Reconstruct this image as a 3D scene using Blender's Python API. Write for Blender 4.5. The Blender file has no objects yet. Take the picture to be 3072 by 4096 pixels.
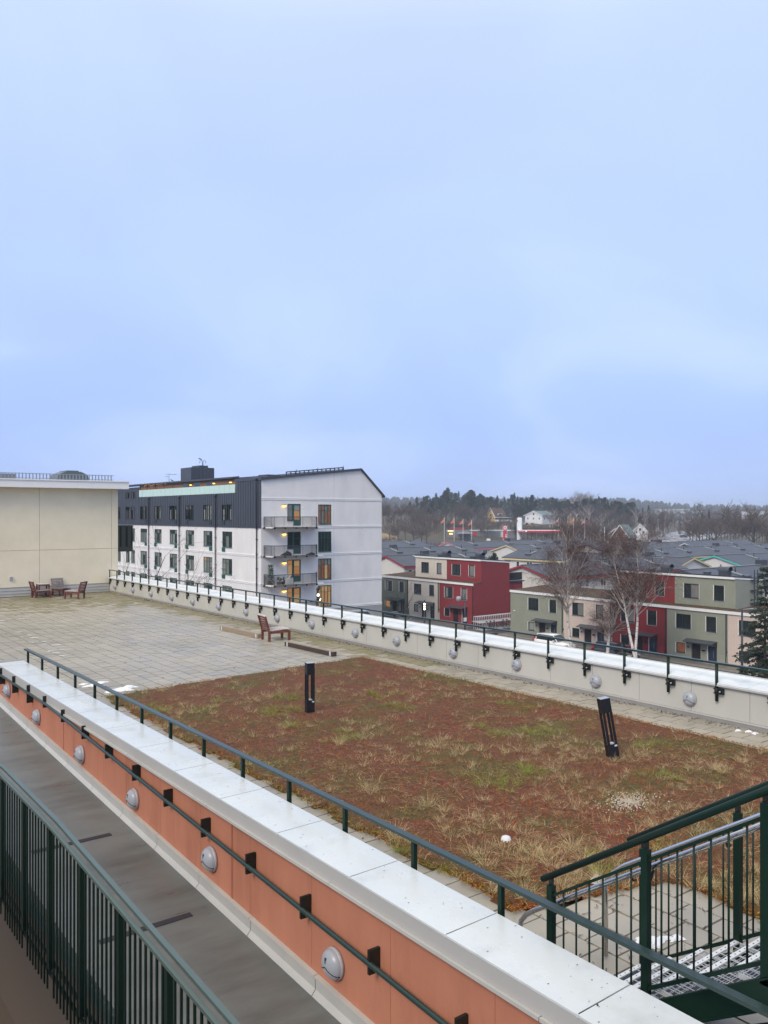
import bpy, math, random
import numpy as np
from mathutils import Vector, Matrix
random.seed(7)
RNG = np.random.default_rng(11)
S = bpy.context.scene
COL = S.collection
R = math.radians

# ------------------------------------------------------------------ camera, light
AZ = R(37.1)                       # the camera looks 37.1 deg clockwise of +Y; walls of the terrace run along Y
SA, CA = math.sin(AZ), math.cos(AZ)
FPX, CX, HY = 3350.0, 1536.0, 2059.0
cam = bpy.data.cameras.new('camera')
cam.sensor_fit = 'HORIZONTAL'; cam.sensor_width = 36.0
cam.lens = 36.0 * FPX / 3072.0
cam.shift_y = 11.0 / 3072.0
cam.clip_start = 0.1; cam.clip_end = 12000
camo = bpy.data.objects.new('camera', cam); COL.objects.link(camo)
camo.location = (0, 0, 0); camo.rotation_euler = (R(90), 0, -AZ)
S.camera = camo

SUN_EL, SUN_ROT = 39.0, 250.0      # sun behind thin overcast, from the left rear
world = bpy.data.worlds.new('World'); S.world = world; world.use_nodes = True
wt = world.node_tree; wt.nodes.clear()
def wn(t, **k):
    n = wt.nodes.new(t)
    for a, b in k.items(): setattr(n, a, b)
    return n
out = wn('ShaderNodeOutputWorld')
sky = wn('ShaderNodeTexSky', sky_type='NISHITA', sun_disc=False)
sky.sun_elevation = R(SUN_EL); sky.sun_rotation = R(SUN_ROT); sky.altitude = 30; sky.dust_density = 1.5
bg_sky = wn('ShaderNodeBackground'); bg_sky.inputs[1].default_value = 0.12
wt.links.new(sky.outputs[0], bg_sky.inputs[0])
tc = wn('ShaderNodeTexCoord')
sep = wn('ShaderNodeSeparateXYZ'); wt.links.new(tc.outputs['Generated'], sep.inputs[0])
def wmath(op, a, b=None, clamp=False):
    n = wn('ShaderNodeMath', operation=op, use_clamp=clamp)
    for i, v in enumerate((a, b)):
        if v is None: continue
        if isinstance(v, (int, float)): n.inputs[i].default_value = v
        else: wt.links.new(v, n.inputs[i])
    return n.outputs[0]
# cloud layer: direction projected on a flat ceiling
den = wmath('ADD', wmath('MAXIMUM', sep.outputs[2], 0.0), 0.42)
comb = wn('ShaderNodeCombineXYZ')
wt.links.new(wmath('DIVIDE', sep.outputs[0], den), comb.inputs[0])
wt.links.new(wmath('DIVIDE', sep.outputs[1], den), comb.inputs[1])
n1 = wn('ShaderNodeTexNoise'); n1.inputs['Scale'].default_value = 1.7; n1.inputs['Detail'].default_value = 5; n1.inputs['Roughness'].default_value = .45
n1.inputs['Distortion'].default_value = .5
wt.links.new(comb.outputs[0], n1.inputs['Vector'])
ramp = wn('ShaderNodeValToRGB')
cr = ramp.color_ramp
cr.elements[0].position = 0.0; cr.elements[0].color = (.35, .475, .83, 1)
cr.elements[1].position = 1.0; cr.elements[1].color = (1.0, .95, .86, 1)
e = cr.elements.new(.10); e.color = (.325, .452, .82, 1)
e = cr.elements.new(.26); e.color = (.405, .53, .84, 1)
e = cr.elements.new(.50); e.color = (.49, .605, .87, 1)
e = cr.elements.new(.70); e.color = (.88, .87, .85, 1)
wt.links.new(wmath('MAXIMUM', sep.outputs[2], 0.0), ramp.inputs[0])
cl = wn('ShaderNodeMapRange'); cl.inputs['From Min'].default_value = .30; cl.inputs['From Max'].default_value = .72
cl.inputs['To Min'].default_value = .92; cl.inputs['To Max'].default_value = 1.09
wt.links.new(n1.outputs[0], cl.inputs[0])
mulc = wn('ShaderNodeMixRGB', blend_type='MULTIPLY'); mulc.inputs[0].default_value = 1
wt.links.new(ramp.outputs[0], mulc.inputs[1]); wt.links.new(cl.outputs[0], mulc.inputs[2])
whit = wn('ShaderNodeMixRGB', blend_type='MIX')
cw = wn('ShaderNodeMapRange'); cw.inputs['From Min'].default_value = .52; cw.inputs['From Max'].default_value = .75
cw.inputs['To Max'].default_value = .38
wt.links.new(n1.outputs[0], cw.inputs[0]); wt.links.new(cw.outputs[0], whit.inputs[0])
wt.links.new(mulc.outputs[0], whit.inputs[1]); whit.inputs[2].default_value = (.62, .68, .87, 1)
bg_cl = wn('ShaderNodeBackground'); bg_cl.inputs[1].default_value = 0.93
wt.links.new(whit.outputs[0], bg_cl.inputs[0])
mixw = wn('ShaderNodeMixShader'); mixw.inputs[0].default_value = 0.9
wt.links.new(bg_sky.outputs[0], mixw.inputs[1]); wt.links.new(bg_cl.outputs[0], mixw.inputs[2])
wt.links.new(mixw.outputs[0], out.inputs[0])
sl = bpy.data.lights.new('sun', 'SUN'); sl.energy = 1.5; sl.angle = R(20); sl.color = (1.0, .89, .73)
slo = bpy.data.objects.new('sun', sl); COL.objects.link(slo)
sd = Vector((math.sin(R(SUN_ROT)) * math.cos(R(SUN_EL)), math.cos(R(SUN_ROT)) * math.cos(R(SUN_EL)), math.sin(R(SUN_EL))))
slo.rotation_euler = sd.to_track_quat('Z', 'Y').to_euler(); slo.location = (-30, -20, 40)
S.view_settings.view_transform = 'Standard'; S.view_settings.look = 'None'
S.view_settings.exposure = 0.57; S.view_settings.gamma = 1.0; S.view_settings.use_curve_mapping = False
S.cycles.volume_bounces = 0

# ------------------------------------------------------------------ materials
MATS = {}
def mat(name, col, rough=.6, var=.12, scale=4.0, metal=0.0, spec=.4, bump=0.0, bscale=30.0, col2=None, mix=(.4, .65),
        stretch=None, coat=0, emit=None, estr=0, rvar=0.0, attr=False, scale2=None, trans=0, sub=0):
    """procedural principled material: two-scale noise in object position drives colour, roughness and relief"""
    if name in MATS: return MATS[name]
    m = bpy.data.materials.new(name); m.use_nodes = True; MATS[name] = m
    nt = m.node_tree; b = nt.nodes['Principled BSDF']
    b.inputs['Roughness'].default_value = rough; b.inputs['Metallic'].default_value = metal
    b.inputs['Specular IOR Level'].default_value = spec
    if coat: b.inputs['Coat Weight'].default_value = coat
    g = nt.nodes.new('ShaderNodeNewGeometry')
    mp = nt.nodes.new('ShaderNodeMapping'); nt.links.new(g.outputs['Position'], mp.inputs[0])
    if stretch: mp.inputs['Scale'].default_value = stretch
    no = nt.nodes.new('ShaderNodeTexNoise'); no.inputs['Scale'].default_value = scale; no.inputs['Detail'].default_value = 6
    no.inputs['Roughness'].default_value = .62
    nt.links.new(mp.outputs[0], no.inputs['Vector'])
    c = (col[0], col[1], col[2], 1)
    if attr:
        at = nt.nodes.new('ShaderNodeVertexColor'); at.layer_name = 'Col'; base = at.outputs[0]
    elif col2 is not None:
        mr = nt.nodes.new('ShaderNodeMapRange'); mr.inputs['From Min'].default_value = mix[0]; mr.inputs['From Max'].default_value = mix[1]
        no2 = nt.nodes.new('ShaderNodeTexNoise'); no2.inputs['Scale'].default_value = scale2 or scale * .35; no2.inputs['Detail'].default_value = 7
        no2.inputs['Roughness'].default_value = .65
        nt.links.new(mp.outputs[0], no2.inputs['Vector']); nt.links.new(no2.outputs[0], mr.inputs[0])
        mx = nt.nodes.new('ShaderNodeMixRGB'); mx.inputs[1].default_value = c; mx.inputs[2].default_value = (col2[0], col2[1], col2[2], 1)
        nt.links.new(mr.outputs[0], mx.inputs[0]); base = mx.outputs[0]
    else:
        rgb = nt.nodes.new('ShaderNodeRGB'); rgb.outputs[0].default_value = c; base = rgb.outputs[0]
    mv = nt.nodes.new('ShaderNodeMapRange'); mv.inputs['From Min'].default_value = .25; mv.inputs['From Max'].default_value = .75
    mv.inputs['To Min'].default_value = 1 - var; mv.inputs['To Max'].default_value = 1 + var
    nt.links.new(no.outputs[0], mv.inputs[0])
    mu = nt.nodes.new('ShaderNodeMixRGB'); mu.blend_type = 'MULTIPLY'; mu.inputs[0].default_value = 1
    nt.links.new(base, mu.inputs[1]); nt.links.new(mv.outputs[0], mu.inputs[2])
    nt.links.new(mu.outputs[0], b.inputs['Base Color'])
    if rvar:
        rr = nt.nodes.new('ShaderNodeMapRange'); rr.inputs['From Min'].default_value = .3; rr.inputs['From Max'].default_value = .7
        rr.inputs['To Min'].default_value = max(.03, rough - rvar); rr.inputs['To Max'].default_value = min(1, rough + rvar)
        nt.links.new(no.outputs[0], rr.inputs[0]); nt.links.new(rr.outputs[0], b.inputs['Roughness'])
    if bump:
        nb = nt.nodes.new('ShaderNodeTexNoise'); nb.inputs['Scale'].default_value = bscale; nb.inputs['Detail'].default_value = 4
        nt.links.new(mp.outputs[0], nb.inputs['Vector'])
        bp = nt.nodes.new('ShaderNodeBump'); bp.inputs['Strength'].default_value = bump; bp.inputs['Distance'].default_value = .01
        nt.links.new(nb.outputs[0], bp.inputs['Height']); nt.links.new(bp.outputs[0], b.inputs['Normal'])
    if emit:
        b.inputs['Emission Color'].default_value = (emit[0], emit[1], emit[2], 1); b.inputs['Emission Strength'].default_value = estr
    if trans: b.inputs['Transmission Weight'].default_value = trans
    return m

M = {}
for nm_, k_ in (('paver', 1.0), ('paver_dark', .92), ('paver_pale', 1.06)):
    M[nm_] = mat('concrete_' + nm_, (.35 * k_, .322 * k_, .268 * k_), .44, .13, 1.7, col2=(.268 * k_, .247 * k_, .20 * k_), mix=(.44, .70), scale2=.22, bump=.2, bscale=60, rvar=.16, spec=.34)
M['paver_base'] = mat('joint_sand', (.035, .03, .024), .9, .3, 8)
M['moss_paver'] = mat('mossy_paver', (.255, .222, .15), .42, .2, 2.5, col2=(.19, .18, .085), mix=(.45, .6), scale2=1.4, bump=.25, bscale=60, rvar=.12)
M['soil'] = mat('sedum_ground', (.11, .042, .020), .95, .45, 9, col2=(.075, .062, .016), mix=(.45, .62), scale2=.9, bump=.8, bscale=45)
M['leaf'] = mat('sedum_leaf', (1, 1, 1), .85, .25, 14, attr=True, spec=.08)
M['orange'] = mat('orange_render', (.455, .19, .12), .85, .10, 3.0, col2=(.335, .135, .088), mix=(.50, .78), scale2=1.6, bump=.35, bscale=70, stretch=(1, 1, .22), spec=.15)
M['grey_clad'] = mat('pale_grey_sheet', (.50, .49, .445), .55, .05, 1.2, bump=.04, bscale=20, col2=(.46, .455, .41), scale2=.8, stretch=(1, 1, .4))
M['grey_flash'] = mat('grey_flashing', (.46, .455, .43), .45, .08, 2)
M['fascia_metal'] = mat('painted_steel_fascia', (.42, .415, .40), .5, .05, 2)
M['coping'] = mat('pale_coping_sheet', (.60, .64, .65), .24, .05, 1.5, col2=(.49, .525, .535), mix=(.54, .8), scale2=2.6, spec=.5, rvar=.08)
M['frost'] = mat('frosted_coping', (.66, .70, .715), .7, .08, 3, col2=(.53, .59, .635), mix=(.55, .72), scale2=1.6, bump=.3, bscale=25)
M['debris'] = mat('dead_moss_debris', (.05, .035, .02), .9, .4, 30)
M['dkgreen'] = mat('dark_green_paint', (.006, .022, .015), .45, .1, 6, spec=.22)
M['rail_green'] = mat('green_grey_rail', (.020, .040, .036), .30, .1, 5, spec=.45)
M['railtop'] = mat('pale_green_rail', (.078, .115, .105), .38, .08, 3, spec=.5)
M['bracket'] = mat('black_bracket', (.012, .014, .012), .5, .15, 10)
M['lamp_grey'] = mat('silver_grey_plastic', (.33, .35, .39), .32, .04, 6, spec=.5)
M['lens'] = mat('frosted_lens', (.40, .40, .43), .35, .04, 6)
M['ramp'] = mat('wet_concrete', (.148, .153, .146), .42, .22, 2.4, col2=(.102, .105, .096), mix=(.45, .7), scale2=.7, stretch=(.45, 1.6, 1), bump=.15, bscale=40, rvar=.18)
M['slab'] = mat('brown_concrete', (.125, .093, .064), .7, .2, .8, col2=(.09, .066, .046), scale2=.4)
M['strip'] = mat('black_grip_tape', (.03, .026, .035), .7, .1, 20)
M['yellow'] = mat('cream_panel_render', (.80, .715, .54), .75, .05, .9, col2=(.735, .655, .49), scale2=.5, bump=.06, bscale=50)
M['joint'] = mat('joint_mastic', (.36, .32, .24), .8, .1, 5)
M['white'] = mat('white_plaster', (.77, .755, .745), .8, .05, .9, col2=(.67, .655, .65), mix=(.5, .75), scale2=.4, bump=.08, bscale=25, stretch=(1, 1, .35))
M['white_trim'] = mat('white_painted_trim', (.80, .80, .79), .5, .04, 3)
M['grey_plinth'] = mat('grey_plinth_render', (.36, .355, .35), .8, .06, .6)
M['seam'] = mat('dark_blue_grey_sheet', (.050, .058, .075), .38, .14, .7, spec=.5, rvar=.08)
M['pipe'] = mat('dark_downpipe', (.035, .037, .05), .4, .1, 3)
M['roof'] = mat('dark_roof_felt', (.056, .063, .079), .5, .18, .6, col2=(.044, .050, .063), scale2=.25)
M['roof_metal'] = mat('dull_roof_metal', (.24, .255, .27), .5, .1, 2)
M['moss_roof'] = mat('brown_sedum_roof', (.085, .05, .03), .95, .35, 1.5, col2=(.06, .05, .025), scale2=.5)
M['red'] = mat('red_render', (.235, .034, .040), .7, .07, .8)
M['red_wood'] = mat('red_boarding', (.235, .032, .036), .65, .14, 2, stretch=(3, 3, .3))
M['green_r'] = mat('sage_green_boarding', (.285, .30, .245), .7, .08, 1)
M['green_l'] = mat('grey_green_render', (.15, .17, .14), .75, .07, 1)
M['beige'] = mat('beige_render', (.62, .565, .49), .75, .06, 1)
M['pink_wood'] = mat('pale_pink_boarding', (.60, .50, .44), .7, .06, 1)
M['brick'] = mat('white_painted_brick', (.62, .60, .57), .8, .08, 3, bump=.5, bscale=8)
M['trim_red'] = mat('red_trim', (.36, .03, .05), .5, .06, 3)
M['trim_pink'] = mat('pink_trim', (.62, .22, .30), .5, .06, 3)
M['trim_yel'] = mat('pale_yellow_trim', (.66, .55, .30), .5, .06, 3)
M['trim_turq'] = mat('turquoise_trim', (.10, .48, .42), .5, .06, 3)
M['frame_green'] = mat('green_window_frame', (.008, .085, .062), .4, .06, 5)
M['frame_dark'] = mat('dark_window_frame', (.018, .03, .035), .4, .06, 5)
M['navy'] = mat('navy_door', (.020, .035, .060), .4, .06, 5)
M['wood_door'] = mat('dark_slat_screen', (.035, .030, .033), .6, .2, 6)
M['glass'] = mat('window_glass', (.020, .028, .030), .06, .2, 2, spec=.5)
M['curtain'] = mat('curtained_glass', (.19, .19, .18), .14, .45, 5, stretch=(6, 6, .15), spec=.5)
M['blind'] = mat('blind_behind_glass', (.25, .27, .25), .15, .3, 3, stretch=(5, 5, .2), spec=.5)
M['lit'] = mat('lit_window', (.17, .085, .04), .12, .75, 1.3, emit=(1.0, .46, .16), estr=.19, spec=.5)
M['lit2'] = mat('lit_window_pale', (.20, .14, .07), .12, .7, 1.1, emit=(1.0, .60, .26), estr=.19, spec=.5)
M['lit3'] = mat('lit_window_red', (.16, .06, .035), .12, .5, 2.5, emit=(1.0, .40, .20), estr=.055, spec=.5)
M['lampglow'] = mat('lit_lamp', (.9, .6, .2), .4, 0, 1, emit=(1.0, .62, .12), estr=2.2)
M['headglow'] = mat('lit_spot', (1, .9, .7), .4, 0, 1, emit=(1.0, .88, .66), estr=3.0)
M['orangeglow'] = mat('orange_light', (.9, .4, .1), .4, 0, 1, emit=(1.0, .45, .1), estr=2.0)
M['glassrail'] = mat('frosted_glass_balustrade', (.56, .75, .69), .25, .05, .6, spec=.5)
M['woodclad'] = mat('brown_wood_cladding', (.22, .12, .075), .7, .2, 3, stretch=(4, 4, .3))
M['wood'] = mat('red_brown_hardwood', (.145, .045, .035), .6, .3, 9)
M['wood_bleach'] = mat('bleached_hardwood', (.52, .47, .46), .75, .2, 16, col2=(.20, .085, .07), mix=(.60, .78), scale2=9)
M['wood_grey'] = mat('weathered_grey_wood', (.24, .215, .225), .8, .3, 14, col2=(.15, .09, .085), mix=(.5, .66), scale2=7)
M['timber'] = mat('sawn_timber', (.27, .215, .155), .8, .2, 8, stretch=(6, .6, 6))
M['timber_dark'] = mat('dark_wet_timber', (.055, .04, .036), .6, .25, 8, stretch=(6, .6, 6))
M['steel'] = mat('galvanised_steel', (.62, .65, .68), .42, .12, 12, metal=.35)
M['hood_grey'] = mat('grey_green_hood', (.14, .17, .165), .5, .1, 3)
M['nosing'] = mat('zinc_nosing', (.70, .73, .76), .5, .08, 15, metal=.15)
M['stainless'] = mat('stainless_steel', (.66, .64, .61), .22, .05, 5, metal=.95)
M['black_met'] = mat('black_powder_coat', (.010, .011, .016), .42, .1, 8)
M['sticker'] = mat('pale_sticker', (.55, .56, .58), .5, .1, 30)
M['white_pl'] = mat('white_plastic', (.66, .66, .67), .4, .04, 10)
M['snow'] = mat('old_snow', (.76, .78, .81), .75, .06, 20, bump=.4, bscale=30)
M['gravel'] = mat('pale_gravel', (.62, .56, .47), .8, .25, 60)
M['asphalt'] = mat('wet_asphalt', (.050, .050, .052), .5, .2, .8, rvar=.15)
M['kerb'] = mat('kerb_stone', (.26, .25, .24), .7, .15, 3)
M['pave'] = mat('street_paving', (.16, .145, .125), .7, .2, 1.2)
M['ground'] = mat('winter_ground', (.095, .075, .048), .95, .3, .05, col2=(.06, .058, .04), scale2=.02, bump=.3, bscale=2)
M['road_snow'] = mat('slushy_road', (.20, .20, .22), .7, .2, .05, col2=(.50, .53, .57), mix=(.48, .66), scale2=.035)
M['bark_birch'] = mat('birch_bark', (.60, .57, .53), .8, .2, 9, col2=(.035, .03, .028), mix=(.56, .63), scale2=3.0, stretch=(1, 1, 2.6))
M['twig_birch'] = mat('birch_twig', (.105, .058, .050), .8, .2, 5)
M['limb_birch'] = mat('pale_birch_limb', (.52, .47, .43), .8, .3, 6)
M['bark'] = mat('grey_brown_bark', (.105, .085, .072), .9, .25, 3)
M['twig'] = mat('bare_twig', (.115, .085, .075), .9, .2, 2)
M['twig_grey'] = mat('bare_grey_twig', (.17, .14, .14), .9, .2, 2)
M['pine_bark'] = mat('pine_bark', (.13, .07, .05), .9, .25, 1)
M['pine'] = mat('pine_needles', (.016, .030, .022), .9, .5, .5, col2=(.026, .040, .020), scale2=.25)
M['spruce'] = mat('spruce_needles', (.018, .032, .020), .8, .5, 3, col2=(.05, .055, .022), mix=(.55, .75), scale2=1.6)
M['farwood'] = mat('far_woodland', (.030, .040, .038), .9, .4, .06, col2=(.075, .062, .055), scale2=.02)
M['car_white'] = mat('white_car_paint', (.78, .79, .80), .2, .02, 3, coat=.5)
M['car_black'] = mat('black_car_paint', (.012, .012, .015), .18, .05, 3, coat=.5)
M['car_silver'] = mat('silver_car_paint', (.42, .45, .48), .25, .03, 3, metal=.4, coat=.4)
M['tyre'] = mat('tyre_rubber', (.015, .015, .016), .8, .1, 10)
M['rim'] = mat('alloy_rim', (.45, .46, .48), .3, .05, 10, metal=.7)
M['taillight'] = mat('red_tail_lamp', (.45, .012, .018), .25, .05, 8)
M['headlight'] = mat('clear_head_lamp', (.5, .5, .5), .15, .05, 8)
M['blackprint'] = mat('black_lettering', (.02, .02, .025), .5, 0, 1)
M['whiteprint'] = mat('white_lettering', (.85, .85, .86), .5, 0, 1)
M['sign_red'] = mat('red_sign', (.50, .02, .05), .4, .04, 1)
M['sign_orange'] = mat('orange_sign', (.72, .22, .05), .4, .06, 1)
M['flag_orange'] = mat('orange_flag', (.60, .19, .10), .7, .05, 1)
M['flag_red'] = mat('red_flag', (.55, .03, .06), .7, .05, 1)
M['yel_house'] = mat('yellow_boarding', (.50, .34, .11), .7, .08, .5)
M['white_house'] = mat('white_boarding', (.72, .73, .74), .7, .05, .5)
M['brown_house'] = mat('brown_boarding', (.13, .065, .045), .8, .1, .5)
M['brown_roof'] = mat('brown_tile_roof', (.10, .065, .05), .8, .15, .6)
M['green_roof'] = mat('pale_green_sheet_roof', (.12, .165, .15), .5, .08, .4)
M['grey_hall'] = mat('grey_hall_sheet', (.17, .175, .19), .6, .08, .2)
M['pale_hall'] = mat('pale_hall_sheet', (.50, .55, .56), .6, .08, .05)
M['blue'] = mat('blue_board', (.03, .16, .55), .5, .05, 1)
M['bird'] = mat('dark_feathers', (.02, .02, .022), .7, .2, 20)
M['plantgreen'] = mat('green_leaves', (.03, .085, .055), .7, .35, 8)
M['terracotta'] = mat('pot_clay', (.16, .12, .085), .8, .15, 6)
M['bikepaint'] = mat('bicycle_paint', (.03, .03, .035), .35, .1, 6)
M['perforated'] = mat('dark_perforated_sheet', (.05, .053, .04), .6, .2, 30)
M['bag'] = mat('black_tarpaulin', (.012, .012, .014), .5, .2, 8)

# ------------------------------------------------------------------ mesh builder
class MB:
    def __init__(self): self.v = []; self.f = []; self.sm = []
    def quad(self, *p):
        n = len(self.v); self.v += [tuple(q) for q in p]; self.f.append(tuple(range(n, n + len(p)))); self.sm.append(False)
    def hexa(self, p, smooth=False):
        n = len(self.v); self.v += [tuple(q) for q in p]
        for a in ((0, 3, 2, 1), (4, 5, 6, 7), (0, 1, 5, 4), (1, 2, 6, 5), (2, 3, 7, 6), (3, 0, 4, 7)):
            self.f.append(tuple(n + i for i in a)); self.sm.append(smooth)
    def box(self, x0, y0, z0, x1, y1, z1):
        if x0 > x1: x0, x1 = x1, x0
        if y0 > y1: y0, y1 = y1, y0
        if z0 > z1: z0, z1 = z1, z0
        self.hexa([(x0, y0, z0), (x1, y0, z0), (x1, y1, z0), (x0, y1, z0), (x0, y0, z1), (x1, y0, z1), (x1, y1, z1), (x0, y1, z1)])
    def bar(self, p0, p1, w, h, up=(0, 0, 1)):
        """rectangular bar between two points, w across, h along 'up'"""
        p0, p1 = Vector(p0), Vector(p1); d = (p1 - p0).normalized(); u = Vector(up)
        s = d.cross(u)
        if s.length < 1e-4: s = d.cross(Vector((0, 1, 0)))
        s.normalize(); u = s.cross(d).normalized()
        s *= w / 2; u *= h / 2
        self.hexa([p0 - s - u, p0 + s - u, p0 + s + u, p0 - s + u, p1 - s - u, p1 + s - u, p1 + s + u, p1 - s + u])
    def tube(self, pts, rad, n=8, cap=True, smooth=True):
        """swept tube through points; rad is a number or one per point"""
        pts = [Vector(p) for p in pts]
        if not isinstance(rad, (list, tuple)): rad = [rad] * len(pts)
        base = len(self.v); prev = None
        for i, p in enumerate(pts):
            a = pts[max(i - 1, 0)]; b = pts[min(i + 1, len(pts) - 1)]
            d = (b - a)
            d = d.normalized() if d.length > 1e-9 else Vector((0, 0, 1))
            if prev is None:
                s = d.orthogonal().normalized()
            else:
                s = prev - d * prev.dot(d)
                s = s.normalized() if s.length > 1e-6 else d.orthogonal().normalized()
            prev = s; t = d.cross(s)
            for k in range(n):
                an = 2 * math.pi * k / n
                self.v.append(tuple(p + (s * math.cos(an) + t * math.sin(an)) * rad[i]))
        for i in range(len(pts) - 1):
            for k in range(n):
                a = base + i * n + k; b = base + i * n + (k + 1) % n
                self.f.append((a, b, b + n, a + n)); self.sm.append(smooth)
        if cap and n > 2:
            self.f.append(tuple(base + k for k in range(n))[::-1]); self.sm.append(False)
            e = base + (len(pts) - 1) * n
            self.f.append(tuple(e + k for k in range(n))); self.sm.append(False)
    def lathe(self, prof, axis_o, axis, n=16, a0=0.0, a1=2 * math.pi, ref=None):
        """profile [(radius, height)] turned about an axis"""
        o = Vector(axis_o); ax = Vector(axis).normalized()
        s = Vector(ref).normalized() if ref else ax.orthogonal().normalized(); t = ax.cross(s)
        full = abs(a1 - a0 - 2 * math.pi) < 1e-6
        m = n if full else n + 1
        base = len(self.v)
        for r, hgt in prof:
            for k in range(m):
                an = a0 + (a1 - a0) * k / n
                self.v.append(tuple(o + ax * hgt + (s * math.cos(an) + t * math.sin(an)) * r))
        for i in range(len(prof) - 1):
            for k in range(n):
                k2 = (k + 1) % m
                a = base + i * m + k; b = base + i * m + k2
                self.f.append((a, b, b + m, a + m)); self.sm.append(True)
    def prism(self, poly, fn, w0, w1):
        """polygon (u,v) list extruded between w0 and w1 through mapping fn(u,v,w)"""
        n = len(self.v); k = len(poly)
        self.v += [tuple(fn(u, v, w0)) for u, v in poly] + [tuple(fn(u, v, w1)) for u, v in poly]
        self.f.append(tuple(range(n, n + k))); self.sm.append(False)
        self.f.append(tuple(range(n + 2 * k - 1, n + k - 1, -1))); self.sm.append(False)
        for i in range(k):
            j = (i + 1) % k
            self.f.append((n + i, n + k + i, n + k + j, n + j)); self.sm.append(False)
    def mesh(self, name, off=(0, 0, 0)):
        me = bpy.data.meshes.new(name)
        ox, oy, oz = off
        me.from_pydata([(x - ox, y - oy, z - oz) for x, y, z in self.v], [], self.f)
        me.polygons.foreach_set('use_smooth', self.sm)
        me.update()
        return me
    def build(self, name, m, parent=None, world=True, fix=True):
        off = (0, 0, 0)
        if parent is not None and world:
            p = parent
            while p is not None:
                off = tuple(off[i] + p.location[i] for i in range(3)); p = p.parent
        me = self.mesh(name, off); me.materials.append(m)
        if fix and len(self.f) < 4000:
            import bmesh
            bm = bmesh.new(); bm.from_mesh(me); bmesh.ops.recalc_face_normals(bm, faces=bm.faces); bm.to_mesh(me); bm.free()
        o = bpy.data.objects.new(name, me); COL.objects.link(o); o.parent = parent
        return o
def tag(o, label=None, cat=None, group=None, kind=None):
    if label: o['label'] = label
    if cat: o['category'] = cat
    if group: o['group'] = group
    if kind: o['kind'] = kind
    return o
def thing(name, label, cat, loc=(0, 0, 0), rz=0.0, group=None):
    o = bpy.data.objects.new(name, None); COL.objects.link(o)
    o.empty_display_size = .2
    o.location = loc; o.rotation_euler = (0, 0, rz)
    return tag(o, label, cat, group)
def copy_tree(o, parent=None):
    c = o.copy(); COL.objects.link(c); c.parent = parent
    for ch in list(o.children): copy_tree(ch, c)
    return c
def boxobj(name, m, parent, *b):
    mb = MB(); mb.box(*b); return mb.build(name, m, parent)
def ground_at(px, py, z):
    """world point on the level z seen at photo pixel (px, py)"""
    r = (px - CX) / FPX; F = -z * FPX / (py - HY)
    return (SA + r * CA) * F, (CA - r * SA) * F
def at(px, F):
    """world X, Y at photo column px and F metres ahead of the camera"""
    r = (px - CX) / FPX
    return (SA + r * CA) * F, (CA - r * SA) * F
def fwd(X, Y): return X * SA + Y * CA
def col_of(X, Y):
    F = X * SA + Y * CA
    return CX + FPX * (X * CA - Y * SA) / F if F > 1 else (-9999 if X < 0 else 9999)

GZ = -14.0      # street level
TZ = -3.9       # roof terrace level
CZ = -3.15      # top of both parapets
ONES = ['', 'first', 'second', 'third', 'fourth', 'fifth', 'sixth', 'seventh', 'eighth', 'ninth', 'tenth', 'eleventh', 'twelfth', 'thirteenth', 'fourteenth', 'fifteenth', 'sixteenth', 'seventeenth', 'eighteenth', 'nineteenth']
TENS = {2: ('twentieth', 'twenty'), 3: ('thirtieth', 'thirty'), 4: ('fortieth', 'forty'), 5: ('fiftieth', 'fifty'), 6: ('sixtieth', 'sixty'), 7: ('seventieth', 'seventy'), 8: ('eightieth', 'eighty'), 9: ('ninetieth', 'ninety')}
def ordn(n): return ONES[n] if n < 20 else (TENS[n // 10][0] if n % 10 == 0 else TENS[n // 10][1] + ' ' + ONES[n % 10])
ORD = ['first', 'second', 'third', 'fourth', 'fifth', 'sixth', 'seventh', 'eighth', 'ninth', 'tenth', 'eleventh', 'twelfth',
       'thirteenth', 'fourteenth', 'fifteenth', 'sixteenth', 'seventeenth', 'eighteenth']

# ------------------------------------------------------------------ terrain
def sm(a, b, x):
    t = min(1, max(0, (x - a) / (b - a))); return t * t * (3 - 2 * t)
def terr(X, Y):
    F = fwd(X, Y); z = GZ
    if F > 150:
        px = col_of(X, Y)
        lat = 1 - sm(2420, 2720, px)
        f0 = 300 + 60 * sm(1600, 1900, px) + 60 * sm(1900, 2400, px)
        z += lat * (9.5 * sm(f0, f0 + 150, F) + 5 * sm(f0 + 170, f0 + 330, F))
        z += (1 - lat) * 5 * sm(700, 1200, F)
        z += 20 * sm(1150, 1650, F) * (1 - .35 * sm(2600, 3100, px) + .05 * math.sin(px * .013))
    return z - .02
mb = MB()
xs = [-2600, -1500, -700, -300, -120, -40] + list(range(0, 640, 20)) + list(range(640, 1700, 60)) + [1800, 2000, 2300, 2700]
ys = [-2200, -1000, -400, -120, -40] + list(range(0, 640, 20)) + list(range(640, 1900, 60)) + [2000, 2200, 2500, 2900]
nx, ny = len(xs), len(ys)
for y in ys:
    for x in xs: mb.v.append((x, y, terr(x, y)))
for j in range(ny - 1):
    for i in range(nx - 1):
        mb.f.append((j * nx + i, j * nx + i + 1, (j + 1) * nx + i + 1, (j + 1) * nx + i)); mb.sm.append(True)
tag(mb.build('ground', M['ground']), kind='structure')
def sheet(name, m, x0, y0, x1, y1, z):
    mb = MB(); mb.quad((x0, y0, z), (x1, y0, z), (x1, y1, z), (x0, y1, z)); return tag(mb.build(name, m), kind='structure')
sheet('street', M['asphalt'], 62.5, -60, 69.6, 110, GZ + .004)
sheet('street', M['asphalt'], 69.6, 69.95, 96, 76.1, GZ + .004)
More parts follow.
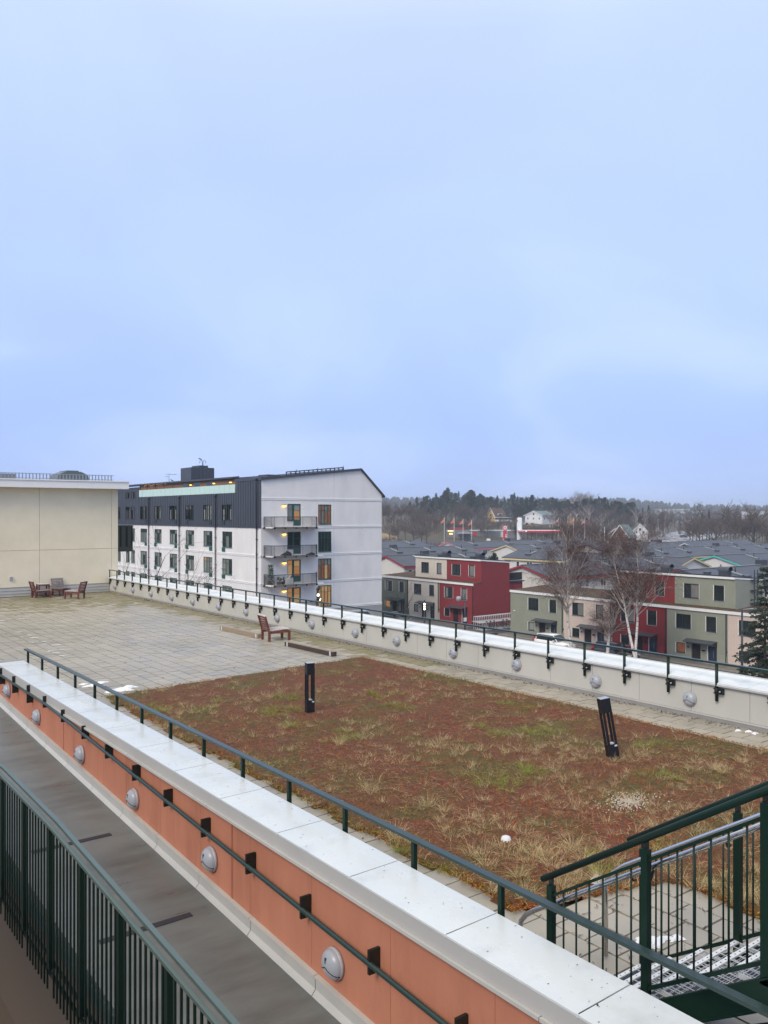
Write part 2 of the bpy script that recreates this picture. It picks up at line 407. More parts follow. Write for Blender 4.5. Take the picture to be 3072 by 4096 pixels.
tag(boxobj('pavement', M['pave'], None, 69.75, -60, GZ - .2, 71.7, 69.9, GZ + .12), kind='structure')
tag(boxobj('pavement', M['pave'], None, 69.75, 76.15, GZ - .2, 71.7, 110, GZ + .12), kind='structure')
tag(boxobj('kerb', M['kerb'], None, 69.6, -60, GZ - .2, 69.75, 69.9, GZ + .13), kind='structure')
tag(boxobj('kerb', M['kerb'], None, 69.6, 76.15, GZ - .2, 69.75, 110, GZ + .13), kind='structure')
tag(boxobj('kerb', M['kerb'], None, 62.35, -60, GZ - .2, 62.5, 110, GZ + .12), kind='structure')
tag(boxobj('parking_deck', M['asphalt'], None, 41, 62, GZ - .3, 61.5, 77.6, -12.2), kind='structure')
def strip_road(name, m, pts, w, dz=.05):
    mb = MB()
    for i in range(len(pts) - 1):
        a, b = Vector(pts[i]), Vector(pts[i + 1]); d = (b - a).normalized(); s = Vector((-d.y, d.x)) * w / 2
        n = max(1, int((b - a).length / 15))
        for k in range(n):
            p, q = a.lerp(b, k / n), a.lerp(b, (k + 1) / n)
            mb.quad(*[(c.x, c.y, terr(c.x, c.y) + dz) for c in (p - s, p + s, q + s, q - s)])
    return tag(mb.build(name, m), kind='structure')
strip_road('road', M['road_snow'], [at(2450, 330), at(2600, 380), at(2680, 520), at(2760, 800)], 13, .25)
strip_road('road', M['road_snow'], [at(2640, 420), at(2800, 520), at(2900, 600)], 22, .3)
strip_road('path', M['road_snow'], [at(2810, 300), at(2850, 330), at(2870, 380)], 8, .2)
M['straw'] = mat('tan_field_grass', (.26, .19, .10), .95, .25, .2)
strip_road('field', M['straw'], [at(1440, 352), at(1630, 362)], 42, .3)
strip_road('car_park', M['asphalt'], [at(1700, 350), at(2300, 370)], 30, .25)

# ------------------------------------------------------------------ roof terrace
terr_root = tag(boxobj('terrace', M['paver_base'], None, 4.26, -3.0, GZ - .5, 14.95, 42.25, TZ - .055), kind='structure')
# sedum bed outline: X 5.95..13.40, far edge at Y 17.9..18.7, near edge cut back round the foot of the stair
def in_bed(x, y):
    if x < 5.95 or x > 13.40: return False
    if y > 17.92 + .8 * (x - 5.95) / 7.45: return False
    if x < 7.75 and y < 5.75 - .28 * (x - 5.95): return False
    return y > -2.6
# 350 mm slabs in running bond, rows along Y
slabs = []
for i in range(28):
    x0 = 4.70 + .35 * i
    if x0 + .35 > 14.51: break
    y = -2.9 + (.18 if i % 2 else 0)
    while y < 42.1:
        cx_, cy_ = x0 + .175, y + .18
        if not (in_bed(cx_ - .14, cy_) and in_bed(cx_ + .14, cy_) and in_bed(cx_, cy_ - .17) and in_bed(cx_, cy_ + .17)):
            slabs.append((x0 + .010, y + .007, x0 + .340, y + .353))
        y += .36
def vis(s):
    X, Y = (s[0] + s[2]) / 2, (s[1] + s[3]) / 2; F = fwd(X, Y); p = col_of(X, Y)
    if F < 3 or p < -60 or p > 3120: return 0
    y = HY + 3.9 * FPX / F
    if y > 2603 + .536 * p: return 0        # hidden by the near parapet
    return 1 / F ** 2
slabs.sort(key=vis, reverse=True)
slab_mesh = []
for k in range(6):
    b = MB(); t = .046 + .002 * k
    b.hexa([(-.166, -.173, -.05), (.166, -.173, -.05), (.166, .173, -.05), (-.166, .173, -.05),
            (-.163, -.170, 0), (.163, -.170, 0), (.163, .170, 0), (-.163, .170, 0)])
    me = b.mesh('paving_slab'); me.materials.append(M[('paver', 'paver', 'paver_dark', 'paver', 'paver_pale', 'paver')[k]]); slab_mesh.append(me)
for s in slabs[:300]:
    o = bpy.data.objects.new('paving_slab', random.choice(slab_mesh)); COL.objects.link(o); o.parent = terr_root
    o.location = ((s[0] + s[2]) / 2, (s[1] + s[3]) / 2, TZ + random.uniform(-.004, .003))
    o.rotation_euler = (random.uniform(-.008, .008), random.uniform(-.008, .008), random.uniform(-.006, .006))
mb = MB(); mm = MB(); mbd = MB(); mbp = MB()
for s in slabs[300:]:
    dz = random.uniform(-.004, .003); t1, t2 = random.uniform(-.002, .002), random.uniform(-.002, .002)
    xc_, yc_ = (s[0] + s[2]) / 2, (s[1] + s[3]) / 2
    b = mm if random.random() < max(sm(12.9, 14.2, xc_), .9 * sm(33, 40.5, yc_ + .25 * (xc_ - 9))) else random.choice((mb, mb, mb, mbd, mbp))
    x0, y0, x1, y1 = s
    b.hexa([(x0, y0, TZ - .05), (x1, y0, TZ - .05), (x1, y1, TZ - .05), (x0, y1, TZ - .05),
            (x0 + .003, y0 + .003, TZ + dz + t1), (x1 - .003, y0 + .003, TZ + dz + t2), (x1 - .003, y1 - .003, TZ + dz - t1), (x0 + .003, y1 - .003, TZ + dz - t2)])
for b_, n_ in ((mb, 'paver'), (mbd, 'paver_dark'), (mbp, 'paver_pale')): tag(b_.build('paving_slabs', M[n_], terr_root, world=False, fix=False), kind='stuff')
tag(mm.build('mossy_paving_slabs', M['moss_paver'], terr_root, world=False, fix=False), kind='stuff')

# sedum bed: a lumpy soil sheet, then succulent mat, then grasses
def vnoise(x, y, sc, seed):
    r = np.random.default_rng(seed).random((64, 64))
    X, Y = np.asarray(x) * sc + 40, np.asarray(y) * sc + 40
    i, j = np.floor(X).astype(int), np.floor(Y).astype(int); u, v = X - i, Y - j
    u, v = u * u * (3 - 2 * u), v * v * (3 - 2 * v)
    g = lambda a, b: r[a % 64, b % 64]
    return (g(i, j) * (1 - u) + g(i + 1, j) * u) * (1 - v) + (g(i, j + 1) * (1 - u) + g(i + 1, j + 1) * u) * v
def fbm(x, y, sc, seed): return .55 * vnoise(x, y, sc, seed) + .3 * vnoise(x, y, sc * 2.3, seed + 1) + .15 * vnoise(x, y, sc * 5.1, seed + 2)
def bed_ok(x, y, wob=0.0):
    w = wob * (fbm(x, y, 2.5, 77) - .5)
    a = (x > 5.95 + w) & (x < 13.40 + w) & (y < 17.92 + .8 * (x - 5.95) / 7.45 + w) & (y > -2.4)
    return a & ~((x < 7.75 + w) & (y < 5.75 - .28 * (x - 5.95) + w))
def bed_h(x, y): return TZ + .015 + .05 * fbm(x, y, 1.3, 5)
mb = MB()
gx, gy = np.arange(5.85, 13.55, .1), np.arange(-2.5, 18.9, .1)
keep = {}
for j, y in enumerate(gy):
    for i, x in enumerate(gx):
        keep[(i, j)] = bool(bed_ok(np.array([x]), np.array([y]), .12)[0])
idx = {}
for (i, j), k in keep.items():
    if k:
        idx[(i, j)] = len(mb.v)
        edge = not all(keep.get((i + a, j + b), False) for a, b in ((1, 0), (-1, 0), (0, 1), (0, -1)))
        mb.v.append((gx[i], gy[j], TZ + .004 if edge else float(bed_h(gx[i], gy[j]))))
for (i, j) in idx:
    q = [(i, j), (i + 1, j), (i + 1, j + 1), (i, j + 1)]
    if all(a in idx for a in q): mb.f.append(tuple(idx[a] for a in q)); mb.sm.append(True)
tag(mb.build('planting_soil', M['soil'], fix=False), kind='structure')

def blades(name, base, dirs, lens, width, cols, bend, nseg=2, parent=None, label=None):
    """many thin blades as one mesh: base (n,3), dirs (n,3) unit, bend vectors (n,3)"""
    n = len(base)
    side = np.cross(dirs, RNG.normal(size=(n, 3))); side /= np.linalg.norm(side, axis=1)[:, None] + 1e-9
    rows = []
    for k in range(nseg + 1):
        t = k / nseg
        p = base + dirs * (lens * t)[:, None] + bend * (lens * t * t)[:, None]
        w = (width * (1 - t * .85))[:, None] * side * .5
        rows += [p - w, p + w]
    V = np.stack(rows, 1).reshape(-1, 3)
    m2 = 2 * (nseg + 1)
    q = []
    for k in range(nseg): q.append([2 * k, 2 * k + 1, 2 * k + 3, 2 * k + 2])
    q = np.array(q)
    F = (np.arange(n)[:, None, None] * m2 + q[None]).reshape(-1, 4)
    me = bpy.data.meshes.new(name)
    me.vertices.add(len(V)); me.vertices.foreach_set('co', V.ravel().astype(np.float32))
    me.loops.add(F.size); me.loops.foreach_set('vertex_index', F.ravel().astype(np.int32))
    me.polygons.add(len(F)); me.polygons.foreach_set('loop_start', np.arange(0, F.size, 4, dtype=np.int32))
    me.polygons.foreach_set('loop_total', np.full(len(F), 4, dtype=np.int32))
    ca = me.color_attributes.new('Col', 'FLOAT_COLOR', 'POINT')
    C4 = np.ones((len(V), 4), np.float32); C4[:, :3] = np.repeat(cols, m2, axis=0)
    ca.data.foreach_set('color', C4.ravel())
    me.update(calc_edges=True); me.materials.append(M['leaf'])
    o = bpy.data.objects.new(name, me); COL.objects.link(o); o.parent = parent
    return tag(o, kind='stuff', label=label)
def scatter(n):
    x = RNG.uniform(5.85, 13.5, n * 3); y = 18.8 - 20.5 * RNG.random(n * 3) ** .85
    F = x * SA + y * CA; p = CX + FPX * (x * CA - y * SA) / np.maximum(F, .5)
    ok = bed_ok(x, y, .15) & (F > 4) & (p < 3500)
    wgt = np.clip((9.0 / np.maximum(F, 5)) ** 1.2, .18, 1)
    ok &= RNG.random(len(x)) < wgt
    return x[ok][:n], y[ok][:n]
x, y = scatter(230000)
n = len(x)
z = bed_h(x, y)
nr, ng = fbm(x, y, .8, 21), fbm(x, y, .7, 31); nb = fbm(x, y, 2.2, 41)
red = np.array([.34, .070, .030]); brn = np.array([.235, .095, .034]); olv = np.array([.19, .175, .032]); org = np.array([.36, .135, .032])
wr = np.clip((nr - .40) * 5, 0, 1)[:, None]; wg = np.clip((ng - .52) * 6, 0, 1)[:, None]; wo = np.clip((nb - .55) * 5, 0, 1)[:, None]
edge = np.clip(1 - np.minimum(np.minimum(x - 5.95, 13.4 - x), np.maximum(17.9 - y, 0) + .0) / .55, 0, 1)[:, None] * RNG.random((n, 1))
c = brn * (1 - wr) + red * wr; c = c * (1 - .6 * wo) + org * .6 * wo; c = c * (1 - wg) + olv * wg; c = c * (1 - .8 * edge) + np.array([.20, .19, .03]) * .8 * edge
c = c * RNG.uniform(.28, 1.7, (n, 1)) * np.array([1, 1, 1])
d = RNG.normal(size=(n, 3)) * np.array([1, 1, .45]); d[:, 2] = np.abs(d[:, 2]) + .25; d /= np.linalg.norm(d, axis=1)[:, None]
blades('sedum_mat', np.stack([x, y, z - .01], 1), d, RNG.uniform(.018, .05, n), RNG.uniform(.006, .014, n), c, RNG.normal(size=(n, 3)) * .3 + np.array([0, 0, -.2]), 1,
       label='low red brown and olive sedum mat covering the planted bed')
# fallen straw lying flat
x, y = scatter(15000); n = len(x)
keep_ = fbm(x, y, .9, 61) > .42
x, y = x[keep_], y[keep_]; n = len(x)
an = RNG.uniform(0, 2 * np.pi, n); d = np.stack([np.cos(an), np.sin(an), RNG.uniform(.02, .3, n)], 1)
c = np.array([.42, .30, .17]) * RNG.uniform(.5, 1.4, (n, 1))
blades('fallen_straw', np.stack([x, y, bed_h(x, y) + .02], 1), d, RNG.uniform(.04, .15, n), RNG.uniform(.002, .0045, n), c, RNG.normal(size=(n, 3)) * .2, 1,
       label='dead brown straw lying on the sedum bed')
# grass tufts
def tufts(cx_, cy_, nbl, spread, hgt, col, jit, up=1.2, wdt=(.0018, .0038)):
    B = []; D = []; L = []; W = []; C_ = []; E_ = []
    for a, b, k, s, h in zip(cx_, cy_, nbl, spread, hgt):
        k = int(k); an = RNG.uniform(0, 2 * np.pi, k); r = s * np.sqrt(RNG.random(k))
        px, py = a + r * np.cos(an), b + r * np.sin(an)
        lean = RNG.uniform(.05, .75, k)
        dd = np.stack([np.cos(an) * lean, np.sin(an) * lean, np.full(k, up)], 1) + RNG.normal(size=(k, 3)) * .25
        dd[:, 2] = np.abs(dd[:, 2]); dd /= np.linalg.norm(dd, axis=1)[:, None]
        B.append(np.stack([px, py, bed_h(px, py)], 1)); D.append(dd); L.append(h * RNG.uniform(.4, 1.15, k)); W.append(RNG.uniform(wdt[0], wdt[1], k))
        E_.append(np.stack([np.cos(an), np.sin(an), np.full(k, -.55)], 1) * RNG.uniform(.1, .75, (k, 1)))
        C_.append(np.array(col) * RNG.uniform(1 - jit, 1 + jit, (k, 1)) * RNG.uniform(.85, 1.15, (k, 3)))
    return [np.concatenate(q) for q in (B, D, L, W, C_, E_)]
x, y = scatter(5200)
g = fbm(x, y, .55, 91); pick = RNG.random(len(x)) < np.clip((g - .47) * 1.6, .08, .45)
x, y = x[pick][:1200], y[pick][:1200]; n = len(x)
b = tufts(x, y, RNG.integers(14, 42, n), RNG.uniform(.02, .11, n), RNG.uniform(.06, .17, n), (.50, .40, .23), .35)
blades('dry_grass', b[0], b[1], b[2], b[3], b[4], b[5], 3, label='straw coloured dry grass tufts standing in the sedum bed')
den_c = [ground_at(*p, TZ) for p in ((2050, 3420), (1960, 3390), (2180, 3450), (2290, 3440), (2330, 3400), (2120, 3520), (2230, 3560), (2340, 3530), (2400, 3430), (1930, 3440),
                                     (2060, 3600), (2150, 3630), (2690, 3560), (2760, 3560), (2860, 3590), (2960, 3640), (3040, 3650), (1550, 3380), (1600, 3410), (1450, 3180), (1620, 3360),
                                     (1700, 3240), (2000, 3350), (2600, 3330), (1380, 2990), (1000, 2800), (760, 2860), (820, 2840), (700, 2830), (2850, 3100), (2950, 3050))]
x = np.array([p[0] for p in den_c] * 2) + RNG.normal(size=2 * len(den_c)) * .13
y = np.array([p[1] for p in den_c] * 2) + RNG.normal(size=2 * len(den_c)) * .13
k = bed_ok(x, y, 0); x, y = x[k], y[k]; n = len(x)
b = tufts(x, y, RNG.integers(40, 85, n), RNG.uniform(.04, .13, n), RNG.uniform(.10, .24, n), (.54, .43, .24), .35, up=1.1)
blades('tall_dry_grass', b[0], b[1], b[2], b[3], b[4], b[5], 3, label='taller straw coloured grass clumps at the near end of the bed')
gr_c = [ground_at(*p, TZ) for p in ((1395, 2960), (1370, 2940), (2090, 2925), (2130, 2935), (2000, 2940), (1990, 3140), (1940, 3160), (1150, 2850), (1165, 2790), (1130, 2860), (620, 2850), (660, 2860), (850, 2840),
                                    (2090, 3080), (2120, 3100), (2440, 3510), (2420, 3470), (1540, 3400), (2620, 3400), (2640, 3130), (1480, 2800), (1300, 2640), (1500, 2790), (1180, 2910), (2020, 2830), (2700, 3560), (2560, 3000), (1590, 2840), (1080, 2860))]
x = np.array([p[0] for p in gr_c] * 3) + RNG.normal(size=3 * len(gr_c)) * .18
y = np.array([p[1] for p in gr_c] * 3) + RNG.normal(size=3 * len(gr_c)) * .18
k = bed_ok(x, y, 0); x, y = x[k], y[k]; n = len(x)
b = tufts(x, y, RNG.integers(90, 170, n), RNG.uniform(.06, .2, n), RNG.uniform(.06, .16, n), (.235, .275, .065), .4, up=.7)
blades('green_grass', b[0], b[1], b[2], b[3], b[4], b[5], 2, label='fresh green grass clumps scattered in the sedum bed')
# pale gravel spilt on the bed
gxc, gyc = ground_at(2520, 3222, TZ); mb = MB()
for _ in range(520):
    a, r = random.uniform(0, 6.28), abs(random.gauss(0, .20)); x_, y_ = gxc + r * 1.2 * math.cos(a), gyc + r * .75 * math.sin(a)
    s = random.uniform(.003, .0075); z_ = float(bed_h(x_, y_)) + random.uniform(.005, .035)
    mb.hexa([(x_ + s * i, y_ + s * random.uniform(.6, 1.2) * j, z_ + s * .8 * k) for k in (-1, 1) for i, j in ((-1, -1), (1, -1), (1, 1), (-1, 1))])
tag(mb.build('gravel', M['gravel'], fix=False), kind='stuff', label='white gravel spilt on the sedum bed')
# leaf litter along the far parapet foot and small debris on slabs
mb = MB()
for _ in range(1500):
    y_ = random.uniform(3, 40); x_ = 14.46 - abs(random.gauss(0, .10)) if random.random() < .8 else random.uniform(4.8, 14.3)
    if x_ < 13.3 and in_bed(x_, y_): continue
    s = random.uniform(.008, .03); a = random.uniform(0, 3.14); c_, s_ = math.cos(a) * s, math.sin(a) * s
    z_ = TZ + .008
    mb.quad((x_ - c_, y_ - s_, z_), (x_ + s_ * .4, y_ - c_ * .4, z_ + random.uniform(.004, .02)), (x_ + c_, y_ + s_, z_), (x_ - s_ * .4, y_ + c_ * .4, z_ + .004))
for _ in range(420):                                  # roots and weeds in the joints near the stair foot
    x_, y_ = 4.9 + 2.8 * random.random(), 3.6 + 2.2 * random.random()
    x_ = 4.7 + .35 * round((x_ - 4.7) / .35) + random.gauss(0, .02) if random.random() < .6 else x_
    a = random.uniform(0, 6.28); L = random.uniform(.01, .06); dx, dy = math.cos(a) * L, math.sin(a) * L
    mb.quad((x_, y_, TZ + .006), (x_ + dx, y_ + dy, TZ + .012), (x_ + dx + dy * .15, y_ + dy - dx * .15, TZ + .012), (x_ + dy * .15, y_ - dx * .15, TZ + .006))
tag(mb.build('leaf_litter', M['debris'], fix=False), kind='stuff', label='dark leaf litter along the foot of the far parapet')
def snow_patch(pts, rad, hgt, label, mname='snow', name='snow_patch', z0=TZ):
    mb = MB()
    for (cx_, cy_), r in zip(pts, rad):
        n_ = 22; rings = 4; b0 = len(mb.v); seed = random.uniform(0, 50)
        rr = [r * (1 + .35 * math.sin(3 * k * .2856 + seed) + .22 * math.sin(7 * k * .2856 + seed * 2) + random.uniform(-.1, .1)) for k in range(n_)]
        mb.v.append((cx_, cy_, z0 + hgt))
        for q in range(1, rings + 1):
            t = q / rings
            for k in range(n_):
                a = 2 * math.pi * k / n_
                mb.v.append((cx_ + rr[k] * t * math.cos(a) * 1.25, cy_ + rr[k] * t * math.sin(a) * .8, z0 + .006 + hgt * (1 - t ** 2) * random.uniform(.7, 1.1) - (.004 if q == rings else 0)))
        for k in range(n_):
            mb.f.append((b0, b0 + 1 + k, b0 + 1 + (k + 1) % n_)); mb.sm.append(True)
            for q in range(rings - 1):
                a_, b_ = b0 + 1 + q * n_ + k, b0 + 1 + q * n_ + (k + 1) % n_
                mb.f.append((a_, a_ + n_, b_ + n_, b_)); mb.sm.append(True)
    o = mb.build(name, M[mname], fix=False)
    return tag(o, label, 'snow')
snow_patch([(6.25, 19.25), (6.5, 19.45), (6.1, 19.5)], [.17, .1, .07], .03, 'thin left snow patch on the pavers beyond the bed corner')
snow_patch([(6.55, 18.35), (6.8, 18.5), (6.35, 18.3)], [.2, .12, .1], .06, 'thick right snow patch on the pavers at the bed corner')
snow_patch([(6.62, 4.6), (6.8, 4.52), (6.5, 4.7), (6.5, 4.56)], [.10, .06, .05, .05], .025, 'melting snow patch on the pavers beside the green stair')
snow_patch([(14.2, 8.2), (14.3, 8.05), (14.25, 7.9)], [.05, .06, .05], .03, 'small snow lumps at the foot of the far parapet')
mb = MB()
for (x_, y_) in [(7.39, 33.02), (7.72, 33.53), (8.19, 33.96), (8.48, 33.87), (8.11, 33.24), (7.2, 32.32), (7.19, 28.56), (6.9, 28.29), (7.16, 27.87), (6.85, 26.88), (7.18, 26.79), (7.14, 26.4), (7.16, 24.87), (6.82, 24.83), (6.86, 24.43), (6.88, 23.85), (7.12, 29.54), (13.6, 36.2), (7.0, 26.1), (7.3, 25.9)]:
    n_ = 9; w_, l_ = random.uniform(.07, .17), random.uniform(.04, .10); b0 = len(mb.v)
    mb.v.append((x_, y_, TZ + .013))
    for k in range(n_):
        a = 6.283 * k / n_; r_ = random.uniform(.6, 1.2); mb.v.append((x_ + w_ * r_ * math.cos(a), y_ + l_ * r_ * math.sin(a), TZ + .006))
    for k in range(n_): mb.f.append((b0, b0 + 1 + k, b0 + 1 + (k + 1) % n_)); mb.sm.append(True)
tag(mb.build('pale_streaks', mat('thin_pale_streak', (.60, .60, .58), .6, .15, 14), fix=False), 'thin pale streaks on the left terrace slabs', kind='stuff')  # small pale grey patches lying flat on the slabs

# ------------------------------------------------------------------ far parapet with railing and lights
fp = thing('parapet_wall', 'pale grey panelled parapet with frosted coping along the far terrace edge', 'parapet', (14.9, 20, TZ))
boxobj('core', M['grey_flash'], fp, 14.545, -2.9, TZ - .05, 15.02, 42.24, CZ - .05)
y_ = 8.14 - 1.19 * 9
panes = []
while y_ < 42.2:
    a, b_ = max(y_, -2.9), min(y_ + 1.19, 42.22)
    boxobj('cladding_panel', M['grey_clad'], fp, 14.505, a + .004, TZ + .11, 14.545, b_ - .004, CZ - .045)
    mb = MB()          # sheet coping, falling slightly towards the terrace
    zb = CZ + .07
    mb.hexa([(14.44, a + .003, CZ - .035), (15.12, a + .003, zb - .04), (15.12, b_ - .003, zb - .04), (14.44, b_ - .003, CZ - .035),
             (14.44, a + .003, CZ), (15.12, a + .003, zb), (15.12, b_ - .003, zb), (14.44, b_ - .003, CZ)])
    mb.build('coping_panel', M['frost'], fp)
    y_ += 1.19
mb = MB(); mb.box(14.49, -2.9, TZ + .075, 14.54, 42.2, TZ + .105); mb.build('base_trim', M['grey_flash'], fp)
boxobj('plinth', M['kerb'], fp, 14.50, -2.9, TZ - .04, 14.54, 42.2, TZ + .073)
boxobj('drip_edge', M['grey_flash'], fp, 14.435, -2.9, CZ - .062, 14.505, 42.2, CZ - .037)
boxobj('back_edge', M['grey_flash'], fp, 15.123, -2.9, CZ - .08, 15.15, 42.2, CZ + .085)
fr = thing('railing', 'dark green single rail railing clamped to the far parapet face', 'railing', (14.47, 20, CZ))
mb = MB(); mb.box(14.425, -2.9, -2.80, 14.495, 42.15, -2.765); mb.build('rail', M['rail_green'], fr)
post_me = clamp_me = None
for k in range(-11, 33):
    y_ = 8.77 + 1.0406 * k
    if post_me is None:
        b = MB(); b.tube([(0, 0, -.70), (0, 0, 0)], .029, 10)
        post_me = b.mesh('post'); post_me.materials.append(M['dkgreen'])
        b = MB(); b.box(-.03, -.15, -.555, .012, .05, -.465); clamp_me = b.mesh('clamp')
        b = MB(); b.box(.018, -.14, -.56, .03, .06, -.45); b.tube([(0, 0, -.56), (0, 0, -.45)], .038, 10)
        b.box(-.03, -.145, -.55, .02, -.125, -.46); b.box(-.035, -.14, -.555, -.02, .045, -.535); b.box(-.035, -.14, -.475, -.02, .045, -.455)
        b.tube([(-.02, -.085, -.505), (.02, -.085, -.505)], .012, 8)
        clamp_me = b.mesh('clamp'); clamp_me.materials.append(M['bracket'])
        b = MB(); b.tube([(-.045, -.085, -.505), (-.02, -.085, -.505)], .014, 6); bolt_me = b.mesh('bolt'); bolt_me.materials.append(M['steel'])
    p = bpy.data.objects.new('post', post_me); COL.objects.link(p); p.parent = fr; p.location = (14.46 - 14.47, y_ - 20, -2.80 - CZ)
    for nm, me in (('clamp', clamp_me), ('bolt', bolt_me)):
        c_ = bpy.data.objects.new(nm, me); COL.objects.link(c_); c_.parent = p

def wall_light():
    """round bulkhead lamp facing -X, origin on the wall: base ring, hood above, lens below"""
    root = thing('wall_light', '', 'wall light')
    b = MB(); b.lathe([(.0, 0), (.142, 0), (.142, -.028), (.136, -.034)], (0, 0, 0), (1, 0, 0), 24); b.build('base_ring', M['lens'], root)
    prof = [(.136 * math.cos(t), -.034 - .085 * math.sin(t)) for t in [R(q) for q in (0, 12, 25, 40, 55, 70, 82, 90)]]
    # axis +X, reference +Z: angle 0 is up
    b = MB(); b.lathe(prof, (0, 0, 0), (1, 0, 0), 18, R(-118), R(118), (0, 0, 1)); b.build('hood', M['lamp_grey'], root)
    b = MB(); b.lathe([(r * .97, h + .003) for r, h in prof], (0, 0, 0), (1, 0, 0), 10, R(118), R(242), (0, 0, 1)); b.build('lens', M['lens'], root)
    b = MB()
    for s in (-1, 1):
        pts = [(-.034 - .087 * math.sin(R(q)), s * .138 * math.cos(R(q)) * math.sin(R(118)), .138 * math.cos(R(q)) * math.cos(R(118))) for q in (2, 25, 45, 65, 80, 90)]
        b.tube(pts, .004, 5)
    b.build('seam', M['bracket'], root)
    b = MB()
    for k in range(5): b.box(-.119, -.009, .030 + .011 * k, -.107, .009, .034 + .011 * k)
    b.build('vent_slot', M['pipe'], root)
    return root
lamp0 = wall_light()
far_l = [(9.35, -3.56), (11.61, -3.58), (13.94, -3.56), (16.18, -3.57), (18.56, -3.55), (20.58, -3.55), (23.02, -3.55), (25.25, -3.57), (27.53, -3.57), (29.77, -3.57), (32.17, -3.58), (34.33, -3.58), (36.65, -3.58), (38.92, -3.58), (41.35, -3.58)]
for i, (y_, z_) in enumerate(far_l):
    o = lamp0 if i == 0 else copy_tree(lamp0)
    o.location = (14.503, y_, z_)
    tag(o, ('grey dome wall light on the far parapet, nearest to the camera' if i == 0 else 'grey dome wall light on the far parapet, %s from the cream building' % ORD[len(far_l) - 1 - i]
            if i >= 8 else 'grey dome wall light on the far parapet, %s from the right' % ORD[i]), 'wall light', 'dome lights along the far parapet')
near_l = [(18.31, -3.60), (16.1, -3.71), (13.56, -3.82), (11.24, -3.90), (8.84, -3.94), (6.30, -4.05), (3.9, -4.15)]
for i, (y_, z_) in enumerate(near_l):
    o = copy_tree(lamp0); o.location = (4.218, y_, z_)
    tag(o, 'grey dome wall light on the orange wall, %s' % ('cut by the left edge of the photo' if i == 0 else 'nearest to the camera' if i == 5 else 'below the frame edge' if i == 6 else '%s from the left' % ORD[i]), 'wall light', 'dome lights along the orange ramp wall')

# ------------------------------------------------------------------ near parapet: orange wall, coping, railing, handrail
RZ_ = lambda y: -4.714 + .0379 * y
npw = thing('parapet_wall', 'orange rendered wall with pale sheet coping between ramp and terrace', 'parapet', (4.4, 8, TZ))
mb = MB(); mb.box(4.222, -2.9, -7.2, 4.66, 19.1, CZ - .03)
mb.build('wall', M['orange'], npw)
boxobj('wall_joint', mat('dark_orange_groove', (.33, .11, .065), .8), npw, 4.2185, 8.33, -4.3, 4.224, 8.37, CZ - .16)
boxobj('wall_joint', mat('dark_orange_groove', (.33, .11, .065), .8), npw, 4.2185, 14.55, -4.1, 4.224, 14.58, CZ - .16)
for y_ in [3.05 + 1.22 * q for q in range(13)]: boxobj('crack_line', mat('fine_crack', (.36, .13, .08), .9), npw, 4.2205, y_, RZ_(y_) + .2, 4.2225, y_ + .006, CZ - .19)
k = 0; y_ = 19.16; joints = [19.16] + [18.6 - 1.26 * i for i in range(18)]
for i in range(len(joints) - 1):
    a, b_ = joints[i + 1], joints[i]
    if a < -2.9: break
    b = MB(); b.hexa([(4.16, a + .006, CZ - .02), (4.70, a + .006, CZ - .02), (4.70, b_ - .006, CZ - .02), (4.16, b_ - .006, CZ - .02),
                      (4.16, a + .006, CZ - .004), (4.70, a + .006, CZ + .004), (4.70, b_ - .006, CZ + .004), (4.16, b_ - .006, CZ - .004)])
    boxobj('joint_strip', M['bracket'], npw, 4.17, b_ - .0055, CZ - .028, 4.69, b_ + .0055, CZ - .006)
    b.box(4.155, b_ - .012, CZ - .02, 4.165, b_ + .008, CZ + .002)
    b.build('coping_panel', M['coping'], npw)
boxobj('fascia', M['fascia_metal'], npw, 4.162, -2.9, CZ - .155, 4.20, 19.14, CZ - .022)
b = MB(); y_ = 18.9
while y_ > -2.9:
    a = max(y_ - 2.52, -2.9)
    b = MB(); b.box(4.135, a + .004, CZ - .185, 4.205, y_ - .004, CZ - .157); b.build('drip_edge', M['grey_flash'], npw); y_ -= 2.52
boxobj('end_cap', M['fascia_metal'], npw, 4.155, 19.162, CZ - .1, 4.70, 19.185, CZ + .03)
boxobj('back_face', M['fascia_metal'], npw, 4.662, -2.9, TZ - .05, 4.69, 19.1, CZ - .022)
RZ = lambda y: -4.714 + .0379 * y          # ramp floor
y_ = 19.3
while y_ > -2.9:                           # kinked base flashing in 1.25 m lengths
    a = max(y_ - 1.27, -2.9); b = MB()
    for (p, q) in (((4.222, .175), (4.192, .17)), ((4.192, .17), (4.192, .05)), ((4.192, .05), (4.15, .0))):
        b.quad((p[0], a + .004, RZ(a) + p[1]), (p[0], y_ - .004, RZ(y_) + p[1]), (q[0], y_ - .004, RZ(y_) + q[1]), (q[0], a + .004, RZ(a) + q[1]))
    b.bar((4.197, a + .004, RZ(a) + .172), (4.197, y_ - .004, RZ(y_) + .172), .05, .018)
    b.build('flashing', M['grey_flash'], npw); y_ -= 1.27
rl = thing('railing', 'dark green flat top rail on posts behind the near coping', 'railing', (4.74, 10, TZ))
mb = MB(); mb.box(4.715, -2.9, -2.925, 4.785, 19.15, -2.898); mb.build('rail', M['rail_green'], rl)
for k in list(range(0, 14)) + [17, 18, 19]:
    y_ = 18.93 - 1.092 * k
    boxobj('post', M['dkgreen'], rl, 4.725, y_ - .02, TZ, 4.765, y_ + .02, -2.926)
hr = thing('handrail', 'dark green handrail on black brackets along the orange wall', 'handrail', (4.11, 10, -3.5))
HZ = lambda y: (-3.31 if y > 15.2 else -3.31 - .0455 * (15.2 - y))
